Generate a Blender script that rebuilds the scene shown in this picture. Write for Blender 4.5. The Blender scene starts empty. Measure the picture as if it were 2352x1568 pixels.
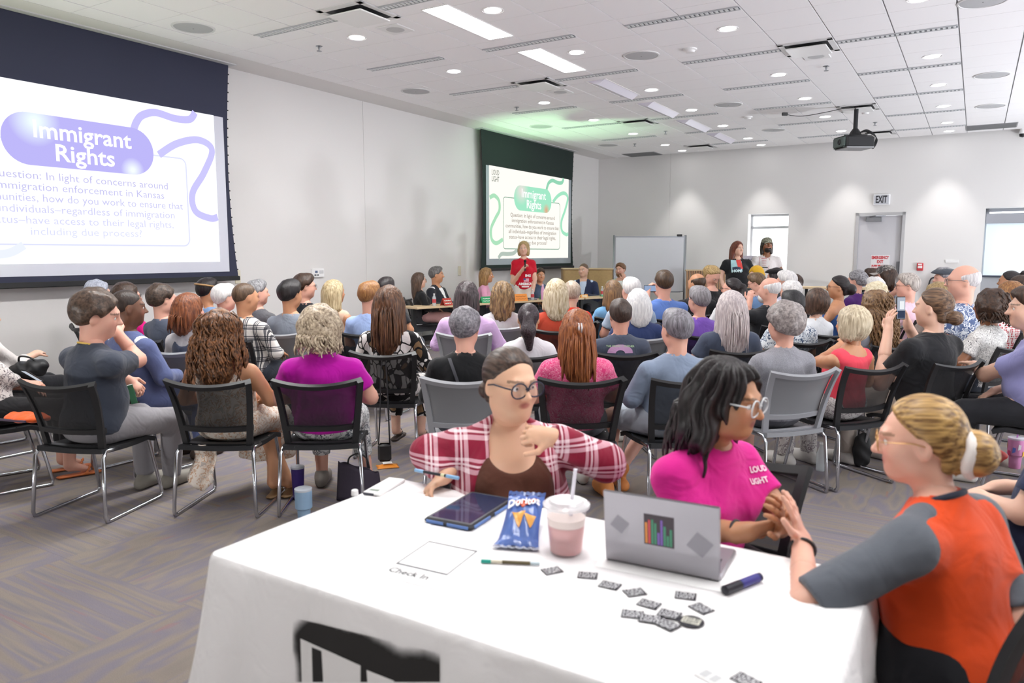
import bpy, math, random
import numpy as np
from mathutils import Vector, Matrix, Euler
random.seed(7); rng = np.random.RandomState(11)
S = bpy.context.scene; COL = S.collection; PI = math.pi
# ---------------------------------------------------------------- camera
FPX, HZ, HC, A1 = 1722.0, 581.0, 1.60, math.radians(31.6)
TILT = math.atan((784 - HZ) / FPX); ST, CT = math.sin(TILT), math.cos(TILT)
cd = bpy.data.cameras.new('camera'); cam = bpy.data.objects.new('camera', cd); COL.objects.link(cam)
cam.location = (0, 0, HC); cam.rotation_euler = (PI/2 - TILT, 0, 0)
cd.sensor_width = 36.0; cd.lens = 36.0 * FPX / 2352; cd.clip_start = 0.05; cd.clip_end = 200
cd.dof.use_dof = True; cd.dof.focus_distance = 8.0; cd.dof.aperture_fstop = 3.2
S.camera = cam
S.view_settings.view_transform = 'Standard'; S.view_settings.look = 'None'
S.view_settings.exposure = 0.12; S.view_settings.gamma = 1.0; S.view_settings.use_curve_mapping = False
# ---------------------------------------------------------------- world (daylight outside the windows)
wd = bpy.data.worlds.new('world'); S.world = wd; wd.use_nodes = True
wd.node_tree.nodes['Background'].inputs[0].default_value = (0.93, 0.97, 1.0, 1)
wd.node_tree.nodes['Background'].inputs[1].default_value = 4.5
# ---------------------------------------------------------------- room numbers (a = to the right along the far wall, b = along the left wall)
CZ, AL, BF, AR, BB = 4.015, -8.52, 18.16, 5.6, -4.0
CA, SA = math.cos(A1), math.sin(A1)
def RP(a, b, z): return Vector((a*CA + b*SA, -a*SA + b*CA, z))
def toroom(p): return (p.x*CA - p.y*SA, p.x*SA + p.y*CA)
RROT = (0, 0, -A1)
def ray(px, py):
    u = (px - 1176)/FPX; v = (784 - py)/FPX
    return Vector((u, CT + v*ST, -ST + v*CT))
def atY(px, py, Y):
    d = ray(px, py); return d*(Y/d.y) + Vector((0, 0, HC))
def atZ(px, py, z):
    d = ray(px, py); return d*((z - HC)/d.z) + Vector((0, 0, HC))
def project(p):
    z = p.z - HC; dep = p.y*CT - z*ST; up = p.y*ST + z*CT
    return (1176 + FPX*p.x/dep, 784 - FPX*up/dep, dep)
# room lamps and added ones (their fixtures are built further down)
def area_light(name, loc, size, sizey, energy, color=(1, 1, 1), rot=(0, 0, 0), spread=PI):
    l = bpy.data.lights.new(name, 'AREA'); l.shape = 'RECTANGLE'; l.size = size; l.size_y = sizey
    l.energy = energy; l.color = color; l.spread = spread
    o = bpy.data.objects.new(name, l); o.location = loc; o.rotation_euler = rot; COL.objects.link(o); return o
def spot_light(name, loc, energy, color, rot, ang, blend, radius=.06):
    l = bpy.data.lights.new(name, 'SPOT'); l.energy = energy; l.color = color; l.spot_size = ang; l.spot_blend = blend
    l.shadow_soft_size = radius
    o = bpy.data.objects.new(name, l); o.location = loc; o.rotation_euler = rot; COL.objects.link(o); return o
E_TROFFER, E_DOWN, E_WASH, E_SCREEN = 55.0, 10.0, 95.0, 1.0

# ---------------------------------------------------------------- materials
MATS = {}
def lin(c):
    if isinstance(c, str):
        c = c.lstrip('#'); c = [int(c[i:i+2], 16)/255 for i in (0, 2, 4)]
    return tuple(x/12.92 if x <= .04045 else ((x + .055)/1.055)**2.4 for x in c[:3]) + (1,)
def newmat(name):
    m = bpy.data.materials.new(name); m.use_nodes = True
    nt = m.node_tree; b = nt.nodes['Principled BSDF']; return m, nt, b
def N(nt, t, **kw):
    n = nt.nodes.new(t)
    for k, v in kw.items(): setattr(n, k, v)
    return n
def setin(n, **kw):
    for k, v in kw.items(): n.inputs[k.replace('_', ' ')].default_value = v
def plain(col, rough=.5, metal=0, bump=0, bscale=200, name=None, emit=0, alpha=1, trans=0, spec=.5, var=0):
    key = ('plain', col if isinstance(col, str) else tuple(col), rough, metal, bump, bscale, emit, alpha, trans, spec, var)
    if key in MATS: return MATS[key]
    m, nt, b = newmat(name or 'mat_plain'); c = lin(col)
    b.inputs['Base Color'].default_value = c; b.inputs['Roughness'].default_value = rough
    b.inputs['Metallic'].default_value = metal; b.inputs['Specular IOR Level'].default_value = spec
    if emit: b.inputs['Emission Color'].default_value = c; b.inputs['Emission Strength'].default_value = emit
    if alpha < 1: b.inputs['Alpha'].default_value = alpha
    if trans: b.inputs['Transmission Weight'].default_value = trans
    if bump or var:
        tc = N(nt, 'ShaderNodeTexCoord'); no = N(nt, 'ShaderNodeTexNoise'); setin(no, Scale=bscale, Detail=3.0)
        nt.links.new(tc.outputs['Object'], no.inputs['Vector'])
        if bump:
            bp = N(nt, 'ShaderNodeBump'); setin(bp, Strength=bump, Distance=.004)
            nt.links.new(no.outputs['Fac'], bp.inputs['Height']); nt.links.new(bp.outputs['Normal'], b.inputs['Normal'])
        if var:
            mx = N(nt, 'ShaderNodeMixRGB', blend_type='MULTIPLY'); mx.inputs[0].default_value = var; mx.inputs[1].default_value = c
            nt.links.new(no.outputs['Fac'], mx.inputs[2]); nt.links.new(mx.outputs[0], b.inputs['Base Color'])
    MATS[key] = m; return m
def cloth(col, kind='plain', c2='#ffffff', c3='#000000', scale=1.0, rough=.85):
    """woven fabric with soft wrinkles; kind gives the printed or woven pattern"""
    key = ('cloth', col, kind, c2, c3, scale)
    if key in MATS: return MATS[key]
    m, nt, b = newmat('fabric_' + kind); L = nt.links.new
    b.inputs['Roughness'].default_value = rough; b.inputs['Specular IOR Level'].default_value = .25
    b.inputs['Sheen Weight'].default_value = .15
    tc = N(nt, 'ShaderNodeTexCoord'); co = tc.outputs['Object']
    wr = N(nt, 'ShaderNodeTexNoise'); setin(wr, Scale=7.0, Detail=2.0, Distortion=1.2); L(co, wr.inputs['Vector'])
    fi = N(nt, 'ShaderNodeTexNoise'); setin(fi, Scale=420.0, Detail=1.0); L(co, fi.inputs['Vector'])
    ad = N(nt, 'ShaderNodeMath', operation='MULTIPLY_ADD'); L(fi.outputs['Fac'], ad.inputs[0]); ad.inputs[1].default_value = .05; L(wr.outputs['Fac'], ad.inputs[2])
    bp = N(nt, 'ShaderNodeBump'); setin(bp, Strength=.55, Distance=.03); L(ad.outputs[0], bp.inputs['Height']); L(bp.outputs['Normal'], b.inputs['Normal'])
    A, B, C = lin(col), lin(c2), lin(c3)
    def ramp(src, stops, const=True):
        r = N(nt, 'ShaderNodeValToRGB'); r.color_ramp.interpolation = 'CONSTANT' if const else 'LINEAR'
        e = r.color_ramp.elements
        while len(e) < len(stops): e.new(.5)
        for q, (p, cc) in zip(e, stops): q.position = p; q.color = cc
        L(src, r.inputs[0]); return r.outputs[0]
    def sep():
        s = N(nt, 'ShaderNodeSeparateXYZ'); L(co, s.inputs[0]); return s
    out = None
    if kind == 'heather':
        out = ramp(fi.outputs['Fac'], [(.35, A), (.65, B)], False)
    elif kind == 'stripe':
        w = N(nt, 'ShaderNodeTexWave', bands_direction='Z'); setin(w, Scale=14.0*scale, Distortion=.6); L(co, w.inputs['Vector'])
        out = ramp(w.outputs['Fac'], [(0, A), (.55, B)])
    elif kind == 'plaid':
        outs = []
        for ax in ('X', 'Z', 'Y'):
            w = N(nt, 'ShaderNodeTexWave', bands_direction=ax, wave_profile='SAW'); setin(w, Scale=3.2*scale, Distortion=.25); L(co, w.inputs['Vector'])
            outs.append(ramp(w.outputs['Fac'], [(0, (0, 0, 0, 1)), (.46, (.75, .75, .75, 1)), (.60, (.05, .05, .05, 1)), (.66, (.95, .95, .95, 1)), (.72, (.05, .05, .05, 1)), (.80, (.75, .75, .75, 1)), (.9, (0, 0, 0, 1))]))
        a1 = N(nt, 'ShaderNodeMixRGB', blend_type='ADD'); a1.inputs[0].default_value = 1; L(outs[0], a1.inputs[1]); L(outs[1], a1.inputs[2])
        a2 = N(nt, 'ShaderNodeMixRGB', blend_type='ADD'); a2.inputs[0].default_value = .0; L(a1.outputs[0], a2.inputs[1]); L(outs[2], a2.inputs[2])
        mu = N(nt, 'ShaderNodeMath', operation='MULTIPLY'); L(a2.outputs[0], mu.inputs[0]); mu.inputs[1].default_value = .56
        out = ramp(mu.outputs[0], [(0, A), (.3, C), (.62, B), (1, B)], False)
    elif kind == 'leaf':      # bold outlined leaves
        v = N(nt, 'ShaderNodeTexVoronoi', feature='DISTANCE_TO_EDGE'); setin(v, Scale=15.0*scale); 
        mp = N(nt, 'ShaderNodeMapping'); mp.inputs['Scale'].default_value = (1.0, 1.0, .55); mp.inputs['Rotation'].default_value = (.3, .6, .2)
        nz = N(nt, 'ShaderNodeTexNoise'); setin(nz, Scale=5.0); L(co, nz.inputs['Vector'])
        mv = N(nt, 'ShaderNodeMixRGB'); mv.inputs[0].default_value = .12; L(co, mv.inputs[1]); L(nz.outputs['Color'], mv.inputs[2])
        L(mv.outputs[0], mp.inputs['Vector']); L(mp.outputs[0], v.inputs['Vector'])
        v2 = N(nt, 'ShaderNodeTexVoronoi'); setin(v2, Scale=15.0*scale); L(mp.outputs[0], v2.inputs['Vector'])
        sp = N(nt, 'ShaderNodeSeparateColor'); L(v2.outputs['Color'], sp.inputs[0])
        base = ramp(sp.outputs[0], [(0, A), (.55, C), (.70, B)])
        mask = ramp(v.outputs['Distance'], [(0, (1, 1, 1, 1)), (.07, (0, 0, 0, 1))])
        mx = N(nt, 'ShaderNodeMixRGB'); L(mask, mx.inputs[0]); L(base, mx.inputs[1]); mx.inputs[2].default_value = B; out = mx.outputs[0]
    elif kind == 'floral':    # blotchy flowers
        n1 = N(nt, 'ShaderNodeTexNoise'); setin(n1, Scale=22.0*scale, Detail=2.5, Distortion=1.5); L(co, n1.inputs['Vector'])
        out = ramp(n1.outputs['Fac'], [(0, A), (.50, B), (.57, A), (.63, C)])
    elif kind == 'scribble':
        n1 = N(nt, 'ShaderNodeTexNoise'); setin(n1, Scale=24.0*scale, Detail=1.0, Distortion=2.5); L(co, n1.inputs['Vector'])
        out = ramp(n1.outputs['Fac'], [(0, A), (.42, B), (.455, A), (.52, B), (.55, A), (.62, B), (.65, A)])
    elif kind == 'dots':
        v = N(nt, 'ShaderNodeTexVoronoi'); setin(v, Scale=45.0*scale, Randomness=.25); L(co, v.inputs['Vector'])
        out = ramp(v.outputs['Distance'], [(0, B), (.42, A)])
    elif kind == 'yoke':      # racer back: straps of colour A over pale shirt
        s = sep(); ab = N(nt, 'ShaderNodeMath', operation='ABSOLUTE'); L(s.outputs['X'], ab.inputs[0])
        out = None
    if out: L(out, b.inputs['Base Color'])
    else: b.inputs['Base Color'].default_value = A
    MATS[key] = m; return m
def hairmat(c1, c2, curly=False, swept=False):
    key = ('hair', c1, c2, curly, swept)
    if key in MATS: return MATS[key]
    m, nt, b = newmat('hair'); L = nt.links.new
    b.inputs['Roughness'].default_value = .42; b.inputs['Specular IOR Level'].default_value = .45
    tc = N(nt, 'ShaderNodeTexCoord'); mp = N(nt, 'ShaderNodeMapping'); mp.inputs['Scale'].default_value = (1, 1, 1) if curly else (1, .045, 1) if swept else (1, 1, .10)
    L(tc.outputs['Object'], mp.inputs['Vector'])
    n1 = N(nt, 'ShaderNodeTexNoise'); setin(n1, Scale=60.0 if curly else 95.0, Detail=4.0, Distortion=0.0 if swept else .4); L(mp.outputs[0], n1.inputs['Vector'])
    r = N(nt, 'ShaderNodeValToRGB'); e = r.color_ramp.elements
    e[0].position = .36; e[0].color = lin(c1); e[1].position = .66; e[1].color = lin(c2); L(n1.outputs['Fac'], r.inputs[0])
    L(r.outputs[0], b.inputs['Base Color'])
    bp = N(nt, 'ShaderNodeBump'); setin(bp, Strength=.6, Distance=.006); L(n1.outputs['Fac'], bp.inputs['Height']); L(bp.outputs['Normal'], b.inputs['Normal'])
    MATS[key] = m; return m
def skinmat():
    if 'skin' in MATS: return MATS['skin']
    m, nt, b = newmat('skin'); at = N(nt, 'ShaderNodeVertexColor'); at.layer_name = 'Col'
    nt.links.new(at.outputs['Color'], b.inputs['Base Color']); b.inputs['Roughness'].default_value = .48
    b.inputs['Subsurface Weight'].default_value = .12; b.inputs['Subsurface Radius'].default_value = (.01, .004, .002); b.inputs['Subsurface Scale'].default_value = .6
    MATS['skin'] = m; return m
def emitmat(col, s):
    key = ('emit', col if isinstance(col, str) else tuple(col), s)
    if key in MATS: return MATS[key]
    m = bpy.data.materials.new('lit'); m.use_nodes = True; nt = m.node_tree; nt.nodes.clear()
    e = N(nt, 'ShaderNodeEmission'); o = N(nt, 'ShaderNodeOutputMaterial'); e.inputs[0].default_value = lin(col); e.inputs[1].default_value = s
    nt.links.new(e.outputs[0], o.inputs[0]); MATS[key] = m; return m
def glassy(col='#ffffff', f=.75, rough=.05, name='clear'):
    key = ('glassy', col, f, rough)
    if key in MATS: return MATS[key]
    m, nt, b = newmat(name); b.inputs['Base Color'].default_value = lin(col); b.inputs['Roughness'].default_value = rough
    t = N(nt, 'ShaderNodeBsdfTransparent'); mx = N(nt, 'ShaderNodeMixShader'); mx.inputs[0].default_value = f
    o = nt.nodes['Material Output']; nt.links.new(b.outputs[0], mx.inputs[1]); nt.links.new(t.outputs[0], mx.inputs[2]); nt.links.new(mx.outputs[0], o.inputs[0])
    MATS[key] = m; return m

# ---------------------------------------------------------------- mesh helpers
def mesh_from(name, v, f, smooth=False):
    me = bpy.data.meshes.new(name); me.from_pydata([tuple(p) for p in v], [], f); me.update()
    if smooth: me.polygons.foreach_set('use_smooth', [True]*len(me.polygons))
    return me
def rotz(a): return Matrix.Rotation(a, 4, 'Z')
class MB:
    def __init__(s): s.v = []; s.f = []
    def add(s, v, f, M=None):
        o = len(s.v)
        s.v += [tuple(M @ Vector(p)) if M else tuple(p) for p in v]
        s.f += [tuple(i + o for i in q) for q in f]; return s
    def box(s, x0, x1, y0, y1, z0, z1, M=None, bev=0):
        if bev:
            b = bev; v = []; 
            for z, ins in ((z0, b), (z0 + b, 0), (z1 - b, 0), (z1, b)):
                X0, X1, Y0, Y1 = x0 + ins, x1 - ins, y0 + ins, y1 - ins; c = b
                v += [(X0 + c, Y0, z), (X1 - c, Y0, z), (X1, Y0 + c, z), (X1, Y1 - c, z), (X1 - c, Y1, z), (X0 + c, Y1, z), (X0, Y1 - c, z), (X0, Y0 + c, z)]
            f = [tuple(range(7, -1, -1)), tuple(range(24, 32))]
            for k in range(3):
                for i in range(8): f.append((k*8 + i, k*8 + (i + 1) % 8, k*8 + 8 + (i + 1) % 8, k*8 + 8 + i))
            return s.add(v, f, M)
        v = [(x0, y0, z0), (x1, y0, z0), (x1, y1, z0), (x0, y1, z0), (x0, y0, z1), (x1, y0, z1), (x1, y1, z1), (x0, y1, z1)]
        return s.add(v, [(3, 2, 1, 0), (4, 5, 6, 7), (0, 1, 5, 4), (1, 2, 6, 5), (2, 3, 7, 6), (3, 0, 4, 7)], M)
    def lathe(s, prof, n=20, M=None, cap=True):
        v = []; f = []
        for r, z in prof: v += [(r*math.cos(2*PI*i/n), r*math.sin(2*PI*i/n), z) for i in range(n)]
        for k in range(len(prof) - 1):
            for i in range(n): f.append((k*n + i, k*n + (i + 1) % n, (k + 1)*n + (i + 1) % n, (k + 1)*n + i))
        if cap: f.append(tuple(range(n - 1, -1, -1))); f.append(tuple(range((len(prof) - 1)*n, len(prof)*n)))
        return s.add(v, f, M)
    def tube(s, pts, r, n=8, M=None, closed=False):
        P = [Vector(p) for p in pts]; R = r if isinstance(r, (list, tuple)) else [r]*len(P); m = len(P); v = []; f = []; up = None
        for i in range(m):
            a = P[(i - 1) % m] if (closed or i > 0) else P[i]; b = P[(i + 1) % m] if (closed or i < m - 1) else P[i]
            t = (b - a).normalized()
            if up is None: up = Vector((0, 0, 1)) if abs(t.z) < .9 else Vector((1, 0, 0))
            x = up.cross(t); 
            if x.length < 1e-5: x = Vector((1, 0, 0)).cross(t)
            x.normalize(); y = t.cross(x); up = y
            v += [tuple(P[i] + (x*math.cos(2*PI*k/n) + y*math.sin(2*PI*k/n))*R[i]) for k in range(n)]
        for i in range(m if closed else m - 1):
            j = (i + 1) % m
            for k in range(n): f.append((i*n + k, i*n + (k + 1) % n, j*n + (k + 1) % n, j*n + k))
        if not closed: f.append(tuple(range(n - 1, -1, -1))); f.append(tuple(range((m - 1)*n, m*n)))
        return s.add(v, f, M)
    def prism(s, poly, z0, z1, M=None):
        n = len(poly); v = [(x, y, z0) for x, y in poly] + [(x, y, z1) for x, y in poly]
        f = [tuple(range(n - 1, -1, -1)), tuple(range(n, 2*n))] + [(i, (i + 1) % n, n + (i + 1) % n, n + i) for i in range(n)]
        return s.add(v, f, M)
    def sheet(s, fn, nu, nv, thick=0, M=None):
        v = [fn(i/nu, j/nv) for j in range(nv + 1) for i in range(nu + 1)]; w = nu + 1
        f = [(j*w + i, j*w + i + 1, (j + 1)*w + i + 1, (j + 1)*w + i) for j in range(nv) for i in range(nu)]
        if thick:
            n = len(v); ns = []
            for j in range(nv + 1):
                for i in range(nu + 1):
                    a = Vector(v[j*w + min(i + 1, nu)]) - Vector(v[j*w + max(i - 1, 0)]); b = Vector(v[min(j + 1, nv)*w + i]) - Vector(v[max(j - 1, 0)*w + i])
                    c = a.cross(b); c = c.normalized() if c.length > 1e-9 else Vector((0, 0, 1)); ns.append(c)
            v = v + [tuple(Vector(v[k]) - ns[k]*thick for k in range(0))] if False else v + [tuple(Vector(v[k]) - ns[k]*thick) for k in range(n)]
            f2 = [tuple(n + q for q in reversed(t)) for t in f]
            edge = [i for i in range(w)] + [j*w + nu for j in range(1, nv + 1)] + [nv*w + i for i in range(nu - 1, -1, -1)] + [j*w for j in range(nv - 1, 0, -1)]
            f = f + f2 + [(edge[k], n + edge[k], n + edge[(k + 1) % len(edge)], edge[(k + 1) % len(edge)]) for k in range(len(edge))]
        return s.add(v, f, M)
    def mesh(s, name, smooth=False): return mesh_from(name, s.v, s.f, smooth)
def smart(me, ang=35):
    me.polygons.foreach_set('use_smooth', [True]*len(me.polygons))
    try: me.set_sharp_from_angle(angle=math.radians(ang))
    except Exception: pass
def obj(name, mb, mat, parent=None, loc=None, rot=None, smooth=None, kind=None):
    me = mb.mesh(name) if isinstance(mb, MB) else mb
    if smooth == 'auto': smart(me)
    elif smooth: me.polygons.foreach_set('use_smooth', [True]*len(me.polygons))
    if not me.materials: me.materials.append(mat)
    o = bpy.data.objects.new(name, me); COL.objects.link(o)
    if parent: o.parent = parent
    if loc is not None: o.location = loc
    if rot is not None: o.rotation_euler = rot
    if kind: o['kind'] = kind
    return o
def tag(o, label, cat, group=None):
    o['label'] = label; o['category'] = cat
    if group: o['group'] = group
    return o
def thing(name, label, cat, loc=(0, 0, 0), rot=(0, 0, 0), group=None):
    o = bpy.data.objects.new(name, None); o.empty_display_size = .1; COL.objects.link(o)
    o.location = loc; o.rotation_euler = rot if isinstance(rot, (tuple, list)) else (0, 0, rot)
    return tag(o, label, cat, group)
def struct(name, mb, mat, parent=None, **kw):
    o = obj(name, mb, mat, parent, **kw)
    if not parent: o['kind'] = 'structure'
    return o
def text_mesh(s, size=1.0, bold=0.0, align='CENTER', extrude=0.0, sx=1.0, space=1.0, shear=0.0):
    c = bpy.data.curves.new('txt', 'FONT'); c.body = s; c.size = size; c.align_x = align; c.align_y = 'CENTER'
    c.offset = bold; c.extrude = extrude; c.space_character = space; c.resolution_u = 2; c.shear = shear
    o = bpy.data.objects.new('txt', c); COL.objects.link(o)
    bpy.context.view_layer.update()
    me = bpy.data.meshes.new_from_object(o); bpy.data.objects.remove(o); bpy.data.curves.remove(c)
    if sx != 1.0: me.transform(Matrix.Diagonal((sx, 1, 1, 1)))
    return me
def text_to_width(s, width, size, **kw):
    me = text_mesh(s, size, **kw); xs = [v.co.x for v in me.vertices]
    w = max(xs) - min(xs); me.transform(Matrix.Diagonal((width/w, 1, 1, 1)) @ Matrix.Translation((-(max(xs) + min(xs))/2, 0, 0))); return me
def catmull(P, n=8, closed=False):
    P = [Vector(p) for p in P]; out = []; m = len(P)
    for i in range(m if closed else m - 1):
        g = lambda k: P[k % m] if closed else P[max(0, min(m - 1, k))]
        p0, p1, p2, p3 = g(i - 1), g(i), g(i + 1), g(i + 2)
        for k in range(n):
            t = k/n; out.append(.5*((2*p1) + (p2 - p0)*t + (2*p0 - 5*p1 + 4*p2 - p3)*t*t + (3*p1 - p0 - 3*p2 + p3)*t**3))
    if not closed: out.append(P[-1])
    return out
def ribbon(pts, w, z=0):
    """flat ribbon in the xy plane along 2d points"""
    P = catmull([(x, y, 0) for x, y in pts], 10); v = []; f = []
    for i, p in enumerate(P):
        t = (P[min(i + 1, len(P) - 1)] - P[max(i - 1, 0)]).normalized(); n = Vector((-t.y, t.x, 0))*w/2
        v += [(p.x + n.x, p.y + n.y, z), (p.x - n.x, p.y - n.y, z)]
    for i in range(len(P) - 1): f.append((2*i, 2*i + 1, 2*i + 3, 2*i + 2))
    return v, f
def rrect(x0, x1, y0, y1, r, n=6):
    out = []
    for cx, cy, a0 in ((x1 - r, y1 - r, 0), (x0 + r, y1 - r, 90), (x0 + r, y0 + r, 180), (x1 - r, y0 + r, 270)):
        out += [(cx + r*math.cos(math.radians(a0 + 90*k/n)), cy + r*math.sin(math.radians(a0 + 90*k/n))) for k in range(n + 1)]
    return out
def copy_tree(o, parent=None):
    c = o.copy(); COL.objects.link(c); c.parent = parent
    for ch in list(o.children): copy_tree(ch, c)
    return c
# ================================================================ the room
WALL = plain('#dedcdb', .8, bump=.06, bscale=120, name='wall_paint')
WHITE = plain('#e9e8e8', .6, name='white_paint'); TRIMG = plain('#a9a9ab', .5, name='grey_frame')
TILE = plain('#f0eff0', .9, bump=.35, bscale=260, name='ceiling_tile')
BLACKM = plain('#17181a', .5, name='black_plastic'); DGREY = plain('#55585c', .5, name='grey_plastic')
CHROME = plain('#c9ccd2', .18, metal=1.0, name='chrome'); STEEL = plain('#9a9da2', .35, metal=1.0, name='steel')
def rstruct(name, mb, mat, parent=None, **kw): return struct(name, mb, mat, parent, rot=None if parent else RROT, **kw)

# ---- floor with carpet planks
def carpet_mat(vert):
    m, nt, b = newmat('carpet'); L = nt.links.new
    tc = N(nt, 'ShaderNodeTexCoord'); oi = N(nt, 'ShaderNodeObjectInfo')
    ad = N(nt, 'ShaderNodeVectorMath', operation='ADD'); sc = N(nt, 'ShaderNodeVectorMath', operation='SCALE')
    cb = N(nt, 'ShaderNodeCombineXYZ'); L(oi.outputs['Random'], cb.inputs[0]); L(oi.outputs['Random'], cb.inputs[1]); L(cb.outputs[0], sc.inputs[0]); sc.inputs['Scale'].default_value = 37.0
    L(tc.outputs['Object'], ad.inputs[0]); L(sc.outputs[0], ad.inputs[1])
    def stretched(scale, sx, sy):
        mp = N(nt, 'ShaderNodeMapping'); mp.inputs['Scale'].default_value = (sx, sy, 1); L(ad.outputs[0], mp.inputs['Vector'])
        n = N(nt, 'ShaderNodeTexNoise'); setin(n, Scale=scale, Detail=2.0); L(mp.outputs[0], n.inputs['Vector']); return n
    sx, sy = (1.0, .12) if vert else (.12, 1.0)
    n1 = stretched(13.0, sx*.45, sy); n2 = stretched(26.0, sx*.5, sy)
    r = N(nt, 'ShaderNodeValToRGB'); e = r.color_ramp.elements
    st = [(.28, '#8b837d'), (.42, '#958b82'), (.50, '#88828c'), (.58, '#998f85'), (.72, '#807c86')]
    while len(e) < len(st): e.new(.5)
    for q, (p, c) in zip(e, st): q.position = p; q.color = lin(c)
    L(n1.outputs['Fac'], r.inputs[0])
    r2 = N(nt, 'ShaderNodeValToRGB'); e = r2.color_ramp.elements
    e[0].position = .655; e[0].color = (0, 0, 0, 1); e[1].position = .70; e[1].color = (1, 1, 1, 1); L(n2.outputs['Fac'], r2.inputs[0])
    r3 = N(nt, 'ShaderNodeValToRGB'); e = r3.color_ramp.elements; e[0].color = lin('#a87a5c'); e[1].color = lin('#8a7c98'); e[0].position = .35; e[1].position = .7; L(n1.outputs['Fac'], r3.inputs[0])
    mx = N(nt, 'ShaderNodeMixRGB'); mlt = N(nt, 'ShaderNodeMath', operation='MULTIPLY'); mlt.inputs[1].default_value = .55; L(r2.outputs[0], mlt.inputs[0]); L(mlt.outputs[0], mx.inputs[0]); L(r.outputs[0], mx.inputs[1]); L(r3.outputs[0], mx.inputs[2])
    sp = N(nt, 'ShaderNodeTexNoise'); setin(sp, Scale=260.0, Detail=2.0); L(tc.outputs['Object'], sp.inputs['Vector'])
    mu = N(nt, 'ShaderNodeMixRGB', blend_type='MULTIPLY'); mu.inputs[0].default_value = .45; L(mx.outputs[0], mu.inputs[1]); L(sp.outputs['Fac'], mu.inputs[2])
    L(mu.outputs[0], b.inputs['Base Color']); b.inputs['Roughness'].default_value = .95; b.inputs['Specular IOR Level'].default_value = .15
    bp = N(nt, 'ShaderNodeBump'); setin(bp, Strength=.5, Distance=.004); L(sp.outputs['Fac'], bp.inputs['Height']); L(bp.outputs['Normal'], b.inputs['Normal'])
    return m
CARH, CARV = carpet_mat(False), carpet_mat(True)
floor = rstruct('floor', MB().box(AL - .2, AR + .2, BB - .2, BF + .6, -.2, -.006), plain('#6d6862', .95))
plk = {}
for hz in (0, 1):
    w, d = (.9995, .2495) if hz else (.2495, .9995)
    me = MB().box(-w/2, w/2, -d/2, d/2, -.006, 0).mesh('carpet_plank'); me.materials.append(CARH if hz else CARV); plk[hz] = me
cand = []
for i in range(-9, 6):
    for j in range(-4, 19):
        for k in range(4):
            hz = (i + j) % 2
            a, b = (i + .5, j + .125 + .25*k) if hz else (i + .125 + .25*k, j + .5)
            if a < AL or a > AR or b > BF: continue
            p = RP(a, b, 0); vis = 1e9
            if p.y > .8:
                x, y, dd = project(p)
                if -250 < x < 2600 and 600 < y < 1900: vis = p.length - (1.5 if x < 700 else 0)
            cand.append((vis, a, b, hz))
cand.sort(); restb = MB(); restv = MB()
for n, (vis, a, b, hz) in enumerate(cand):
    if n < 300:
        o = bpy.data.objects.new('carpet_plank', plk[hz]); COL.objects.link(o); o.parent = floor; o.location = (a, b, 0)
    else:
        w, d = (.9995, .2495) if hz else (.2495, .9995)
        (restb if hz else restv).box(a - w/2, a + w/2, b - d/2, b + d/2, -.006, 0)
obj('carpet_field', restb, CARH, floor, kind='stuff'); obj('carpet_field', restv, CARV, floor, kind='stuff')

# ---- ceiling: slab, border, tiles
ceiling = rstruct('ceiling', MB().box(AL - .2, AR + .2, BB - .2, BF + .4, CZ + .03, CZ + .2), plain('#8f8f90', .9))
rstruct('trim_1', MB().box(AL, -7.97, BB, BF, CZ, CZ + .028), WALL)
TA = lambda i: -3.359 + .61*i
TB = lambda j: 6.27 + .6195*j
tme = MB().box(-.298, .298, -.3065, .3065, 0, .02).mesh('ceiling_tile'); tme.materials.append(TILE)
hme = MB().box(-.16, .16, -.3065, .3065, 0, .02).mesh('ceiling_tile'); hme.materials.append(TILE)
LIT = {(-3, r) for r in ()}
tiles = []
for i in range(-8, 15):
    for j in range(-17, 20):
        a = TA(i) + .305; b = TB(j) + .31
        if i == -8: a = -7.80
        if a > AR or b > BF - .1 or b < BB: continue
        p = RP(a, b, CZ); d = 1e9
        if p.y > 1:
            x, y, dd = project(p)
            if -150 < x < 2500 and -120 < y < 420: d = p.length
        tiles.append((d, i, a, b))
tiles.sort(); restt = MB()
for n, (d, i, a, b) in enumerate(tiles):
    if n < 300 and d < 1e8:
        o = bpy.data.objects.new('ceiling_tile', hme if i == -8 else tme); COL.objects.link(o); o.parent = ceiling; o.location = (a, b, CZ)
    else:
        w = .16 if i == -8 else .298
        restt.box(a - w, a + w, b - .3065, b + .3065, CZ, CZ + .02)
obj('ceiling_tiles', restt, TILE, ceiling, kind='stuff')
tee = MB()
for i in range(-8, 15): 
    if TA(i) < AR: tee.box(TA(i) - .004 if i > -8 else -7.97, TA(i) + .004 if i > -8 else -7.96, BB, BF, CZ + .012, CZ + .03)
obj('ceiling_grid', tee, plain('#a0a0a2', .6), ceiling)

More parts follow.
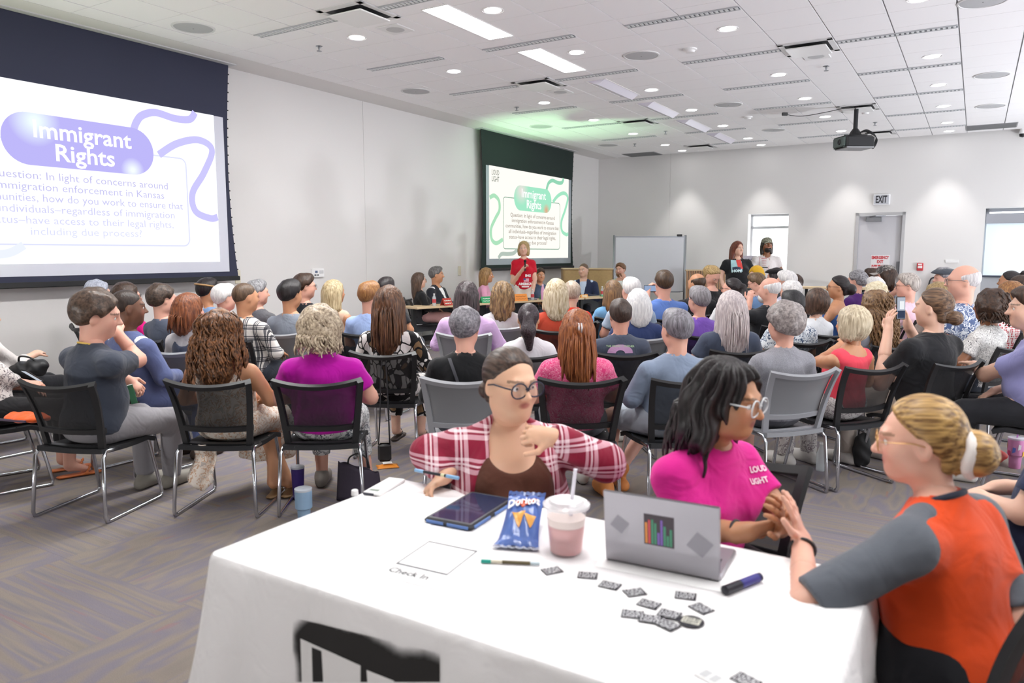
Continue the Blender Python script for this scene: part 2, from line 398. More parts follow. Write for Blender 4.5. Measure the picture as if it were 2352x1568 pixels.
# ---- walls
wl = rstruct('wall_left', MB().box(AL - .2, AL, BB, 9.275, 0, CZ + .03).box(AL - .2, AL, 9.287, BF, 0, CZ + .03).box(AL - .2, AL - .006, 9.27, 9.29, 0, CZ), WALL)
rstruct('baseboard_left', MB().box(AL, AL + .012, BB, BF, 0, .1), plain('#4a4a4c', .6))
T = .35
w1 = (-4.63, -3.72, .85, 2.51); dr = (-2.30, -1.33, 0, 2.47); w2 = (.11, 3.2, .35, 2.51)
wf = MB()
for x0, x1 in ((AL - .2, -6.576), (-6.564, w1[0]), (w1[1], dr[0]), (dr[1], w2[0]), (w2[1], AR + .2)): wf.box(x0, x1, BF, BF + T, 0, CZ + .03)
for w in (w1, dr, w2):
    wf.box(w[0], w[1], BF, BF + T, w[3], CZ + .03)
    if w[2] > 0: wf.box(w[0], w[1], BF, BF + T, 0, w[2])
wf.box(-6.58, -6.56, BF + .006, BF + T, 0, CZ)
rstruct('wall_far', wf, WALL)
rstruct('baseboard_far', MB().box(AL + .01, dr[0] - .01, BF - .012, BF, 0, .1).box(dr[1] + .01, AR, BF - .012, BF, 0, .1), plain('#4a4a4c', .6))
rw = MB()
ADDED_WIN = [(4.0, 9.5), (10.5, 16.0)]  # window openings added on the unseen right wall to brighten room and ceiling
edges_ = [BB] + [q for w in ADDED_WIN for q in w] + [BF]
for k in range(0, len(edges_), 2): rw.box(AR, AR + .2, edges_[k], edges_[k + 1], 0, CZ + .03)
for y0, y1 in ADDED_WIN: rw.box(AR, AR + .2, y0, y1, 0, .12).box(AR, AR + .2, y0, y1, 3.0, CZ + .03)
rstruct('wall_right', rw, WALL)
for k, (y0, y1) in enumerate(ADDED_WIN):
    fm = MB()
    for y in [y0 + (y1 - y0)*q/4 for q in range(5)]: fm.box(AR + .08, AR + .14, y - .03, y + .03, .12, 3.0)
    fm.box(AR + .08, AR + .14, y0, y1, .12, .18).box(AR + .08, AR + .14, y0, y1, 2.94, 3.0)
    wn_ = rstruct('window_%d' % (k + 3), fm, plain('#c8cacc', .4))  # added window, out of view, lets in extra daylight
    for q in range(4): obj('pane', MB().box(AR + .105, AR + .11, y0 + (y1 - y0)*q/4 + .03, y0 + (y1 - y0)*(q + 1)/4 - .03, .18, 2.94), glassy('#e8f2f8', .92), wn_)
    pl_ = area_light('added_window_portal', RP(AR + .25, (y0 + y1)/2, 1.56), 5.5, 2.9, 1, rot=(0, PI/2, 0)); pl_.rotation_euler = (Matrix.Rotation(-A1, 4, 'Z') @ Matrix.Rotation(PI/2, 4, 'Y') @ Matrix.Rotation(PI/2, 4, 'Z')).to_euler(); pl_.data.cycles.is_portal = True
rstruct('wall_back', MB().box(AL - .2, AR + .2, BB - .2, BB, 0, CZ + .03), plain('#6d5b49', .7, name='low_bounce_wall'))  # unseen back wall, coloured dark to cut bounce onto the tablecloth front
# window by the whiteboard
wn = rstruct('window_1', MB().box(w1[0], w1[1], BF + .26, BF + .32, w1[2], w1[2] + .05).box(w1[0], w1[1], BF + .26, BF + .32, w1[3] - .05, w1[3]).box(w1[0], w1[0] + .05, BF + .26, BF + .32, w1[2], w1[3]).box(w1[1] - .05, w1[1], BF + .26, BF + .32, w1[2], w1[3]).box(w1[0], w1[1], BF + .26, BF + .32, 2.17, 2.23), plain('#c8cacc', .4))
obj('pane', MB().box(w1[0] + .05, w1[1] - .05, BF + .285, BF + .29, w1[2] + .05, 2.17), glassy('#e8f2f8', .92), wn)
obj('pane', MB().box(w1[0] + .05, w1[1] - .05, BF + .285, BF + .29, 2.23, w1[3] - .05), glassy('#e8f2f8', .92), wn)
obj('window_sill', MB().box(w1[0], w1[1], BF - .02, BF + .26, w1[2] - .02, w1[2] + .004, bev=.004), WHITE, wn)
# window with roller shade
wn2 = rstruct('window_2', MB().box(w2[0], w2[1], BF + .30, BF + .34, .35, .42).box(w2[0], w2[1], BF + .30, BF + .34, 2.44, 2.51).box(w2[0], w2[0] + .07, BF + .30, BF + .34, .35, 2.51).box(w2[1] - .07, w2[1], BF + .30, BF + .34, .35, 2.51), plain('#9da0a6', .4))
obj('pane', MB().box(w2[0] + .07, w2[1] - .07, BF + .31, BF + .315, .42, 2.44), glassy('#e8f2f8', .9), wn2)
obj('shade_cassette', MB().box(w2[0] + .01, w2[1] - .01, BF + .12, BF + .24, 2.20, 2.40, bev=.01), plain('#a3a5ac', .5), wn2)
m, nt, b = newmat('shade_fabric'); tr = N(nt, 'ShaderNodeBsdfTranslucent'); tr.inputs[0].default_value = (.86, .92, .95, 1); mxs = N(nt, 'ShaderNodeMixShader'); mxs.inputs[0].default_value = .3
b.inputs['Base Color'].default_value = (.8, .86, .9, 1); nt.links.new(b.outputs[0], mxs.inputs[1]); nt.links.new(tr.outputs[0], mxs.inputs[2]); nt.links.new(mxs.outputs[0], nt.nodes['Material Output'].inputs[0])
obj('roller_shade', MB().box(w2[0] + .03, w2[1] - .03, BF + .17, BF + .172, 1.14, 2.22), m, wn2)
obj('shade_bar', MB().box(w2[0] + .02, w2[1] - .02, BF + .155, BF + .19, 1.105, 1.145, bev=.006), plain('#3c4250', .5), wn2)
obj('lower_panel', MB().box(w2[0], w2[1], BF + .20, BF + .22, .35, 1.13), plain('#a7a9ae', .7), wn2)
# exit door
fr = MB().box(dr[0], dr[0] + .06, BF - .015, BF + .2, 0, dr[3]).box(dr[1] - .06, dr[1], BF - .015, BF + .2, 0, dr[3]).box(dr[0], dr[1], BF - .015, BF + .2, dr[3] - .06, dr[3])
door = rstruct('door_1', MB().box(dr[0] + .065, dr[1] - .065, BF + .05, BF + .095, .01, dr[3] - .065), plain('#c3c2c7', .5, name='door_paint'))
obj('door_frame', fr, plain('#b5b4b6', .5), door)
obj('door_closer', MB().box(-2.10, -1.79, BF - .02, BF + .05, 2.28, 2.375, bev=.008).tube([(-2.03, BF + .0, 2.385), (-1.9, BF - .1, 2.4), (-1.72, BF + .03, 2.40)], .012), STEEL, door, smooth='auto')
obj('door_latch', MB().box(-1.455, -1.40, BF + .0, BF + .05, 1.16, 1.42, bev=.006), plain('#6d6e72', .4, metal=.6), door)
obj('push_bar', MB().box(-2.2, -1.44, BF - .03, BF + .04, .98, 1.06, bev=.008), STEEL, door)
PLF = Matrix(((1, 0, 0, 0), (0, 0, -1, 0), (0, 1, 0, 0), (0, 0, 0, 1)))      # x->a, y->z, normal towards the room
RED = plain('#c2202c', .5, name='red_print')
ds = obj('emergency_sign', MB().box(-1.965, -1.59, BF + .044, BF + .049, 1.05, 1.56), plain('#d9d8db', .4), door)
for s, z, w, h in (('EMERGENCY', 1.50, .34, .085), ('EXIT', 1.41, .125, .085), ('ALARM WILL SOUND', 1.325, .34, .05), ('IF DOOR IS OPENED', 1.26, .34, .05)):
    me = text_to_width(s, w, h, bold=.004); me.transform(Matrix.Translation((-1.777, BF + .043, z)) @ PLF); obj('lettering', me, RED, ds)
# exit sign
ex = thing('exit_sign', 'white exit sign with dark letters mounted above the grey door', 'exit sign', RP(-1.81, BF, 2.74), RROT)
obj('housing', MB().box(-.165, .165, -.05, 0, -.115, .115, bev=.012), plain('#f2f2f4', .35), ex)
obj('face_panel', MB().box(-.145, .145, -.056, -.049, -.095, .095), plain('#c6c8cf', .3), ex)
me = text_to_width('EXIT', .22, .21, bold=.006); me.transform(Matrix.Translation((0, -.058, -.0)) @ PLF); obj('lettering', me, plain('#2b2c33', .4), ex)
# fire alarm pull station
fp = thing('fire_alarm_pull', 'small red fire alarm pull station on the wall right of the door', 'fire alarm', RP(-1.0, BF, 1.31), RROT)
obj('body', MB().box(-.06, .06, -.05, 0, -.08, .08, bev=.008), plain('#c8353c', .4), fp)
obj('pull_handle', MB().box(-.042, .042, -.068, -.045, -.03, .02, bev=.006), plain('#eadfe0', .4), fp)
me = text_to_width('FIRE', .075, .04, bold=.002); me.transform(Matrix.Translation((0, -.052, .048)) @ PLF); obj('lettering', me, plain('#ffffff', .4), fp)
# extinguisher
fe = thing('fire_extinguisher', 'red fire extinguisher with black hose hanging on the far wall', 'fire extinguisher', RP(-.66, BF - .1, .55), RROT)
obj('cylinder', MB().lathe([(.0, 0), (.075, .0), (.085, .02), (.085, .40), (.07, .46), (.03, .50), (.0, .5)], 16, cap=False), plain('#c01f24', .3), fe, smooth='auto')
obj('valve', MB().lathe([(.03, .5), (.035, .53), (.02, .58), (.012, .6)], 12), BLACKM, fe, smooth='auto')
obj('handle', MB().tube([(0, 0, .57), (.03, 0, .62), (.16, 0, .66)], .014).tube([(0, 0, .55), (.08, 0, .57), (.15, 0, .55)], .014), plain('#c8262c', .4), fe, smooth='auto')
obj('hose', MB().tube(catmull([(0, 0, .55), (-.11, -.01, .52), (-.15, -.01, .38), (-.14, -.01, .2), (-.1, -.02, .05)]), .016), BLACKM, fe, smooth='auto')
obj('instruction_label', MB().box(-.05, .05, -.089, -.08, .22, .40), plain('#e9e9ea', .5), fe)
# white wall plate beside window 2
wp = tag(obj('wall_plate', MB().box(-.12, .12, -.02, 0, -.03, .03, bev=.004), WHITE, loc=RP(-.42, BF, 1.43), rot=RROT), 'small white rectangular wall device beside the shaded window', 'wall device')
# left wall plates
PLL = Matrix(((0, 0, 1, 0), (1, 0, 0, 0), (0, 1, 0, 0), (0, 0, 0, 1)))      # x->b, y->z, normal +a
tp = thing('wall_control_panel', 'white wall control panel with small grey screen on the left wall', 'control panel', RP(AL, 8.19, 1.30), RROT)
obj('housing', MB().box(0, .035, -.12, .12, -.065, .065, bev=.006), plain('#eeeeef', .4), tp)
obj('display', MB().box(.034, .038, -.07, -.02, .0, .035), plain('#5b6a86', .3), tp)
obj('grille', MB().box(.034, .038, .02, .10, -.01, .04), plain('#c9cacd', .4), tp)
obj('button', MB().box(.034, .04, -.085, -.05, -.04, -.02), DGREY, tp); obj('button', MB().box(.034, .04, -.03, .0, -.04, -.02), DGREY, tp)
for b, z, nm in ((11.9, 1.26, 'beige blank switch plate on the left wall near the second screen'), (6.74, 1.28, 'beige switch plate just right of the large screen bottom')):
    s = thing('switch_plate', nm, 'switch plate', RP(AL, b, z), RROT)
    obj('plate', MB().box(0, .012, -.045, .045, -.09, .09, bev=.003), plain('#d9d3bf', .5), s)
    obj('toggle', MB().box(.012, .02, -.015, .015, -.03, .03, bev=.003), plain('#e2dcc8', .5), s)

# ---- projection screens
def screen(b0, label, k, palette):
    t = thing('projection_screen', label, 'projection screen', RP(-8.36, b0, 0), RROT)
    W = 3.98; n = 24; prof = []
    for q in range(n + 1):
        z = 1.27 + (4.0 - 1.27)*q/n; u = (z - 1.27)/2.73; prof.append((z, .02*(1 - u)**2 + (-.075*4*u*(1 - u) if u < .5 else -.075*math.sin(PI*u)*.98)))
    v = []; f = []
    for z, o in prof: v += [(-o, z, 0), (W + o, z, 0), (-o, z, -.004), (W + o, z, -.004)]
    for q in range(n):
        A, B = 4*q, 4*q + 4; f += [(A, A + 1, B + 1, B), (A + 3, A + 2, B + 2, B + 3), (A + 1, A + 3, B + 3, B + 1), (A + 2, A, B, B + 2)]
    mb = MB().add(v, f, PLL)
    obj('screen_cloth', mb, plain(palette['cloth'], .9, bump=.1, bscale=300), t)
    obj('bottom_bar', MB().box(-.03, .03, -.03, W + .03, 1.24, 1.30, bev=.008), BLACKM, t)
    obj('ceiling_slot', MB().box(-.09, .09, -.06, W + .06, CZ - .012, CZ + .01), plain('#c9c9cc', .5), t)
    tabs = MB()
    for z, o in prof[1:-1]: tabs.box(-.003, .003, W + o - .005, W + o + .014, z - .008, z + .008)
    obj('tension_tabs', tabs, BLACKM, t)
    b = lambda x: x - 12.43
    obj('viewing_surface', MB().box(.002, .004, b(12.60), b(16.29), 1.36, 3.33), plain(palette['border'], .8), t)
    sl = obj('slide_image', MB().box(.005, .007, b(12.71), b(16.15), 1.487, 3.335), emitmat(palette['bg'], palette['s']), t)
    def flat(name, mb, col, z, s=None): 
        if isinstance(mb, MB): mb = mb.mesh(name)
        mb.transform(PLL @ Matrix.Translation((0, 0, z))); return obj(name, mb, emitmat(col, s or palette['s']), sl)
    def box_out(x0, x1, y0, y1, r, w):
        o = rrect(x0, x1, y0, y1, r); i = rrect(x0 + w, x1 - w, y0 + w, y1 - w, r - w); m = len(o)
        return MB().add([(x, y, 0) for x, y in o] + [(x, y, 0) for x, y in i], [(q, (q + 1) % m, m + (q + 1) % m, m + q) for q in range(m)])
    flat('frame_line', box_out(b(13.22), b(15.725), 1.68, 2.755, .09, .016), palette['line'], .009)
    sq = [[(15.05, 2.98), (15.10, 3.10), (15.18, 3.19), (15.35, 3.245), (15.6, 3.215), (15.8, 3.235), (15.88, 3.33)],
          [(15.36, 2.76), (15.61, 2.92), (15.91, 3.0), (16.10, 2.9), (15.97, 2.61), (15.79, 2.34), (15.82, 2.12), (16.03, 2.04), (16.14, 2.06)],
          [(12.72, 2.7), (12.89, 2.75), (13.06, 2.66), (13.08, 2.47), (12.93, 2.3), (12.77, 2.09), (12.79, 1.88), (12.96, 1.8), (13.21, 1.88)],
          [(13.04, 1.495), (13.16, 1.58), (13.4, 1.58), (13.64, 1.6), (13.79, 1.68)]]
    for q, p in enumerate(sq):
        vv, ff = ribbon([(b(x), y) for x, y in p], .085); flat('squiggle', MB().add(vv, ff), palette['sq'][q], .010 + .0005*q)
    pl = MB(); P = rrect(b(13.65), b(15.29), 2.50, 3.03, .262, 10); pl.add([(x, y, 0) for x, y in P], [tuple(range(len(P)))])
    po = flat('title_pill', pl, palette['pill'], .013)
    pm = bpy.data.materials.new('lit_gradient'); pm.use_nodes = True; nt = pm.node_tree; nt.nodes.clear(); em = N(nt, 'ShaderNodeEmission'); ou = N(nt, 'ShaderNodeOutputMaterial'); em.inputs[1].default_value = palette['s']; nt.links.new(em.outputs[0], ou.inputs[0])
    tc = N(nt, 'ShaderNodeTexCoord'); last = None
    for (cx, cy, r, c) in palette['glow']:
        mp = N(nt, 'ShaderNodeVectorMath', operation='DISTANCE'); nt.links.new(tc.outputs['Object'], mp.inputs[0]); mp.inputs[1].default_value = (.013, b(cx), cy)
        mr = N(nt, 'ShaderNodeMapRange'); mr.inputs['From Min'].default_value = r*.3; mr.inputs['From Max'].default_value = r*2.6; mr.inputs['To Min'].default_value = 1; mr.inputs['To Max'].default_value = 0; nt.links.new(mp.outputs['Value'], mr.inputs['Value'])
        mx = N(nt, 'ShaderNodeMixRGB'); nt.links.new(mr.outputs[0], mx.inputs[0]); mx.inputs[2].default_value = lin(c)
        if last: nt.links.new(last, mx.inputs[1])
        else: mx.inputs[1].default_value = lin(palette['pill'])
        last = mx.outputs[0]
    nt.links.new(last, em.inputs[0]); po.data.materials[0] = pm
    for s, x, z, w in (('Immigrant', 14.49, 2.865, 1.06), ('Rights', 14.49, 2.645, .64)):
        me = text_to_width(s, w, .25, bold=.0045); me.transform(Matrix.Translation((b(x), z, 0))); flat('title_text', me, palette['title'], .017)
    for q, (s, w) in enumerate((('Question: In light of concerns around', 1.95), ('immigration enforcement in Kansas', 1.84), ('communities, how do you work to ensure that', 2.33), ('all individuals–regardless of immigration', 2.09), ('status–have access to their legal rights,', 2.05), ('including due process?', 1.22))):
        me = text_to_width(s, w, .115, bold=palette['tb']); me.transform(Matrix.Translation((b(14.475), 2.395 - .1145*q, 0))); flat('question_text', me, palette['text'][q], .017)
    for s, z, w in (('LOUD', 3.205, .27), ('LIGHT', 3.075, .27)):
        me = text_to_width(s, w, .15, bold=.0); me.transform(Matrix.Translation((b(12.93), z, 0))); flat('logo_text', me, palette['logo'], .017)
    return t
screen(12.43, 'smaller projection screen with green slide behind the speaker panel', 0, dict(cloth='#22302d', border='#aab3ba', bg='#fdf8f0', s=1.0, line='#6f9d86', sq=['#8fd0b0', '#9fe0bf', '#a9dcb8', '#b0beb4'],
    pill='#9fe2c2', glow=[(13.95, 2.92, .12, '#e0dcd6'), (15.05, 2.56, .06, '#dba888')], title='#fdfdfb', text=['#8a8378']*6, tb=.0005, logo='#3f5a4c'))
screen(2.63, 'large projection screen with lavender slide on the left wall', 1, dict(cloth='#33364a', border='#d0d2de', bg='#fbfcff', s=1.06, line='#d5d8f2', sq=['#c0bbf0', '#c3bff1', '#d5d8f5', '#e2e7f8'],
    pill='#b4aeec', glow=[(13.98, 2.95, .10, '#e6f4f4'), (15.02, 2.55, .055, '#eaf2fa')], title='#ffffff', text=['#b9b6e2', '#bbb9e4', '#c0bfe7', '#c6c6ea', '#cccdee', '#d2d5f0'], tb=-.0005, logo='#b9b5e5'))

# ---- ceiling fixtures
def CPT(px, py):
    p = atZ(px, py, CZ); return toroom(p)
DBAY = {-5: 'leftmost', -2: 'second from left', 1: 'middle', 4: 'fourth from left', 7: 'rightmost'}
DORD = dict(zip((18, 16, 13, 10, 7, 3, 0, -3, -6, -9), ('nearest', 'second', 'third', 'fourth', 'fifth', 'sixth', 'seventh', 'eighth', 'ninth', 'tenth')))
n_lab = {}
for col in (-5, -2, 1, 4, 7):
    for row in (-9, -6, -3, 0, 3, 7, 10, 13, 16, 18):
        a, b = TA(col) + .305, TB(row) + .31 - (.1 if row == 18 else 0)
        p = RP(a, b, CZ); x, y, d = project(p) if p.y > .5 else (0, -999, 0)
        vis = -40 < x < 2400 and -30 < y < 400 and p.y > .5
        t = thing('downlight', f'round lit downlight, {DORD[row]} from the far wall, in the {DBAY[col]} row', 'downlight', p, RROT, 'recessed downlights in the ceiling')
        obj('trim_ring', MB().lathe([(.11, -.006), (.11, .0), (.085, -.002), (.085, -.006)], 20, cap=False), WHITE, t)
        obj('lens', MB().lathe([(.0, -.003), (.088, -.003)], 20, cap=False), emitmat('#ffffff', 14.0), t)
        wash = row == 18
        spot_light('downlight_lamp', p - Vector((0, 0, .03)), E_WASH if wash else E_DOWN, (1, .97, .93) if wash else (1, .975, .96), (0, 0, 0), math.radians(66 if wash else 140), .6 if wash else .9, .08)
for t in [o for o in COL.objects if o.name.startswith('downlight') and o.type == 'EMPTY']:
    pass
def troffer(b0, lit, label, a0=-4.87, e=E_TROFFER):
    t = thing('ceiling_troffer', label, 'ceiling light', RP(a0, b0, CZ), RROT)
    obj('housing', MB().box(-.01, .32, -.01, 0, -.006, .02).box(-.01, .32, 1.23, 1.24, -.006, .02).box(-.01, 0, 0, 1.23, -.006, .02).box(.31, .32, 0, 1.23, -.006, .02), WHITE, t)
    obj('lens', MB().box(0, .31, 0, 1.23, -.004, .006), emitmat('#ffffff', 9.0) if lit else plain('#d8d4e2', .3), t)
    if lit: area_light('troffer_lamp', RP(a0 + .155, b0 + .615, CZ - .02), .3, 1.2, e, (1, .985, .97), RROT)
troffer(6.2, True, 'nearest brightly lit rectangular ceiling light panel'); troffer(8.05, True, 'second brightly lit rectangular ceiling light panel, farther away')
troffer(4.35, True, 'added lit ceiling panel just above the top frame edge on the left', e=60); troffer(2.5, True, 'added lit ceiling panel left of the viewpoint', e=60); troffer(1.5, True, 'added lit ceiling panel above the near white table', -1.2, 45); troffer(1.6, True, 'added lit ceiling panel right of the near white table', 1.85, 55); troffer(4.6, True, 'added lit ceiling panel above the right hand audience rows', 1.85, 55)  # extra panels added out of view to brighten the near table and rows
for q, (b, l) in enumerate(((9.9, 'first unlit slim ceiling light panel beyond the lit ones'), (11.75, 'second unlit slim ceiling light panel beyond the lit ones'), (13.6, 'third unlit slim ceiling light panel beyond the lit ones'), (15.4, 'farthest unlit slim ceiling light panel'))):
    a0 = -4.87; t = thing('ceiling_troffer', l, 'ceiling light', RP(a0, b, CZ), RROT)
    obj('housing', MB().box(-.01, .32, -.01, 0, -.006, .02).box(-.01, .32, 1.23, 1.24, -.006, .02).box(-.01, 0, 0, 1.23, -.006, .02).box(.31, .32, 0, 1.23, -.006, .02), WHITE, t)
    obj('lens', MB().add([(0, 0, .004), (0, 1.23, .004), (.2, 1.23, -.07), (.2, 0, -.07), (.31, 1.23, .004), (.31, 0, .004)], [(0, 1, 2, 3), (3, 2, 4, 5), (0, 3, 5), (1, 4, 2)]), plain('#dcd9e4', .35), t)
# linear slot diffusers
bay = {-6: 'leftmost bay', -3: 'second bay from the left wall', 0: 'third bay from the left wall', 3: 'right hand bay'}
ordn = ['nearest', 'second', 'third', 'fourth', 'fifth', 'sixth', 'farthest']
for ci in bay:
    for k in range(7):
        b = 5.95 + 1.835*k
        if ci == -6 and k == 6: continue
        t = thing('slot_diffuser', f'{ordn[k]} long slotted air diffuser in the {bay[ci]} of the ceiling', 'air diffuser', RP(TA(ci), b, CZ), RROT)
        obj('frame', MB().box(.01, 1.21, -.055, -.04, -.012, .0).box(.01, 1.21, .04, .055, -.012, .0), plain('#b4b7ba', .5), t)
        obj('slot_bed', MB().box(.01, 1.21, -.04, .04, -.002, 0), plain('#6f7478', .7), t)
        vn = MB()
        for q in range(24): vn.box(.02 + q*.05, .045 + q*.05, -.038, .038, -.010, -.002)
        obj('vanes', vn, plain('#d5d8d8', .5), t)
# square plaque diffusers
for col, row, lab in ((-4, -1, 'square plaque air diffuser near the large screen'), (-4, 5, 'square plaque air diffuser lit green near the smaller screen'), (2, 5, 'square plaque air diffuser right of the ceiling centre'), (2, 12, 'square plaque air diffuser just in front of the projector pole'), (-4, 11, 'square plaque air diffuser far back on the left'), (2, 17, 'square plaque air diffuser nearest the far wall on the right'), (-4, 17, 'square plaque air diffuser nearest the far wall on the left')):
    t = thing('plaque_diffuser', lab, 'air diffuser', RP(TA(col) + .305, TB(row) + .31, CZ), RROT)
    fr = MB()
    for s in (-1, 1): fr.box(-.3, .3, min(s*.3, s*.24), max(s*.3, s*.24), -.012, 0); fr.box(min(s*.3, s*.24), max(s*.3, s*.24), -.3, .3, -.012, 0)
    obj('frame', fr, plain('#dadada', .4), t)
    obj('throat', MB().box(-.25, .25, -.25, .25, -.004, 0), plain('#2c2d30', .6), t)
    obj('plaque', MB().box(-.225, .225, -.225, .225, -.055, -.04, bev=.005), plain('#e2e2e2', .35), t)
# round speakers, detectors, sprinklers
for q, (px, py, lab) in enumerate(((444, 63, 'round ceiling speaker above the large screen'), (955, 209, 'round ceiling speaker between the two screens'), (1473, 127, 'round ceiling speaker near the ceiling centre'), (1673, 240, 'round ceiling speaker halfway to the far wall'), (1243, 290, 'round ceiling speaker lit green near the smaller screen'), (1397, 333, 'round ceiling speaker in the far left corner'), (2278, 172, 'round ceiling speaker at the right edge, nearer one'), (2275, 243, 'round ceiling speaker at the right edge, farther one'), (1777, 298, 'round ceiling speaker close to the far wall'), (2258, 2, 'round ceiling speaker cut by the top right frame'))):
    a, b = CPT(px, py); t = thing('ceiling_speaker', lab, 'speaker', RP(a, b, CZ), RROT)
    obj('grille', MB().lathe([(.0, -.012), (.16, -.010), (.2, -.006)], 28, cap=False), plain('#b9babc', .8, bump=.6, bscale=600), t)
    obj('rim', MB().lathe([(.2, -.006), (.205, -.012), (.222, -.008), (.225, 0)], 28, cap=False), plain('#d6d6d6', .6), t); obj('badge', MB().lathe([(0, -.014), (.008, -.0138)], 8, cap=False), BLACKM, t)
for px, py, lab in ((908, 66, 'small square ceiling sensor with round grille near the lit panels'), (1875, 128, 'small square ceiling sensor below the right plaque diffuser'), (1287, 210, 'small square ceiling sensor lit green')):
    a, b = CPT(px, py); t = thing('ceiling_sensor', lab, 'sensor', RP(a, b, CZ), RROT)
    obj('plate', MB().box(-.15, .15, -.15, .15, -.012, 0, bev=.004), plain('#e2e2e2', .5), t); obj('grille', MB().lathe([(0, -.018), (.09, -.015), (.1, -.012)], 24, cap=False), plain('#bcbdbe', .7), t)
for px, py, lab in ((733, 106, 'small metal fire sprinkler near the large screen'), (1187, 246, 'small metal fire sprinkler in the green lit ceiling'), (1898, 152, 'small metal fire sprinkler below the right sensor'), (2010, 281, 'small metal fire sprinkler right of the projector pole'), (1458, 330, 'small metal fire sprinkler near the far left corner'), (1529, 301, 'small metal fire sprinkler at the far ceiling centre')):
    a, b = CPT(px, py); t = thing('fire_sprinkler', lab, 'sprinkler', RP(a, b, CZ), RROT)
    obj('escutcheon', MB().lathe([(.0, -.008), (.035, -.006), (.04, 0)], 16, cap=False), STEEL, t); obj('head', MB().lathe([(.012, -.008), (.012, -.03), (.006, -.05), (.03, -.055), (.03, -.06), (0, -.062)], 12, cap=False), STEEL, t)
for px, py, lab in ((1585, 112, 'white round smoke detector on the ceiling'), (1718, 268, 'white round smoke detector halfway to the far wall'), (1988, 256, 'white round smoke detector right of the projector pole')):
    a, b = CPT(px, py); t = thing('smoke_detector', lab, 'smoke detector', RP(a, b, CZ), RROT)
    obj('base', MB().lathe([(.08, 0), (.08, -.015), (.06, -.02)], 20), plain('#efefef', .4), t); obj('dome', MB().lathe([(.06, -.02), (.05, -.045), (.0, -.05)], 20, cap=False), plain('#e2e2e2', .4), t, smooth='auto')
for px, py, lab in ((1475, 354, 'dark return air grille in the far left ceiling corner'), (2277, 290, 'dark return air grille at the far right of the ceiling')):
    a, b = CPT(px, py); t = thing('return_grille', lab, 'air grille', RP(a, b, CZ), RROT); g = MB()
    obj('frame', MB().box(-.42, .42, -.3, .3, -.008, 0), plain('#8f9092', .6), t)
    for q in range(12): g.box(-.4, .4, -.29 + q*.05, -.265 + q*.05, -.014, -.008)
    obj('louvres', g, plain('#77787a', .6), t)
# dark dome camera at the right edge
a, b = CPT(2348, 300); t = thing('dome_camera', 'small black dome camera where the ceiling meets the far wall', 'camera', RP(a, BF - .12, CZ - .1), RROT)
obj('mount', MB().lathe([(.05, .1), (.06, .0)], 14), WHITE, t); obj('dome', MB().lathe([(.06, 0), (.05, -.05), (0, -.07)], 14, cap=False), BLACKM, t, smooth='auto')
# ---- projector
pa, pb = CPT(1963, 243)
P0 = atY(1963, 328, RP(pa, pb, 0).y)
pj = thing('projector', 'black ceiling projector hanging on a pole before the far wall', 'projector', P0, (0, 0, 0))
M = rotz(math.radians(4)); hw, hd, hh = .24, .21, .10
obj('body', MB().box(-hw, hw, -hd, hd, -hh, hh, M, bev=.03), plain('#121317', .35), pj, smooth='auto')
obj('base_plate', MB().box(-hw + .01, hw - .01, -hd + .01, hd - .01, -hh - .004, -hh + .02, M), plain('#8d8e90', .5), pj)
obj('lens', MB().lathe([(.05, 0), (.05, .06), (.04, .07), (.0, .06)], 16, M @ Matrix.Translation((-hw + .01, -.05, 0)) @ Matrix.Rotation(-PI/2, 4, 'Y'), cap=False), BLACKM, pj, smooth='auto')
obj('end_cap', MB().box(-hw - .05, -hw + .01, -hd + .03, hd - .03, -hh + .01, hh - .01, M, bev=.025), plain('#4c5a55', .4), pj)
obj('mount_bracket', MB().lathe([(.05, hh), (.10, hh + .03), (.07, hh + .09), (.04, hh + .13)], 10).box(-.18, .1, -.02, .02, hh + .01, hh + .03, M).box(-.1, .16, -.1, -.06, hh + .005, hh + .025, M), BLACKM, pj)
obj('pole', MB().tube([(0, 0, hh + .1), (0, 0, CZ - P0.z)], .035, 12), plain('#15181d', .4), pj, smooth='auto')
obj('ceiling_flange', MB().lathe([(.08, CZ - P0.z - .02), (.08, CZ - P0.z)], 16), BLACKM, pj)
cb = MB()
for q in range(4): cb.tube(catmull([(.05, -.03, hh + .06), (.16, -.08, hh + .10 - .012*q), (hw + .06, -.09 - .02*q, hh - .02*q), (hw + .05, -.05, -.04 - .02*q), (hw - .01, -.02, -.03)]), .006, 5)
obj('cables', cb, BLACKM, pj, smooth='auto')
Q = atY(1802, 262, P0.y - .3) - P0; Q1 = atY(1955, 246, P0.y - .1) - P0
obj('loose_cable', MB().tube(catmull([Q, Q*.75 + Q1*.25 + Vector((0, 0, -.06)), Q*.4 + Q1*.6 + Vector((0, 0, -.04)), Q1, (0, -.03, Q1.z - .05)]), .006, 5), BLACKM, pj)
obj('cable_connector', MB().box(Q.x - .04, Q.x + .05, Q.y - .02, Q.y + .02, Q.z - .025, Q.z + .025, bev=.006), BLACKM, pj)

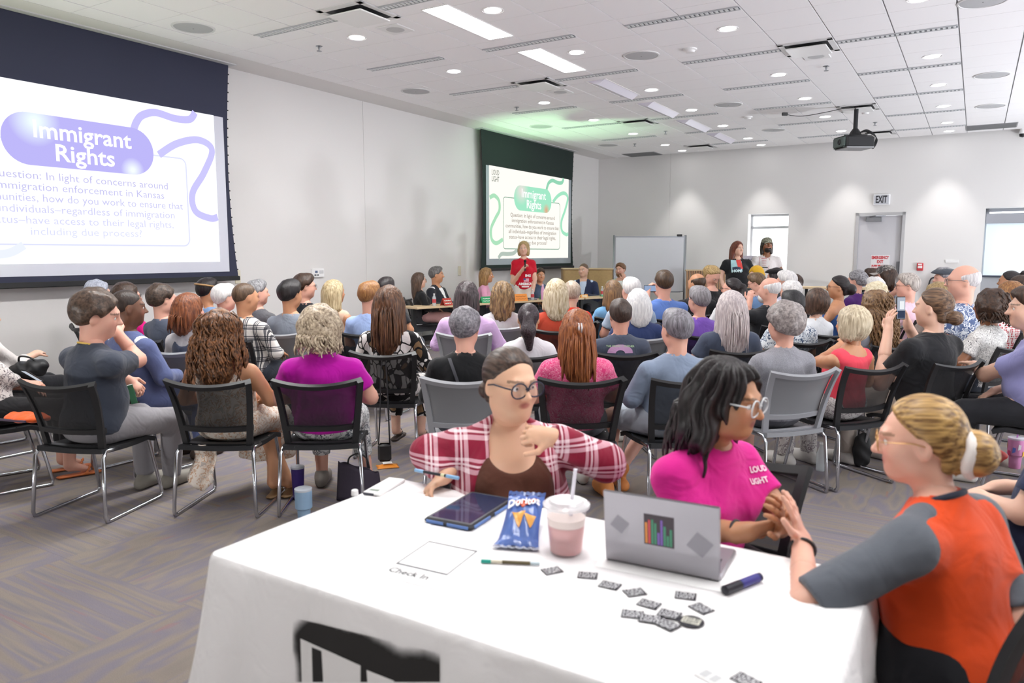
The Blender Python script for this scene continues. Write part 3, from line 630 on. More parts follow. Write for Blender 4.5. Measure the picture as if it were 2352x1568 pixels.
# ---- green stage uplight beside the smaller screen, and a yellow-green one by the large screen
UPL = [('small black uplight washing the ceiling green behind the panel', (-7.98, 12.2), 520, (.5, 1, .54), (-7.0, 13.1), 58), ('small black uplight on the floor by the large screen', (-8.0, 3.0), 110, (.85, 1, .5), (-7.0, 3.8), 90),
       ('added white uplight in the unseen back left corner', (-6.0, -1.8), 480, (1, .99, .97), (-5.0, 1.5), 130), ('added white uplight behind the viewpoint', (-1.0, -2.6), 260, (1, .99, .97), (-1.5, 2.5), 130), ('added lavender uplight by the near right wall', (4.0, 4.0), 620, (.93, .93, 1), (1.5, 6.0), 130), ('added lavender uplight by the middle of the right wall', (4.2, 9.5), 620, (.9, .91, 1), (1.2, 10.5), 130), ('added lavender uplight by the far end of the right wall', (4.2, 15.0), 950, (.92, .95, 1), (-1.5, 14.5), 130)]  # white and lavender uplights are added out of view to lift the ceiling
for lab, (a, b), e, c, (ta, tb), an in UPL:
    t = thing('stage_uplight', lab, 'stage light', RP(a, b, 0), RROT)
    obj('housing', MB().lathe([(.09, .05), (.10, .08), (.10, .22), (.085, .22), (.08, .12)], 16), BLACKM, t, smooth='auto'); obj('yoke', MB().box(-.11, .11, -.02, .02, 0, .04).box(-.115, -.105, -.02, .02, 0, .16).box(.105, .115, -.02, .02, 0, .16), BLACKM, t); obj('lens', MB().lathe([(0, .205), (.085, .205)], 16, cap=False), emitmat(c, 3.0), t)
    d = RP(ta, tb, CZ) - RP(a, b, .25); spot_light('uplight_lamp', RP(a, b, .25), e, c, d.to_track_quat('-Z', 'Y').to_euler(), math.radians(an), .95, .08)
# ================================================================ implicit surfaces -> continuous meshes
def V(*p): return np.array(p, dtype=np.float64)
def rx(a): c, s = math.cos(a), math.sin(a); return np.array([[1, 0, 0], [0, c, -s], [0, s, c]])
def ry(a): c, s = math.cos(a), math.sin(a); return np.array([[c, 0, s], [0, 1, 0], [-s, 0, c]])
def rzm(a): c, s = math.cos(a), math.sin(a); return np.array([[c, -s, 0], [s, c, 0], [0, 0, 1]])
class Cone:      # capsule with two radii, optional flat end at b, optional flattening along axis fl
    def __init__(s, a, b, ra, rb, flat=False): s.a, s.b, s.ra, s.rb, s.flat = V(*a), V(*b), ra, rb, flat
    def grow(s, g): return Cone(s.a, s.b, s.ra + g, s.rb + g, s.flat)
    def box(s): r = max(s.ra, s.rb); return np.minimum(s.a, s.b) - r, np.maximum(s.a, s.b) + r
    def d(s, X, Y, Z):
        ba = s.b - s.a; L2 = max(ba @ ba, 1e-9); px, py, pz = X - s.a[0], Y - s.a[1], Z - s.a[2]
        q = (px*ba[0] + py*ba[1] + pz*ba[2])/L2; t = np.clip(q, 0, 1)
        r = np.sqrt((px - t*ba[0])**2 + (py - t*ba[1])**2 + (pz - t*ba[2])**2) - (s.ra + (s.rb - s.ra)*t)
        if s.flat: r = np.maximum(r, (q - 1)*math.sqrt(L2))
        return r
class Ell:
    def __init__(s, c, r, R=None): s.c, s.r, s.R = V(*c), V(*r), R
    def grow(s, g): return Ell(s.c, s.r + g, s.R)
    def box(s): r = max(s.r) if s.R is not None else s.r; return s.c - r, s.c + r
    def d(s, X, Y, Z):
        x, y, z = X - s.c[0], Y - s.c[1], Z - s.c[2]
        if s.R is not None:
            R = s.R; x, y, z = R[0, 0]*x + R[1, 0]*y + R[2, 0]*z, R[0, 1]*x + R[1, 1]*y + R[2, 1]*z, R[0, 2]*x + R[1, 2]*y + R[2, 2]*z
        k0 = np.sqrt((x/s.r[0])**2 + (y/s.r[1])**2 + (z/s.r[2])**2); k1 = np.sqrt((x/s.r[0]**2)**2 + (y/s.r[1]**2)**2 + (z/s.r[2]**2)**2)
        return k0*(k0 - 1)/np.maximum(k1, 1e-6)
CORN = np.array([(i, j, k) for i in (0, 1) for j in (0, 1) for k in (0, 1)])
EDGES = [(a, b) for a in range(8) for b in range(a + 1, 8) if np.abs(CORN[a] - CORN[b]).sum() == 1]
class Field:
    def __init__(s, prims, h, pad=.03):
        lo = np.min([p.box()[0] for p in prims], 0) - pad; hi = np.max([p.box()[1] for p in prims], 0) + pad
        s.h = h; s.lo = lo; n = np.ceil((hi - lo)/h).astype(int) + 1
        s.ax = [lo[i] + h*np.arange(n[i]) for i in range(3)]; s.D = np.full(tuple(n), .2, dtype=np.float32)
    def sl(s, lo, hi, m):
        i0 = np.maximum(np.floor((lo - m - s.lo)/s.h).astype(int), 0); i1 = np.ceil((hi + m - s.lo)/s.h).astype(int) + 1
        q = tuple(slice(a, max(a, b)) for a, b in zip(i0, i1))
        return q, s.ax[0][q[0]][:, None, None], s.ax[1][q[1]][None, :, None], s.ax[2][q[2]][None, None, :]
    def add(s, p, k=.02):
        q, X, Y, Z = s.sl(*p.box(), max(k, .02) + 2*s.h)
        if s.D[q].size == 0: return s
        d = p.d(X, Y, Z); D = s.D[q]; hh = np.maximum(k - np.abs(D - d), 0)/k; s.D[q] = np.minimum(D, d) - hh*hh*k*.25; return s
    def sub(s, p, k=.008):
        q, X, Y, Z = s.sl(*p.box(), k + 2*s.h)
        if s.D[q].size == 0: return s
        d = -p.d(X, Y, Z); D = s.D[q]; hh = np.maximum(k - np.abs(D - d), 0)/k; s.D[q] = np.maximum(D, d) + hh*hh*k*.25; return s
    def cut(s, n, c):          # keep n.p <= c
        X, Y, Z = s.grid(); s.D = np.maximum(s.D, (n[0]*X + n[1]*Y + n[2]*Z - c).astype(np.float32)); return s
    def grid(s): return s.ax[0][:, None, None], s.ax[1][None, :, None], s.ax[2][None, None, :]
    def warp(s, fn): X, Y, Z = s.grid(); s.D = (s.D + fn(X, Y, Z)).astype(np.float32); return s
    def mesh(s):
        D = s.D; 
        for ax in range(3):
            a = [slice(None)]*3; a[ax] = 0; D[tuple(a)] = np.maximum(D[tuple(a)], .002); a[ax] = -1; D[tuple(a)] = np.maximum(D[tuple(a)], .002)
        ins = D < 0; n = np.array(D.shape) - 1
        cnt = np.zeros(tuple(n), dtype=np.int8)
        for c in CORN: cnt += ins[c[0]:c[0] + n[0], c[1]:c[1] + n[1], c[2]:c[2] + n[2]]
        act = np.argwhere((cnt > 0) & (cnt < 8))
        if len(act) == 0: return np.zeros((0, 3)), np.zeros((0, 4), int)
        idx = np.full(tuple(n), -1, dtype=np.int64); idx[act[:, 0], act[:, 1], act[:, 2]] = np.arange(len(act))
        val = np.stack([D[act[:, 0] + c[0], act[:, 1] + c[1], act[:, 2] + c[2]] for c in CORN], 1).astype(np.float64)
        acc = np.zeros((len(act), 3)); w = np.zeros(len(act))
        for a, b in EDGES:
            va, vb = val[:, a], val[:, b]; m = (va < 0) != (vb < 0); t = np.where(m, va/np.where(m, va - vb, 1), 0)
            acc += (CORN[a] + t[:, None]*(CORN[b] - CORN[a]))*m[:, None]; w += m
        P = s.lo + s.h*(act + acc/w[:, None]); Q = []
        for ax in range(3):
            u, v = [(1, 2), (2, 0), (0, 1)][ax]
            a = [slice(None)]*3; b = [slice(None)]*3; a[ax] = slice(0, -1); b[ax] = slice(1, None)
            A, B = ins[tuple(a)], ins[tuple(b)]; e = np.argwhere(A != B)
            ok = (e[:, u] > 0) & (e[:, v] > 0) & (e[:, u] < n[u]) & (e[:, v] < n[v]); e = e[ok]
            if not len(e): continue
            du = np.zeros(3, int); du[u] = 1; dv = np.zeros(3, int); dv[v] = 1
            g = lambda x: idx[x[:, 0], x[:, 1], x[:, 2]]
            q = np.stack([g(e - du - dv), g(e - dv), g(e), g(e - du)], 1); fl = ~A[e[:, 0], e[:, 1], e[:, 2]]
            q[fl] = q[fl][:, ::-1]; Q.append(q)
        return P, np.concatenate(Q)
def quadmesh(name, P, Q, mat, cols=None):
    me = bpy.data.meshes.new(name); nv, nf = len(P), len(Q)
    me.vertices.add(nv); me.vertices.foreach_set('co', np.asarray(P, np.float32).ravel())
    me.loops.add(nf*4); me.loops.foreach_set('vertex_index', np.asarray(Q, np.int32).ravel())
    me.polygons.add(nf); me.polygons.foreach_set('loop_start', np.arange(nf, dtype=np.int32)*4); me.polygons.foreach_set('loop_total', np.full(nf, 4, np.int32))
    me.polygons.foreach_set('use_smooth', np.ones(nf, bool)); me.update(calc_edges=True); me.materials.append(mat)
    if cols is not None:
        a = me.color_attributes.new('Col', 'FLOAT_COLOR', 'POINT'); a.data.foreach_set('color', np.asarray(cols, np.float32).ravel())
    return me
def sines(seed, freq, n=4):
    r = np.random.RandomState(seed); K = r.normal(size=(n, 3)); K /= np.linalg.norm(K, axis=1)[:, None]; K *= freq*(.7 + .6*r.rand(n, 1)); ph = r.rand(n)*6.28
    return lambda X, Y, Z: sum(np.sin(K[i, 0]*X + K[i, 1]*Y + K[i, 2]*Z + ph[i]) for i in range(n))/n

# ================================================================ people
SKIN = dict(fair='#e0b59e', pink='#dda894', tan='#c58f6c', brown='#8a5a3c', dark='#6b4632', olive='#cfa583')
def frame_from(y, up):          # columns: x, y, z with given y direction
    y = y/np.linalg.norm(y); x = np.cross(y, up); x /= max(np.linalg.norm(x), 1e-6); z = np.cross(x, y); return np.stack([x, y, z], 1)
def hand_prims(w, d, nrm, side, curl=.5, sc=1.0, spread=.12, thumb=.6):
    """palm + five fingers; w wrist, d direction of the fingers, nrm palm normal, side +1 = thumb on +x of (d x nrm)"""
    d = d/np.linalg.norm(d); nrm = nrm - d*(nrm @ d); nrm /= np.linalg.norm(nrm); x = np.cross(d, nrm)*side
    out = []; pl = .088*sc
    c = w + d*pl*.55; R = np.stack([x, d, nrm], 1)
    out.append((Ell(c, (.038*sc, .052*sc, .0155*sc), R), .012)); out.append((Cone(w - d*.03, w + d*.02*sc, .026*sc, .024*sc), .02))
    L = [.078, .086, .080, .062]; off = [.028, .0095, -.0095, -.028]
    for i in range(4):
        b = w + d*pl*(.98 - .05*abs(i - 1.2)) + x*off[i]*sc; a = spread*(1.5 - i); dd = d*math.cos(a) + x*math.sin(a); p = b; ang = 0; r = .0092*sc if i < 3 else .008*sc
        for s, (fr, cu) in enumerate(((.45, .75), (.32, 1.0), (.23, .7))):
            ang += curl*cu; v = dd*math.cos(ang) + nrm*math.sin(ang); q = p + v*L[i]*fr*sc; out.append((Cone(p, q, r, r*.92), .006)); p = q; r *= .92
    p = w + d*pl*.25 + x*.03*sc; v = x*.75 + d*.6 + nrm*.25*thumb; v /= np.linalg.norm(v); q = p + v*.04*sc; out.append((Cone(p, q, .0135*sc, .011*sc), .012))
    v2 = d*.85 + x*.25 + nrm*.45*thumb; v2 /= np.linalg.norm(v2); out.append((Cone(q, q + v2*.048*sc, .011*sc, .009*sc), .006))
    return out
def head_prims(fem, full):
    P = [(Ell((0, -.012, .028), (.077, .097, .090)), .03), (Ell((0, .026, -.03), (.061 + .006*full, .066, .082)), .04), (Ell((0, .052, -.086), (.034 + .008*full, .031, .026)), .035)]
    for s in (-1, 1):
        P.append((Ell((s*.037, .050, -.030), (.027 + .005*full, .030, .032)), .03)); P.append((Ell((s*.050, .005, -.065), (.018 + .012*full, .035, .03)), .03))
    P.append((Cone((-.034, .084, .023), (.034, .084, .023), .010 if fem else .013, .010 if fem else .013), .022))
    P.append((Cone((0, .088, .014), (0, .111, -.026), .007, .0115), .014))
    for s in (-1, 1): P.append((Ell((s*.012, .100, -.029), (.008, .009, .007)), .008))
    if full > .3: P.append((Ell((0, .015, -.105), (.05, .055, .03)), .04))
    return P
SKULL = dict()
def build_head(h, skin, fem, full, face, neck, ears=True, brow='#4a382c', lip=None, smile=0.0, near_face=False):
    """head + neck in head space (centre of the skull at 0, looking along +y)"""
    pr = head_prims(fem, full); allp = [p for p, k in pr] + [neck, Ell((0, 0, 0), (.095, .125, .125))]
    F = Field(allp, h, .02)
    for p, k in pr: F.add(p, k)
    for s in (-1, 1): F.sub(Ell((s*.033, .104, .003), (.0175, .02, .0095)), .014)
    for p, k in ((Ell((0, .0835, -.0520), (.023, .009, .0045)), .006), (Ell((0, .0822, -.0605), (.019, .009, .0055)), .006)): F.add(p, k)
    F.sub(Cone((-.019, .097, -.056 + smile), (.019, .097, -.056 + smile), .0018, .0018), .005)
    if ears:
        for s in (-1, 1): F.add(Ell((s*.078, -.008, -.006), (.010, .019, .032), rzm(s*.35) @ rx(-.2)), .010); F.sub(Ell((s*.089, -.002, -.002), (.007, .010, .018)), .006)
    F.add(neck, .03)
    P, Q = F.mesh(); c = np.tile(np.array(lin(skin)), (len(P), 1)); base = c[0, :3].copy()
    x, y, z = P.T
    if h < .012:
        lipc = np.array(lin(lip or '#b9675f')[:3]); m = np.clip(1.3 - ((np.abs(x)/.024)**2 + ((z + .056)/.0115)**2), 0, 1)*(y > .070)*(.75 if near_face else .5); c[:, :3] = c[:, :3]*(1 - m[:, None]) + lipc*m[:, None]
        ch = np.clip(1 - ((np.abs(x) - .042)/.03)**2 - ((z + .028)/.03)**2, 0, 1)*(y > .02)*.22; c[:, :3] = c[:, :3]*(1 - ch[:, None]) + np.array(lin('#c9756a')[:3])*ch[:, None]
        bz = .029 - 9*(np.abs(x) - .036)**2; m = ((np.abs(z - bz) < .0042) & (np.abs(np.abs(x) - .034) < .022) & (y > .05))*(.6 if fem else .8)
        c[:, :3] = c[:, :3]*(1 - m[:, None]) + np.array(lin(brow)[:3])*m[:, None]
    return P, Q, c
EYE = {}
def eye_mesh(iris):
    if iris in EYE: return EYE[iris]
    n, m = 14, 12; v = []; f = []; cols = []
    for j in range(m + 1):
        th = PI*j/m
        for i in range(n): ph = 2*PI*i/n; v.append((.0125*math.sin(th)*math.cos(ph), .0125*math.cos(th), .0125*math.sin(th)*math.sin(ph))); cols.append(lin('#120d0b') if th < .2 else lin(iris) if th < .5 else lin('#efe9e4'))
    for j in range(m):
        for i in range(n): f.append((j*n + i, j*n + (i + 1) % n, (j + 1)*n + (i + 1) % n, (j + 1)*n + i))
    me = mesh_from('eye', v, f, True); a = me.color_attributes.new('Col', 'FLOAT_COLOR', 'POINT'); a.data.foreach_set('color', np.array(cols, np.float32).ravel())
    if 'eye' not in MATS:
        mm, nt, b = newmat('eye'); at = N(nt, 'ShaderNodeVertexColor'); at.layer_name = 'Col'; nt.links.new(at.outputs['Color'], b.inputs['Base Color']); b.inputs['Roughness'].default_value = .12; MATS['eye'] = mm
    me.materials.append(MATS['eye']); EYE[iris] = me; return me
def hair_field(style, h, vol=1.0, length=.25, part=0, seed=1):
    """hair volume in head space. returns Field"""
    t = .012*vol; base = Ell((0, -.014, .032), (.081 + t, .101 + t, .094 + t)); prims = [(base, .02)]; post = []; noise = None
    sd = seed; wav = 0; plane = (0.0, -.80, -1.0, .020)
    if style in ('short', 'bald', 'buzz'):
        if style == 'bald': base = Ell((0, -.014, .030), (.084, .104, .094)); prims = [(base, .02)]
        if style == 'buzz': base = Ell((0, -.013, .030), (.080, .100, .094)); prims = [(base, .02)]
        if style == 'short': prims.append((Ell((0, .045, .092), (.062, .045, .030 + .012*vol)), .03))
    elif style == 'shortcurl': prims.append((Ell((0, -.02, .03), (.100*vol, .118*vol, .108*vol)), .03))
    elif style == 'curlbob': prims += [(Ell((0, -.035, .0), (.128*vol, .118*vol, .135*vol)), .04)]
    elif style == 'bob':
        prims += [(Ell((0, -.03, -.005), (.100*vol, .108, .118)), .04), (Ell((.07, -.01, -.06), (.035, .06, .07)), .03), (Ell((-.07, -.01, -.06), (.035, .06, .07)), .03)]
    elif style in ('long', 'wavy', 'curlylong'):
        w = .105*vol; L = length
        prims += [(Ell((0, -.045, -.03), (w, .080, .12)), .05), (Ell((0, -.085, -.03 - L/2), (w*1.02, .055*vol, .07 + L/2)), .05)]
        for s in (-1, 1): prims += [(Cone((s*.078, -.005, .0), (s*.092*vol, -.02, -.06 - L*.45), .030*vol, .034*vol), .03)]
    elif style in ('bun', 'pony', 'updo', 'halfup'):
        if style == 'bun': prims += [(Ell((0, -.135, -.02 if part == 0 else part), (.05*vol, .042*vol, .046*vol)), .012)]
        if style == 'updo': prims += [(Ell((0, -.115, .0), (.07*vol, .05*vol, .075*vol)), .03)]
        if style == 'pony': prims += [(Ell((0, -.118, .035), (.03, .026, .03)), .012), (Cone((0, -.135, .03), (0, -.15, -.08), .034*vol, .052*vol), .02), (Cone((0, -.15, -.08), (.01, -.13, -.12 - length), .052*vol, .026), .03)]
        if style == 'halfup':
            L = length; prims += [(Ell((0, -.118, .03), (.045, .03, .03)), .015), (Ell((0, -.085, -.03 - L/2), (.10*vol, .052*vol, .07 + L/2)), .05), (Ell((0, -.05, -.03), (.1*vol, .07, .1)), .05)]
            for s in (-1, 1): prims += [(Cone((s*.078, -.01, .0), (s*.09*vol, -.035, -.05 - L*.4), .026*vol, .03*vol), .03)]
    if style in ('bun', 'pony', 'updo'): prims[0] = (Ell((0, -.016, .030), (.081 + .005*vol, .101 + .006*vol, .093 + .008*vol)), .02); prims.append((Ell((0, -.060, -.050), (.060, .046, .055)), .02))
    F = Field([p for p, k in prims], h, .035)
    for p, k in prims: F.add(p, k)
    lng = style in ('long', 'wavy', 'curlylong', 'curlbob', 'bob', 'halfup')
    # texture of the locks
    a1, a2 = sines(sd, 55, 4), sines(sd + 1, 120, 5)
    if style in ('shortcurl', 'curlbob', 'curlylong'):
        A = .010 if style != 'shortcurl' else .007
        F.warp(lambda X, Y, Z: A*a1(X*1.6, Y*1.6, Z*1.2) + .6*A*a2(X, Y, Z*.8))
    elif style in ('wavy',):
        F.warp(lambda X, Y, Z: .009*np.sin(np.arctan2(X, -Y)*15 + 1.2*np.sin(Z*42 + X*20))*np.clip((X*X + Y*Y)/.005, 0, 1) + .004*a2(X, Y, Z*.3))
    elif style == 'short':
        F.warp(lambda X, Y, Z: .0045*a2(X, Y, Z*.6) + .003*a1(X, Y, Z))
    elif style in ('buzz', 'bald'): pass
    elif style in ('bun', 'pony', 'updo'): F.warp(lambda X, Y, Z: (.0005)*np.sin(np.arctan2(X, Z + .02)*38 + Y*25)*np.clip((X*X + (Z + .02)**2)/.003, 0, 1) + .0014*a2(X, Y*.15, Z))
    else:
        F.warp(lambda X, Y, Z: (.0035*np.sin(np.arctan2(X, -Y)*30 + Z*9 + 1.5*np.sin(Z*14)))*np.clip((X*X + Y*Y)/.0045, 0, 1) + .003*a2(X, Y, Z*.12))
    if lng:
        X, Y, Z = F.grid(); ff = np.sin(np.arctan2(X, -Y)*11 + sd)*.012 + np.sin(np.arctan2(X, -Y)*29)*.006
        zmin = {'bob': -.125, 'curlbob': -.2}.get(style, -.10 - length); F.D = np.maximum(F.D, (zmin - Z + ff).astype(np.float32))
    # open the face
    if lng:
        F.sub(Ell((part*.4, .120, -.025), (.072 if style != 'curlbob' else .06, .095, .122)), .012); F.sub(Ell((0, .13, -.16), (.085, .13, .12)), .012)
        F.cut((0, 1, -.35), .082 - .35*.02)
    elif style in ('bald',):
        X, Y, Z = F.grid(); pl = .8*Y - Z - .03; F.D = (F.D + np.clip(1 + pl/.04, 0, 1)**2*.012).astype(np.float32); F.cut((0, .80, -1.0), .030); F.sub(Ell((0, .02, .10), (.085, .115, .085)), .02); F.cut((0, 1, 0), .03)
    else:
        F.sub(Ell((0, .128, -.015), (.078, .095, .122) if style in ('bun', 'pony', 'updo') else (.073, .088, .110)), .012); X, Y, Z = F.grid()
        body = style in ('pony', 'bun', 'updo')
        pl = (.78*Y - Z - .018)
        if body: pl = np.where(Y < -.045, np.where(Y < -.085, -1, -.105 - Z), 1.05*Y - Z - .004)
        F.D = (F.D + np.clip(1 + pl/.04, 0, 1)**2*(t + .008)).astype(np.float32); F.D = np.maximum(F.D, pl.astype(np.float32))
        for s in (-1, 1): F.sub(Ell((s*.09, .004, -.012), (.03, .024, .036)), .006)
    return F
def strands(F_pts, n, seed, r=.0035, L=.2, wave=0.0, coil=0.0):
    pass
BUILT = []
def person(label, px, yt, Y, yaw=None, hy=0, hp=0, hr=0, skin='fair', hair='short', hc=('#3a2a20', '#5a4332'), hv=1.0, hl=.2, hpart=0,
           fem=False, w=1.0, fat=0.0, top=('#4a4f58', 'plain'), sleeve='short', topkw={}, collar=0.05, legs='#3a3f4a', legkind='long', lean=-6, tw=0, roll=0,
           chair='black', pose=None, glasses=None, sc=None, shoes='#d8d5d0', res=None, stand=False, seat=.45, inner=None, eyes=None, armL=None, armR=None, handL=None, handR=None,
           legp=None, lip=None, brow=None, facefull=0.2, headsc=1.0, hem=None, group=None, hname='hair', beard=None, gkind='metal', name='person', shoekind='shoe', smile=0.0, topname=None, legname=None, cx=0, necklen=0, bust=None, hat=None, chairlabel=None, skirt=None, vneck=0, zero=None, raglan=None, open_front=False):
    tgt = atY(px, yt, Y); near = Y < 3.6; mid = Y < 6.6
    HR = res or (.0034 if near else .0078 if mid else .012)
    fac = 1.0 if near else 1.9 if mid else 2.5
    if yaw is None:
        tx, ty = .4, 12.6; yaw = math.degrees(math.atan2(tx - tgt.x, ty - tgt.y))
    htop = .128 + .014*hv*(hair not in ('bald', 'none', 'buzz')) if hair != 'shortcurl' else .140*hv
    if stand: s = sc or tgt.z/1.70
    else: s = sc or max(.86, min(1.16, (tgt.z - seat)/.85))
    fs = 1.0 if not stand else s
    # ---- skeleton (metres, facing +y, origin on the floor under the hips)
    hz = seat + .085 if not stand else .92*s
    la = math.radians(lean); RL = rzm(math.radians(-tw)) @ ry(math.radians(roll)) @ rx(-la)
    hip = V(0, 0, hz)
    def U(x, y, z): return hip + RL @ V(x*s, y*s, z*s)
    shw = .165*w + (0 if fem else .018); st = .405 if not stand else .455
    sh = {k: U(k*shw, -.012, st - .045) for k in (-1, 1)}
    nb = U(0, -.012, st + .03); hcn = U(0, .022, st + .218 + necklen) 
    hcen = nb + (hcn - nb)
    HRm = rzm(math.radians(-hy)) @ rx(math.radians(hp)) @ ry(math.radians(hr)); hs = s*headsc*1.04
    HRM = (RL @ rx(la)) @ HRm
    # ---- where the whole figure stands
    toploc = hcen + HRM @ V(0, -.01, htop)*hs
    rot = -math.radians(yaw); R3 = rzm(rot); off = R3 @ np.array([toploc[0], toploc[1], 0])
    root = Vector((tgt.x - off[0], tgt.y - off[1], 0))
    dz = tgt.z - toploc[2]
    if not stand and zero is None: # sink or raise the torso so that the head is where it is seen
        adj = max(-.12, min(.14, dz))
        hip2 = adj*.0
        st2 = adj
        for k in sh: sh[k] = sh[k] + V(0, 0, adj)
        nb = nb + V(0, 0, adj); hcen = hcen + V(0, 0, adj)
    else: adj = 0
    if zero: zero(locals())
    thick = 1 + .5*(w - 1)
    # ---- limbs
    if stand:
        hipj = {k: V(k*.09*s, 0, .90*s) for k in (-1, 1)}; knee = {k: V(k*.1*s, .02, .49*s) for k in (-1, 1)}; ank = {k: V(k*.105*s, -.01, .08) for k in (-1, 1)}
    else:
        hipj = {k: V(k*.095*thick, .02, hz + .005) for k in (-1, 1)}; knee = {k: V(k*.11*thick, .44, seat + .055) for k in (-1, 1)}; ank = {k: V(k*.11, .42, .085) for k in (-1, 1)}
        if legp:
            for k, (kn, an) in legp.items(): knee[k] = V(*kn); ank[k] = V(*an)
    dfl = {-1: ((-.25*w, .03, .16), (-.10, .25, .11)), 1: ((.25*w, .03, .16), (.10, .25, .11))} if not stand else {-1: ((-.25*w, -.02, .20), (-.24*w, .08, -.03)), 1: ((.25*w, -.02, .20), (.24*w, .08, -.03))}
    elb, wri, hdir, hnrm, hcurl = {}, {}, {}, {}, {}
    for k, a, hd in ((-1, armL, handL), (1, armR, handR)):
        if a and a[0] == 'W':
            g = lambda q: R3.T @ (np.array(atY(*q)) - np.array(root)); elb[k], wri[k] = g(a[1]), g(a[2])
            fd = wri[k] - elb[k]; fd /= np.linalg.norm(fd)
            if hd: hdir[k], hnrm[k], hcurl[k] = R3.T @ V(*hd[0]), R3.T @ V(*hd[1]), hd[2]
            else: hdir[k] = fd; hnrm[k] = V(-k*.6, .3, -.5); hcurl[k] = .5
            continue
        e, wv = (a if a else dfl[k]); elb[k] = U(*e) + V(0, 0, adj*.6) if not a else U(*e) + V(0, 0, adj); wri[k] = U(*wv) + V(0, 0, adj*.3) if not a else U(*wv) + V(0, 0, adj)
        fd = wri[k] - elb[k]; fd /= np.linalg.norm(fd)
        if hd: hdir[k], hnrm[k], hcurl[k] = V(*hd[0]), V(*hd[1]), hd[2]
        else: hdir[k] = fd*.8 + V(-k*.25, .3, -.25); hnrm[k] = V(-k*.2, .0, -1.0); hcurl[k] = .35
    # torso prims (in body frame, follow the lean)
    zz = lambda z: z*(1 + adj/(st*s)) 
    def UE(x, y, z, r): return Ell(U(x, y, zz(z)), V(*r)*s, RL)
    torso = [(UE(0, -.0, .02, (.168*thick + fat*.6, .125*thick + fat*.6, .13)), .05), (UE(0, .015 + fat*.5, .15, (.150*thick + fat, .115*thick + fat, .15)), .06), (UE(0, -.005, .29, (.150*thick + fat*.5, .104*thick + fat*.4, .160)), .06)]
    if bust if bust is not None else fem:
        for k in (-1, 1): torso.append((UE(k*.07*thick, .075 + fat*.5, .26, (.07*thick, .062*thick + fat*.2, .07)), .05))
    trap = [(Cone(sh[-1]*.9 + nb*.1, sh[1]*.9 + nb*.1, .050*s*thick, .050*s*thick), .05), (Cone(sh[-1]*.5 + nb*.5 - V(0, 0, .01), nb, .048*s, .055*s), .05), (Cone(sh[1]*.5 + nb*.5 - V(0, 0, .01), nb, .048*s, .055*s), .05)]
    upper = {k: Cone(sh[k], elb[k], .049*s*thick + fat*.2, .041*s*thick + fat*.1) for k in (-1, 1)}
    fore = {k: Cone(elb[k], wri[k], .042*s*thick + fat*.1, .028*s) for k in (-1, 1)}
    thigh = {k: Cone(hipj[k], knee[k], .088*thick + fat*.4, .062*thick) for k in (-1, 1)}
    calf = {k: Cone(knee[k], ank[k], .058*thick, .040) for k in (-1, 1)}
    neckr = (.050 if fem else .057)*s*(1 + .3*(thick - 1) + fat*.4)
    sk = SKIN.get(skin, skin)
    t = thing(name, label, 'person', root, (0, 0, rot), group)
    # ---- body
    bh = .016 if near else .026 if mid else .034
    pr = torso + trap + [(upper[k], .02) for k in (-1, 1)] + [(fore[k], .02) for k in (-1, 1)] + [(thigh[k], .04) for k in (-1, 1)] + [(calf[k], .02) for k in (-1, 1)]
    for k in (-1, 1): pr.append((Cone(ank[k], ank[k] + V(0, .12, -.045), .036, .026), .02))
    pr.append((Cone(nb - V(0, 0, .03), nb*.5 + hcen*.5, neckr*.86, neckr*.8), .02))
    F = Field([p for p, k in pr], bh)
    for p, k in pr: F.add(p, k)
    P, Q = F.mesh(); cols = np.tile(np.array(lin(sk)), (len(P), 1)); parts = [(P, Q, cols)]
    # hands
    for k in (-1, 1):
        hp_ = hand_prims(wri[k], hdir[k], hnrm[k], -k if hnrm[k][2] < .3 else -k, hcurl[k], .97*s)
        hp_.append((Cone(elb[k]*.45 + wri[k]*.55, wri[k], .034*s*thick + fat*.06, .0285*s), .02))
        F = Field([p for p, q in hp_], .0036 if near else (.0064 if (armL or armR) else .013) if mid else (.0085 if (armL or armR) else .016), .012)
        for p, q in hp_: F.add(p, q)
        P, Q = F.mesh(); parts.append((P, Q, np.tile(np.array(lin(sk)), (len(P), 1))))
    # head
    HI = HRM.T; nl = HI @ (nb - V(0, 0, .035) - hcen)/hs; neck = Cone(nl, (0, -.022, -.05), neckr/hs*1.08, neckr/hs)
    P, Q, c = build_head(HR, sk, fem, facefull, True, neck, brow=brow or (hc[0] if hair != 'bald' else '#9a8c80'), lip=lip, smile=smile, ears=True, near_face=near)
    parts.append(((P*hs) @ HRM.T + hcen, Q, c)); o = 0; PP, QQ, CC = [], [], []
    for P, Q, c in parts: PP.append(P); QQ.append(Q + o); CC.append(c); o += len(P)
    obj('body', quadmesh('body', np.concatenate(PP), np.concatenate(QQ), skinmat(), np.concatenate(CC)), skinmat(), t)
    HM = Matrix.Translation(Vector(hcen)) @ Matrix(HRM.tolist()).to_4x4() @ Matrix.Scale(hs, 4)
    seed = int(abs(px)*7 + yt) % 9999
    def headpart(nm, me, mat, parent=None):
        q = obj(nm, me, mat, parent or t); 
        if parent is None: q.matrix_local = HM
        return q
    if hair != 'none':
        F = hair_field(hair, (.0046 if near else .0085 if mid else .013), hv, hl, hpart, seed); P, Q = F.mesh()
        headpart(hname, quadmesh('hair', P, Q, hairmat(hc[0], hc[1], 'curl' in hair, hair in ('bun', 'pony', 'updo'))), None)
        if mid and hair in ('curlylong', 'wavy', 'curlbob', 'long', 'halfup'): lock_tubes(t, HM, hair, hc, hv, hl, seed, headpart, near)
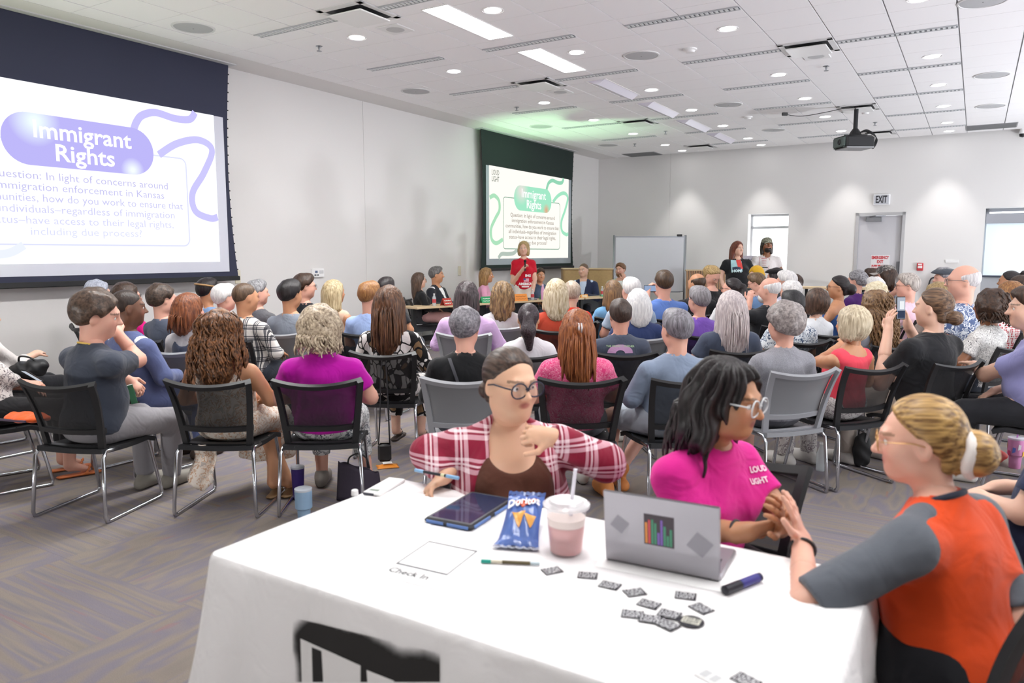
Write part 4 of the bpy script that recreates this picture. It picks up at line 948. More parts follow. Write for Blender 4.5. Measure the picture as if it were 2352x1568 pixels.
    if near or mid or eyes:
        for k in (-1, 1):
            e = headpart('eye', eye_mesh(eyes or '#4a3527'), None); e.matrix_local = HM @ Matrix.Translation((k*.0325, .0775, .004))
    if beard:
        F = Field([Ell((0, .03, -.07), (.08, .1, .08))], HR*1.3)
        F.add(Ell((0, .048, -.078), (.058, .062, .056)), .01); F.sub(Ell((0, .11, -.03), (.045, .05, .035)), .01); F.cut((0, 0, 1), -.035); F.cut((0, -1, 0), -.012); nz = sines(3, 200); F.warp(lambda X, Y, Z: .003*nz(X, Y, Z)); F.sub(Ell((0, .112, -.055), (.022, .02, .008)), .004)
        P, Q = F.mesh(); headpart('beard', quadmesh('beard', P, Q, hairmat(*beard)), None)
    if glasses: make_glasses(headpart, glasses, gkind)
    if hat: make_hat(headpart, *hat)
    # ---- clothes
    ch = .0078 if near else .017 if mid else .025
    tc, tk = top[0], top[1]; tm = cloth(tc, tk, *top[2:4], **topkw)
    sw = sines(seed, 26, 5); sw2 = sines(seed + 5, 60, 4); fold = .0035 if near else .003
    tn_ = tn = topname or ('jacket' if inner else 'shirt')
    def garment(nm, g, slv, mat, nbcut, open_v=0, hemz=-.02, extra=None, wr=1.0):
        tp = [(p.grow(g + (.006 if slv != 'none' else 0)), k) for p, k in torso]
        if slv not in ('none', 'tank'): tp += [(p.grow(g*.7), k) for p, k in trap]
        elif slv == 'none': tp += [(Cone(sh[-1]*.72 + nb*.28, sh[1]*.72 + nb*.28, .058*s*thick + g, .058*s*thick + g), .04)]
        for k in (-1, 1):
            if slv == 'short': tp.append((Cone(sh[k], sh[k]*.38 + elb[k]*.62, .047*s*thick + g + fat*.2, .055*s*thick + g + fat*.15, True), .06))
            elif slv in ('long', 'mid', 'cuff'):
                e2 = wri[k] if slv == 'long' else elb[k]*.55 + wri[k]*.45 if slv == 'mid' else elb[k]*.35 + wri[k]*.65
                tp.append((Cone(sh[k], elb[k], .052*s*thick + g + fat*.2, .046*s*thick + g + fat*.1), .03)); tp.append((Cone(elb[k], e2, .048*s*thick + g + fat*.1, .036*s + g if slv == 'long' else .044*s + g, True), .02))
        F = Field([p for p, k in tp], ch)
        for p, k in tp: F.add(p, k)
        F.warp(lambda X, Y, Z: wr*fold*(sw(X, Y, Z*.8) + .6*sw2(X, Y, Z)))
        up = RL @ V(0, 0, 1); F.cut(-up, -(hip @ up + hemz*s))
        if slv == 'tank':
            for k in (-1, 1): F.sub(Cone(U(k*.155*thick, .0, zz(.36)), U(k*.155*thick, -.0, zz(.60)), .07*s, .075*s), .01)
            F.sub(Cone(U(0, .09 + fat*.4, zz(.40)), U(0, .05, zz(.60)), .085*s*thick, .085*s), .02); F.sub(Cone(U(0, -.10, zz(.43)), U(0, -.05, zz(.60)), .075*s, .08*s), .02); 
        elif slv == 'strap':
            pass
        nk = RL @ V(0, .25, 1); F.sub(Cone(nb + V(0, 0, .018) + RL @ V(0, .01, 0)*s, nb + nk*.2*s, neckr + nbcut*.35, neckr + nbcut*1.1), .008)
        if vneck or open_v:
            vv = open_v or vneck; zl = .12 if open_v else .40 - vneck
            F.sub(Cone(U(0, .17 + fat, zz(zl)), U(0, .07, zz(.47)), .015*s if open_v else .02, .075*s if open_v else .06*s), .01)
        if extra: extra(F) if not open_front else None
        if open_front and nm == tn_:
            F.sub(Ell(U(.0, .19 + fat, zz(.20)), V(.165, .17, .40)*s), .012); F.sub(Cone(U(0, .1, zz(.36)), U(0, .08, zz(.56)), .085*s, .10*s), .01)
        P, Q = F.mesh(); return obj(nm, quadmesh(nm, P, Q, mat), mat, t)
    if inner: garment('inner_shirt', .004, inner[1] if len(inner) > 1 else 'none', cloth(inner[0]), .005 if len(inner) < 3 else inner[2])
    garment(tn, .012 if inner else .007, sleeve, tm, collar*.4, open_v=.1 if inner else 0, hemz=hem if hem is not None else -.03, extra=cx if cx else None)
    if raglan:
        for k in (-1, 1):
            g = .013; tp = [(Cone(nb*.75 + sh[k]*.25 + V(0, 0, .0), sh[k], .048*s + g, .048*s*thick + g + fat*.2), .05), (Cone(sh[k], sh[k]*.08 + elb[k]*.92, .050*s*thick + g + fat*.2, .052*s*thick + g + fat*.1, True), .03)]
            F = Field([p for p, q in tp], ch)
            for p, q in tp: F.add(p, q)
            F.warp(lambda X, Y, Z: fold*(sw(X, Y, Z*.8) + .6*sw2(X, Y, Z)))
            F.sub(Cone(nb + V(0, 0, .018), nb + RL @ V(0, .25, 1)*.2*s, neckr + .016, neckr + .05), .008); F.cut(V(-k, 0, 0), -k*(nb[0] + k*.02*s))
            P, Q = F.mesh(); obj('raglan_sleeve', quadmesh('raglan_sleeve', P, Q, cloth(raglan)), None, t)
        nk = RL @ V(0, .25, 1); nk = Vector(nk/np.linalg.norm(nk)); Mq = nk.to_track_quat('Z', 'Y').to_matrix().to_4x4(); cc = Vector(nb) + nk*.026*s
        obj('collar_band', MB().tube([tuple(Matrix.Translation(cc) @ Mq @ Vector(((neckr + .017)*math.cos(q), (neckr + .019)*math.sin(q), 0))) for q in [2*PI*i/28 for i in range(28)]], .009, 8, closed=True), cloth('#2c3140'), t, smooth=True)
    lm = cloth(legs) if isinstance(legs, str) else cloth(legs[0], legs[1], *legs[2:4])
    if legkind != 'none':
        lp = [(torso[0][0].grow(.006), .05)]; g = .012
        for k in (-1, 1):
            if legkind == 'short': lp.append((Cone(hipj[k], hipj[k]*.2 + knee[k]*.8, .09*thick + g + fat*.4, .075*thick + g, True), .03))
            else:
                lp.append((thigh[k].grow(g), .04))
                if legkind in ('long', 'crop'): e2 = ank[k] if legkind == 'long' else ank[k]*.7 + knee[k]*.3; lp.append((Cone(knee[k], e2, .062*thick + g*.8, .052 + g*.8, True), .03))
        if legkind == 'skirt':
            kk = (knee[-1] + knee[1])/2; lp += [(Ell(kk*.6 + hip*.4 + V(0, 0, .005), (.19*thick, .26, .095)), .05), (Cone(kk + V(-.1, -.0, 0), kk + V(-.11, .02, -.30), .075, .09, True), .06), (Cone(kk + V(.1, -.0, 0), kk + V(.11, .02, -.30), .075, .09, True), .06), (Cone(kk + V(0, -.0, 0), kk + V(0, .02, -.30), .075, .09, True), .06)]
        F = Field([p for p, k in lp], .016 if near else .026 if mid else .036)
        for p, k in lp: F.add(p, k)
        F.warp(lambda X, Y, Z: .004*sw(X, Y, Z)); 
        if not stand: F.cut((0, 0, 1), hz + .12)
        else: F.cut((0, 0, 1), hz + .10*s)
        P, Q = F.mesh(); obj(legname or ('skirt' if legkind == 'skirt' else 'shorts' if legkind == 'short' else 'trousers'), quadmesh('trousers', P, Q, lm), lm, t)
    for k in (-1, 1):
        a = ank[k]; fd = V(0, 1, 0)
        if legp and k in legp: q = knee[k] - a; fd = V(q[0]*.4, 1, 0)/np.linalg.norm([q[0]*.4, 1])
        side = V(fd[1], -fd[0], 0); toe = a + fd*.165 - V(0, 0, a[2] - .035); heel = a - fd*.055 - V(0, 0, a[2] - .04)
        sh_h = .015 if near or mid else .024
        if shoekind == 'sandal':
            F = Field([Cone(heel, toe, .045, .05)], sh_h); F.add(Cone(heel - V(0, 0, .02), toe - V(0, 0, .02), .036, .044), .01); F.cut((0, 0, 1), .022); F.add(Cone(toe - fd*.07 + side*.045 + V(0, 0, -.01), toe - fd*.03 + V(0, 0, .032), .010, .010), .008); F.add(Cone(toe - fd*.07 - side*.045 + V(0, 0, -.01), toe - fd*.03 + V(0, 0, .032), .010, .010), .008)
        else:
            F = Field([Cone(heel, toe, .06, .06), Cone(a, toe, .05, .05)], sh_h); F.add(Cone(heel, toe, .042, .044), .02); F.add(Cone(a + V(0, 0, -.01) - fd*.01, toe - fd*.05, .050, .040), .03)
        F.cut((0, 0, -1), -.002)
        P, Q = F.mesh(); obj(shoekind, quadmesh('shoe', P, Q, plain(shoes, .6)), plain(shoes, .6), t)
    info = dict(t=t, root=root, rot=rot, U=U, HM=HM, hcen=hcen, hs=hs, elb=elb, wri=wri, s=s, adj=adj, HRM=HRM, sh=sh, nb=nb, RL=RL, headpart=headpart, hip=hip, zz=zz, near=near, thick=thick, fat=fat)
    BUILT.append((label, chair, root, rot, Y, chairlabel, px)); return info
def lock_tubes(t, HM, style, hc, hv, hl, seed, headpart, near):
    """separate locks lying over the hair volume"""
    r = random.Random(seed); mb = MB(); n = 90 if style in ('curlylong', 'curlbob') else 50
    curly = style in ('curlylong', 'curlbob'); wavy = style in ('wavy', 'shortcurl')
    L = {'curlbob': .14, 'shortcurl': .05}.get(style, hl + .06)
    if style == 'shortcurl': n = 90
    for i in range(n):
        th = r.uniform(-1.95, 1.95); z0 = r.uniform(-.03, .125 if curly else .10) if style != 'shortcurl' else r.uniform(-.05, .11); ln = L*r.uniform(.55, 1.0) + (z0 + .03)*.5
        if style == 'shortcurl': ln = .05
        ph = r.uniform(0, 6.28); pts = []; m = 14 if curly or wavy else 9; amp = .011 if curly else .006 if wavy else .002; fr = 75 if curly else 45 if wavy else 12
        for k in range(m):
            u = k/(m - 1); z = z0 - ln*u; rr = (.094 + .012*hv) if z > -.02 else .094 + .012*hv + min(.02, (-.02 - z)*.15)*hv
            cap = math.sqrt(max(.06, 1 - ((z - .03)/.115)**2)) if z > .03 else 1
            X = math.sin(th)*rr*(.88*cap) * (hv if style in ('curlbob', 'curlylong', 'shortcurl') else 1.0); Yy = -math.cos(th)*rr*1.12*cap - .014
            if style == 'curlbob' or style == 'curlylong': X *= 1.12; Yy = Yy*1.05 - .012
            if z < -.03: Yy = min(Yy, .02) - .03*(1 if abs(th) < 1.5 else .3)
            X += amp*math.sin(ph + fr*z)*math.cos(th) + r.uniform(-.001, .001); Yy += amp*math.sin(ph + fr*z + 1.5)*.9; pts.append((X, Yy, z + amp*.3*math.cos(ph + fr*z)))
        w = r.uniform(.0045, .0075) if curly or wavy else r.uniform(.0035, .006)
        mb.tube(pts, [w*(.5 + .8*math.sin(PI*(.1 + .85*q/(m - 1)))) for q in range(m)], 4)
    o = headpart('hair_locks', mb.mesh('hair_locks', True), hairmat(hc[0], hc[1], curly)); o['kind'] = 'stuff'
def make_glasses(headpart, col, kind='metal'):
    m = glassy('#dfe6ea', .35, .1, 'clear_frame') if kind == 'clear' else plain(col, .3, metal=.6 if kind == 'metal' else 0)
    mb = MB(); R = {'metal': .0265, 'plastic': .030}.get(kind, .030); r = .0016 if kind == 'metal' else .0028
    for k in (-1, 1):
        mb.tube([(k*.034 + R*1.05*math.cos(a), .102 + .004*abs(math.cos(a)), .0 + R*.86*math.sin(a)) for a in [2*PI*i/18 for i in range(18)]], r, 6, closed=True)
        mb.tube([(k*(.034 + R), .100, .008), (k*.074, .085, .01), (k*.082, .02, .010), (k*.084, -.02, .0)], r, 6)
    mb.tube([(-.009, .106, .004), (0, .109, .008), (.009, .106, .004)], r, 6)
    g = headpart('glasses', mb.mesh('glasses', True), m)
    for k in (-1, 1):
        v = [(k*.034 + R*math.cos(a), .103, R*.82*math.sin(a)) for a in [2*PI*i/16 for i in range(16)]]
        headpart('lens', MB().add(v, [tuple(range(16))]).mesh('lens'), glassy('#e8f0f4', .93, .02), g)
def make_hat(headpart, kind, col, col2=None):
    if kind == 'cap':
        n = 18; mb = MB(); prof = [(.100, .03), (.102, .05), (.098, .085), (.08, .115), (.05, .132), (.0, .138)]
        v = []; f = []
        for r, z in prof: v += [(r*.90*math.cos(2*PI*i/n), r*1.12*math.sin(2*PI*i/n) - .012, z) for i in range(n)]
        for k in range(len(prof) - 1):
            for i in range(n): f.append((k*n + i, k*n + (i + 1) % n, (k + 1)*n + (i + 1) % n, (k + 1)*n + i))
        h = headpart('cap', mb.add(v, f).mesh('cap', True), cloth(col, 'floral' if col2 else 'plain', col2 or col, col2 or col))
        headpart('brim', MB().sheet(lambda u, w: ((u - .5)*.15, .085 + .085*w*(1 - (2*u - 1)**2*.35), .045 - .012*w - .02*(2*u - 1)**2), 10, 5, .004).mesh('brim', True), cloth(col2 or col), h)
    elif kind == 'flat':
        F = Field([Ell((0, .0, .09), (.12, .16, .07))], .008); F.add(Ell((0, -.01, .075), (.105, .128, .05)), .02); F.add(Ell((0, .07, .07), (.085, .085, .026), rx(-.25)), .03); F.cut((0, .15, -1), -.045)
        P, Q = F.mesh(); headpart('flat_cap', quadmesh('flat_cap', P, Q, cloth(col)), None)
    elif kind == 'scarf':
        F = Field([Ell((0, -.02, .03), (.12, .17, .13))], .008); F.add(Ell((0, -.014, .034), (.098, .118, .108)), .02); F.add(Ell((0, -.13, -.0), (.035, .05, .05)), .02); F.sub(Ell((0, .13, -.04), (.075, .08, .11)), .01); F.cut((0, .8, -1), .03); nz = sines(4, 60); F.warp(lambda X, Y, Z: .004*nz(X, Y, Z))
        P, Q = F.mesh(); headpart('headscarf', quadmesh('headscarf', P, Q, cloth(col)), None)
    elif kind == 'band':
        headpart('headband', MB().tube([(.092*math.cos(a), .112*math.sin(a) - .012, .055 - .02*math.sin(a)) for a in [2*PI*i/24 for i in range(24)]], .010, 6, closed=True).mesh('band', True), cloth(col))
# ================================================================ chairs
CH = {}
def chair_proto(kind):
    if kind in CH: return CH[kind]
    fc = plain('#141518', .45, name='chair_black') if kind == 'black' else plain('#8d8f94', .5, name='chair_grey')
    m, nt, b = newmat('chair_mesh'); b.inputs['Base Color'].default_value = lin('#0e0e11' if kind == 'black' else '#77797d'); b.inputs['Roughness'].default_value = .7
    tr = N(nt, 'ShaderNodeBsdfTransparent'); mx = N(nt, 'ShaderNodeMixShader'); mx.inputs[0].default_value = .17 if kind == 'black' else .04
    nt.links.new(b.outputs[0], mx.inputs[1]); nt.links.new(tr.outputs[0], mx.inputs[2]); nt.links.new(mx.outputs[0], nt.nodes['Material Output'].inputs[0])
    D = {}
    def back(u, v):        # u 0..1 left to right, v 0..1 bottom to top
        x = (u - .5)*(.44 + .085*v + .01*v*v); z = .43 + .39*v - .012*(2*u - 1)**2*(-v); y = -.185 - .06*v - .055*v**3 + .075*(1 - (2*u - 1)**2)*-(.25 + .5*v) + .045
        return Vector((x, y + .0, z + .022*(2*u - 1)**2*v))
    fr = MB()
    for u in (.0, 1.0):
        pts = [back(u, v/14) for v in range(15)]; w = .026
        for i in range(14):
            pass
        s = 1 if u == 0 else -1
        fr.sheet(lambda a, bb: tuple(back(u + s*a*.075*(1.15 - .35*bb), bb) + Vector((0, -.012, 0))), 2, 14, .024)
    fr.sheet(lambda a, bb: tuple(back(a, .935 + .065*bb) + Vector((0, -.012, 0))), 16, 2, .024)
    fr.sheet(lambda a, bb: tuple(back(a, .235 + .075*bb) + Vector((0, -.012, 0))), 14, 2, .022)
    fr.sheet(lambda a, bb: tuple(back(a, .0 + .045*bb) + Vector((0, -.012, 0))), 14, 2, .026)
    D['back_frame'] = (fr.mesh('back_frame'), fc, 'auto')
    D['mesh_panel'] = (MB().sheet(lambda a, bb: tuple(back(.05 + .9*a, .29 + .66*bb) + Vector((0, .0, 0))), 14, 10).mesh('mesh_panel', True), m, None)
    seat = MB().sheet(lambda u, v: ((u - .5)*(.45 + .03*v), -.20 + .46*v, .445 - .012*math.sin(PI*v) - .03*max(0, v - .85)/.15 - .008*(1 - (2*u - 1)**2)), 12, 12, .028)
    D['seat'] = (seat.mesh('seat'), plain('#1a1b1f', .8, bump=.2, bscale=400) if kind == 'black' else plain('#7e8085', .6), 'auto')
    for k, nm in ((-1, 'sled_leg'), (1, 'sled_leg2')):
        x = k*.225
        L = [(x*.98, -.20, .44), (x*1.05, -.215, .40)]; pth = [(x*1.0, -.06, .425), (x*1.02, -.17, .425), (x*1.06, -.205, .39), (x*1.13, -.235, .04), (x*1.13, -.225, .014), (x*1.13, -.20, .011), (x*1.08, .26, .011), (x*1.07, .285, .016), (x*1.06, .29, .04), (x*.98, .215, .40), (x*.96, .19, .42), (x*.96, .10, .425)]
        D[nm] = (MB().tube(pth, .0115, 8).mesh('sled_leg', True), CHROME, None)
    D['stretcher'] = (MB().tube([(-.215, .17, .415), (.215, .17, .415)], .010, 8).tube([(-.215, -.12, .415), (.215, -.12, .415)], .010, 8).mesh('stretcher', True), CHROME, None)
    for k, (me, mt, sm) in D.items():
        if sm == 'auto': smart(me)
        me.materials.append(mt)
    CH[kind] = D; return D
def add_chair(kind, root, rot, label, group=None, off=0.0):
    D = chair_proto(kind); t = thing('stacking_chair', label, 'chair', root, (0, 0, rot), group)
    for k, (me, mt, sm) in D.items():
        o = bpy.data.objects.new('sled_leg' if k.startswith('sled') else k, me); COL.objects.link(o); o.parent = t
    return t
# ================================================================ the audience, the panel, the volunteers
BR = ('#2e2019', '#4d372a'); DK = ('#171315', '#2e2628'); GR = ('#77747a', '#a8a5a8'); WH = ('#c9c7c8', '#eceae8'); BLD = ('#b39a6e', '#e0cfa6'); AUB = ('#5a2f1d', '#8d5433'); LB = ('#5a4231', '#94744f'); SAND = ('#9c8a78', '#cdbfae'); GING = ('#7a4f2e', '#a87a48')
P = person
# ---- left edge
P('person in white sleeves, black bag on lap, cut by frame', -42, 690, 5.9, skin='fair', hair='short', hc=GR, top=('#e3ddda', 'plain'), sleeve='mid', legs='#1c1d22', armR=('W', (38, 835, 6.05), (82, 812, 6.35)))
P('person in patterned grey sleeve with orange sandals', -60, 705, 5.0, yaw=48, skin='pink', hair='bob', hc=BR, fem=True, top=('#d8d2cf', 'floral', '#6d6468', '#8b7f80'), sleeve='mid', legs='#1d1d20', legkind='crop', shoes='#c96f3a', shoekind='sandal', armR=('W', (15, 870, 5.05), (55, 880, 5.3)), handR=((.9, .3, 0), (0, .3, -1), .5))
# ---- front row
p2 = P('person in slate T-shirt resting chin on hand', 226, 664, 4.62, yaw=12, tw=22, hy=34, hp=-10, hr=8, skin='pink', hair='shortcurl', hv=.98, hc=('#33261f', '#5e4a3c'), w=1.16, fat=.02, top=('#3d4350', 'plain'), legs='#8f8d92', lean=4, shoes='#8b877f', headsc=1.06,
   armR=('W', (318, 826, 4.85), (272, 768, 4.83)), handR=((-.35, .1, 1), (-.7, .2, 0), 1.0), armL=('W', (205, 880, 4.85), (292, 872, 4.95)), handL=((.7, .2, -.6), (0, .4, -.8), .8), legp={1: ((.26, .40, .50), (.16, .50, .085)), -1: ((-.02, .45, .5), (.0, .44, .085))})
p8 = P('person with long curly brown hair in floral dress', 503, 706, 4.58, yaw=3, hy=6, skin='tan', hair='curlylong', hv=1.28, hl=.26, hc=('#3a2214', '#8f5f3a'), fem=True, w=1.15, fat=.01, top=('#e6ddd2', 'floral', '#c7a184', '#b9b0a8'), sleeve='tank', legs=('#e6ddd2', 'floral', '#c7a184', '#b9b0a8'), legkind='skirt', topname='dress_top', shoes='#9a7a56', shoekind='sandal', legp={1: ((.13, .42, .5), (.2, .20, .09)), -1: ((.02, .42, .5), (.29, .22, .09))})
p19 = P('person with wavy ash blond hair in magenta blouse', 735, 700, 4.60, yaw=-5, hy=10, skin='pink', hair='curlbob', hv=1.08, hc=('#7d6c5a', '#c9b89f'), fem=True, w=1.18, fat=.03, top=('#b80aa0', 'plain'), legs=('#d8d8d8', 'floral', '#3e4450', '#8b8f97'), legkind='crop', shoes='#77706a', legp={1: ((.15, .40, .5), (.22, .33, .09)), -1: ((-.1, .42, .5), (-.1, .42, .085))})
p20 = P('person with short grey hair in black jacket', 1068, 706, 4.68, yaw=0, hy=8, skin='pink', hair='shortcurl', hv=.92, hc=('#55535a', '#8c898f'), w=1.06, top=('#17181b', 'plain'), sleeve='long', chair='grey')
p24 = P('person with long auburn hair in pink paisley top', 1326, 706, 4.66, yaw=-3, skin='pink', hair='halfup', hl=.27, hv=1.05, hc=('#6b3519', '#a7663a'), fem=True, w=1.1, fat=.015, top=('#e0407e', 'scribble', '#f3a9c4'), legs='#6d6f78')
p32 = P('person with short grey hair in faded denim shirt', 1557, 705, 4.66, yaw=-14, hy=-8, skin='pink', hair='short', hv=1.1, hc=('#5d5a60', '#94919a'), w=1.12, fat=.015, top=('#7f8da3', 'plain'), sleeve='long', collar=.02, legs='#a8b0bb', legkind='short', shoes='#d98a4a', legp={-1: ((-.25, .36, .5), (-.36, .20, .085)), 1: ((.1, .42, .5), (-.2, .32, .16))})
p47 = P('person with curly grey hair in heather grey T-shirt', 1805, 686, 4.95, yaw=-20, skin='pink', hair='shortcurl', hv=1.15, hc=('#6f6868', '#a89f9c'), w=1.12, fat=.01, top=('#77777f', 'heather', '#9b9ba2'), chair='grey', fem=True, legkind='short', legs='#55555c')
p56 = P('person with blond bob in coral sleeveless polo', 1962, 698, 5.15, yaw=-22, hy=-12, skin='tan', hair='bob', hv=.95, hc=('#a8987e', '#ddd0b4'), fem=True, w=1.0, top=('#e84a5c', 'plain'), sleeve='none', collar=.01, legs=('#d9d5d2', 'floral', '#8e8388', '#c9c3c1'), armL=('W', (1880, 830, 5.3), (1935, 790, 5.45)))
p61 = P('person in black T-shirt filming with a phone', 2150, 656, 5.30, yaw=-28, hy=-14, skin='fair', hair='bun', hpart=-.055, hc=('#3f2e24', '#7d6047'), fem=True, w=1.30, fat=.045, top=('#1b1c20', 'plain'), legs='#b3aaa0', armL=('W', (2022, 880, 5.3), (2040, 760, 5.45)), handL=((.1, .15, 1), (.8, .2, 0), .35), armR=('W', (2130, 840, 5.7), (2085, 745, 5.62)), handR=((-.2, .1, 1), (-.8, .2, .1), .45), legp={-1: ((-.26, .42, .5), (-.24, .4, .085)), 1: ((.1, .45, .5), (.1, .4, .085))})
p65 = P('person in lavender T-shirt at the right edge', 2372, 655, 5.05, yaw=-52, hy=-18, skin='fair', hair='short', hc=BR, w=1.2, fat=.03, top=('#8f8fc0', 'plain'), legs='#26272c', lean=8, armL=('W', (2262, 860, 5.2), (2238, 838, 5.5)))
P('person in navy trousers seated at the lower right edge', 2490, 800, 2.65, yaw=-35, hair='short', hc=BR, top=('#2a3350', 'plain'), legs='#1d2440', shoes='#77777a', legp={-1: ((-.12, .42, .50), (-.13, .30, .085)), 1: ((.12, .42, .5), (.12, .40, .085))})
# ---- second row
P('bald person in slate blue suit', 288, 664, 5.4, yaw=30, hy=25, skin='dark', hair='buzz', hc=('#221814', '#35261e'), w=1.06, top=('#56618a', 'plain'), sleeve='long', inner=('#dfe3ee',), legs='#56618a', shoes='#3a2a22')
P('person with auburn hair in slate racerback top', 432, 670, 6.0, yaw=20, hy=12, skin='pink', hair='long', hl=.10, hv=1.0, hc=('#5a2e1b', '#92552f'), fem=True, w=1.12, top=('#4a5268', 'plain'), inner=('#c9c7cb', 'short'), sleeve='tank', topname='racerback_top', chair='grey')
P('person with long brown hair in black leaf print blouse', 893, 652, 5.85, yaw=8, skin='fair', hair='long', hl=.27, hv=1.0, hc=('#3b251a', '#7c573d'), fem=True, w=1.06, top=('#e9e6e4', 'leaf', '#151416', '#7d6347'), topkw=dict(scale=1.5), sleeve='long', legs=('#e9e6e4', 'leaf', '#151416', '#7d6347'), legkind='crop', shoes='#3a302b', shoekind='sandal')
P('person with dark low ponytail in white T-shirt', 1214, 692, 5.75, yaw=2, skin='olive', hair='pony', hl=.10, hv=1.1, hc=('#241d20', '#4b4046'), fem=True, w=1.0, top=('#e6e4ea', 'plain'))
p27 = P('person with short brown hair in printed slate T-shirt', 1426, 684, 5.85, yaw=-5, skin='pink', hair='short', hv=.95, hc=('#332823', '#55463e'), w=1.06, top=('#4a5263', 'plain'))
P('person with long silver blond hair in slate T-shirt', 1680, 664, 6.0, yaw=-10, skin='pink', hair='long', hl=.27, hv=1.08, hc=('#a89da0', '#d8cfce'), fem=True, w=1.15, fat=.01, top=('#454e61', 'plain'))
P('person with black hair in blue palm print shirt', 1822, 664, 6.6, yaw=-22, skin='tan', hair='short', hc=('#131316', '#2a292d'), w=1.2, fat=.02, top=('#dfe5ea', 'floral', '#3d5270', '#9fb0c0'), sleeve='short')
P('person with long wavy brown hair, back turned', 2012, 663, 6.3, yaw=-26, skin='fair', hair='curlylong', hl=.30, hv=1.02, hc=('#5e432f', '#96754f'), fem=True, top=('#8b8f9a', 'plain'))
P('person with curly dark hair in white scribble print blouse', 2278, 662, 6.2, yaw=-32, skin='brown', hair='curlbob', hv=1.0, hc=('#241812', '#4a3222'), fem=True, w=1.1, top=('#e6e4e2', 'scribble', '#25252a'))
# ---- third row and beyond, left
P('grey haired person behind the slate T-shirt', 222, 643, 7.9, skin='fair', hair='shortcurl', hv=.95, hc=('#8f94a4', '#bfc4d2'), top=('#7c8497', 'plain'))
P('person with brown hair in hot pink top', 288, 645, 7.2, yaw=34, hy=20, skin='pink', hair='bob', hv=1.02, hc=BR, fem=True, w=1.12, fat=.01, top=('#d3107c', 'plain'), sleeve='long', glasses='#202024')
P('young person with curly brown hair in slate T-shirt', 369, 651, 6.7, yaw=30, hy=14, skin='pink', hair='shortcurl', hv=.95, hc=('#2c211c', '#56453a'), top=('#4c5364', 'plain'))
P('person with black hair, tan headband and denim shirt', 474, 636, 8.2, skin='tan', hair='short', hv=1.0, hc=DK, hat=('band', '#b08d62'), top=('#7f9cc4', 'plain'))
P('white haired person in pink striped shirt', 512, 649, 7.4, hy=15, skin='pink', hair='short', hv=1.15, hc=WH, fem=True, top=('#eee7ea', 'stripe', '#c64a82'))
P('person with buzz cut in black and white checked shirt', 560, 648, 6.7, hy=20, skin='tan', hair='buzz', hc=('#4c3a2c', '#6a5542'), w=1.04, top=('#d8d5d0', 'plaid', '#2e2e33', '#7b7b80'), sleeve='long')
P('grey haired person in dark heather shirt', 588, 640, 8.0, hy=25, skin='pink', hair='short', hc=('#66666a', '#a5a5a8'), w=1.1, top=('#3c3d42', 'heather', '#77787e'))
P('young person with black hair in grey T-shirt', 664, 639, 7.3, yaw=14, hy=15, skin='tan', hair='short', hv=1.25, hc=('#120f10', '#272224'), top=('#868d99', 'plain'), chair='grey')
P('brown haired person with glasses in black jacket', 697, 625, 8.6, hy=30, skin='pink', hair='short', hv=1.3, hc=BR, top=('#202127', 'plain'), sleeve='long', glasses='#222226')
P('person with long streaked blond hair', 766, 640, 8.2, hy=15, skin='tan', hair='long', hl=.24, hv=.95, hc=('#8f7a55', '#dac9a2'), fem=True, top=('#d9b9a0', 'plain'), sleeve='none')
P('person with short ginger blond hair in pale blue T-shirt', 847, 643, 7.3, hy=12, skin='pink', hair='short', hc=GING, w=1.06, top=('#9fb6e4', 'plain'))
P('person with dark hair behind the ginger blond head', 886, 634, 8.8, skin='tan', hair='short', hc=DK, top=('#25262b', 'plain'), w=1.1)
P('person with dark pinned up hair in lavender shirt', 1072, 642, 7.2, yaw=6, skin='olive', hair='halfup', hl=.16, hv=1.0, hc=('#241e20', '#5c5154'), fem=True, w=1.2, fat=.02, top=('#d5b3e0', 'plain'), sleeve='long', chair='grey')
P('person with wavy light brown hair in pale grey top', 1154, 643, 7.9, yaw=3, skin='fair', hair='wavy', hl=.17, hv=1.0, hc=('#54402f', '#a5865c'), fem=True, top=('#c9c6c8', 'plain'), sleeve='long', chair='grey')
P('person with straight blond hair in rust top', 1277, 637, 7.6, yaw=-2, skin='fair', hair='long', hl=.16, hv=1.0, hc=('#a8926c', '#eadfc4'), fem=True, w=1.06, top=('#b9452f', 'plain'))
P('person with short sandy hair in red orange top', 1314, 643, 8.4, yaw=-4, skin='fair', hair='short', hv=1.2, hc=SAND, fem=True, top=('#d83a24', 'plain'))
P('person with long brown hair in sky blue T-shirt', 1408, 641, 9.0, yaw=-6, skin='pink', hair='long', hl=.2, hc=LB, fem=True, top=('#6fa2cc', 'plain'))
P('white haired person in pale blue shirt', 1451, 634, 8.2, yaw=-6, hy=-10, skin='pink', hair='short', hc=WH, w=1.1, top=('#a3b4c8', 'plain'))
P('person with long white hair in navy top', 1466, 660, 6.9, yaw=-8, skin='pink', hair='long', hl=.12, hv=1.0, hc=('#cfcfd2', '#f0f0f0'), fem=True, w=1.15, fat=.015, top=('#2f3d68', 'plain'), sleeve='long', chair='grey')
p31 = P('person in blue polo holding up a phone', 1526, 618, 8.9, yaw=-6, skin='pink', hair='short', hv=1.1, hc=('#3a2a1f', '#5d4733'), w=1.15, top=('#5f7fc4', 'plain'), armL=('W', (1480, 718, 9.2), (1488, 670, 9.42)), handL=((.3, .2, .8), (.8, .3, 0), .8), armR=('W', (1560, 713, 9.2), (1511, 674, 9.42)))
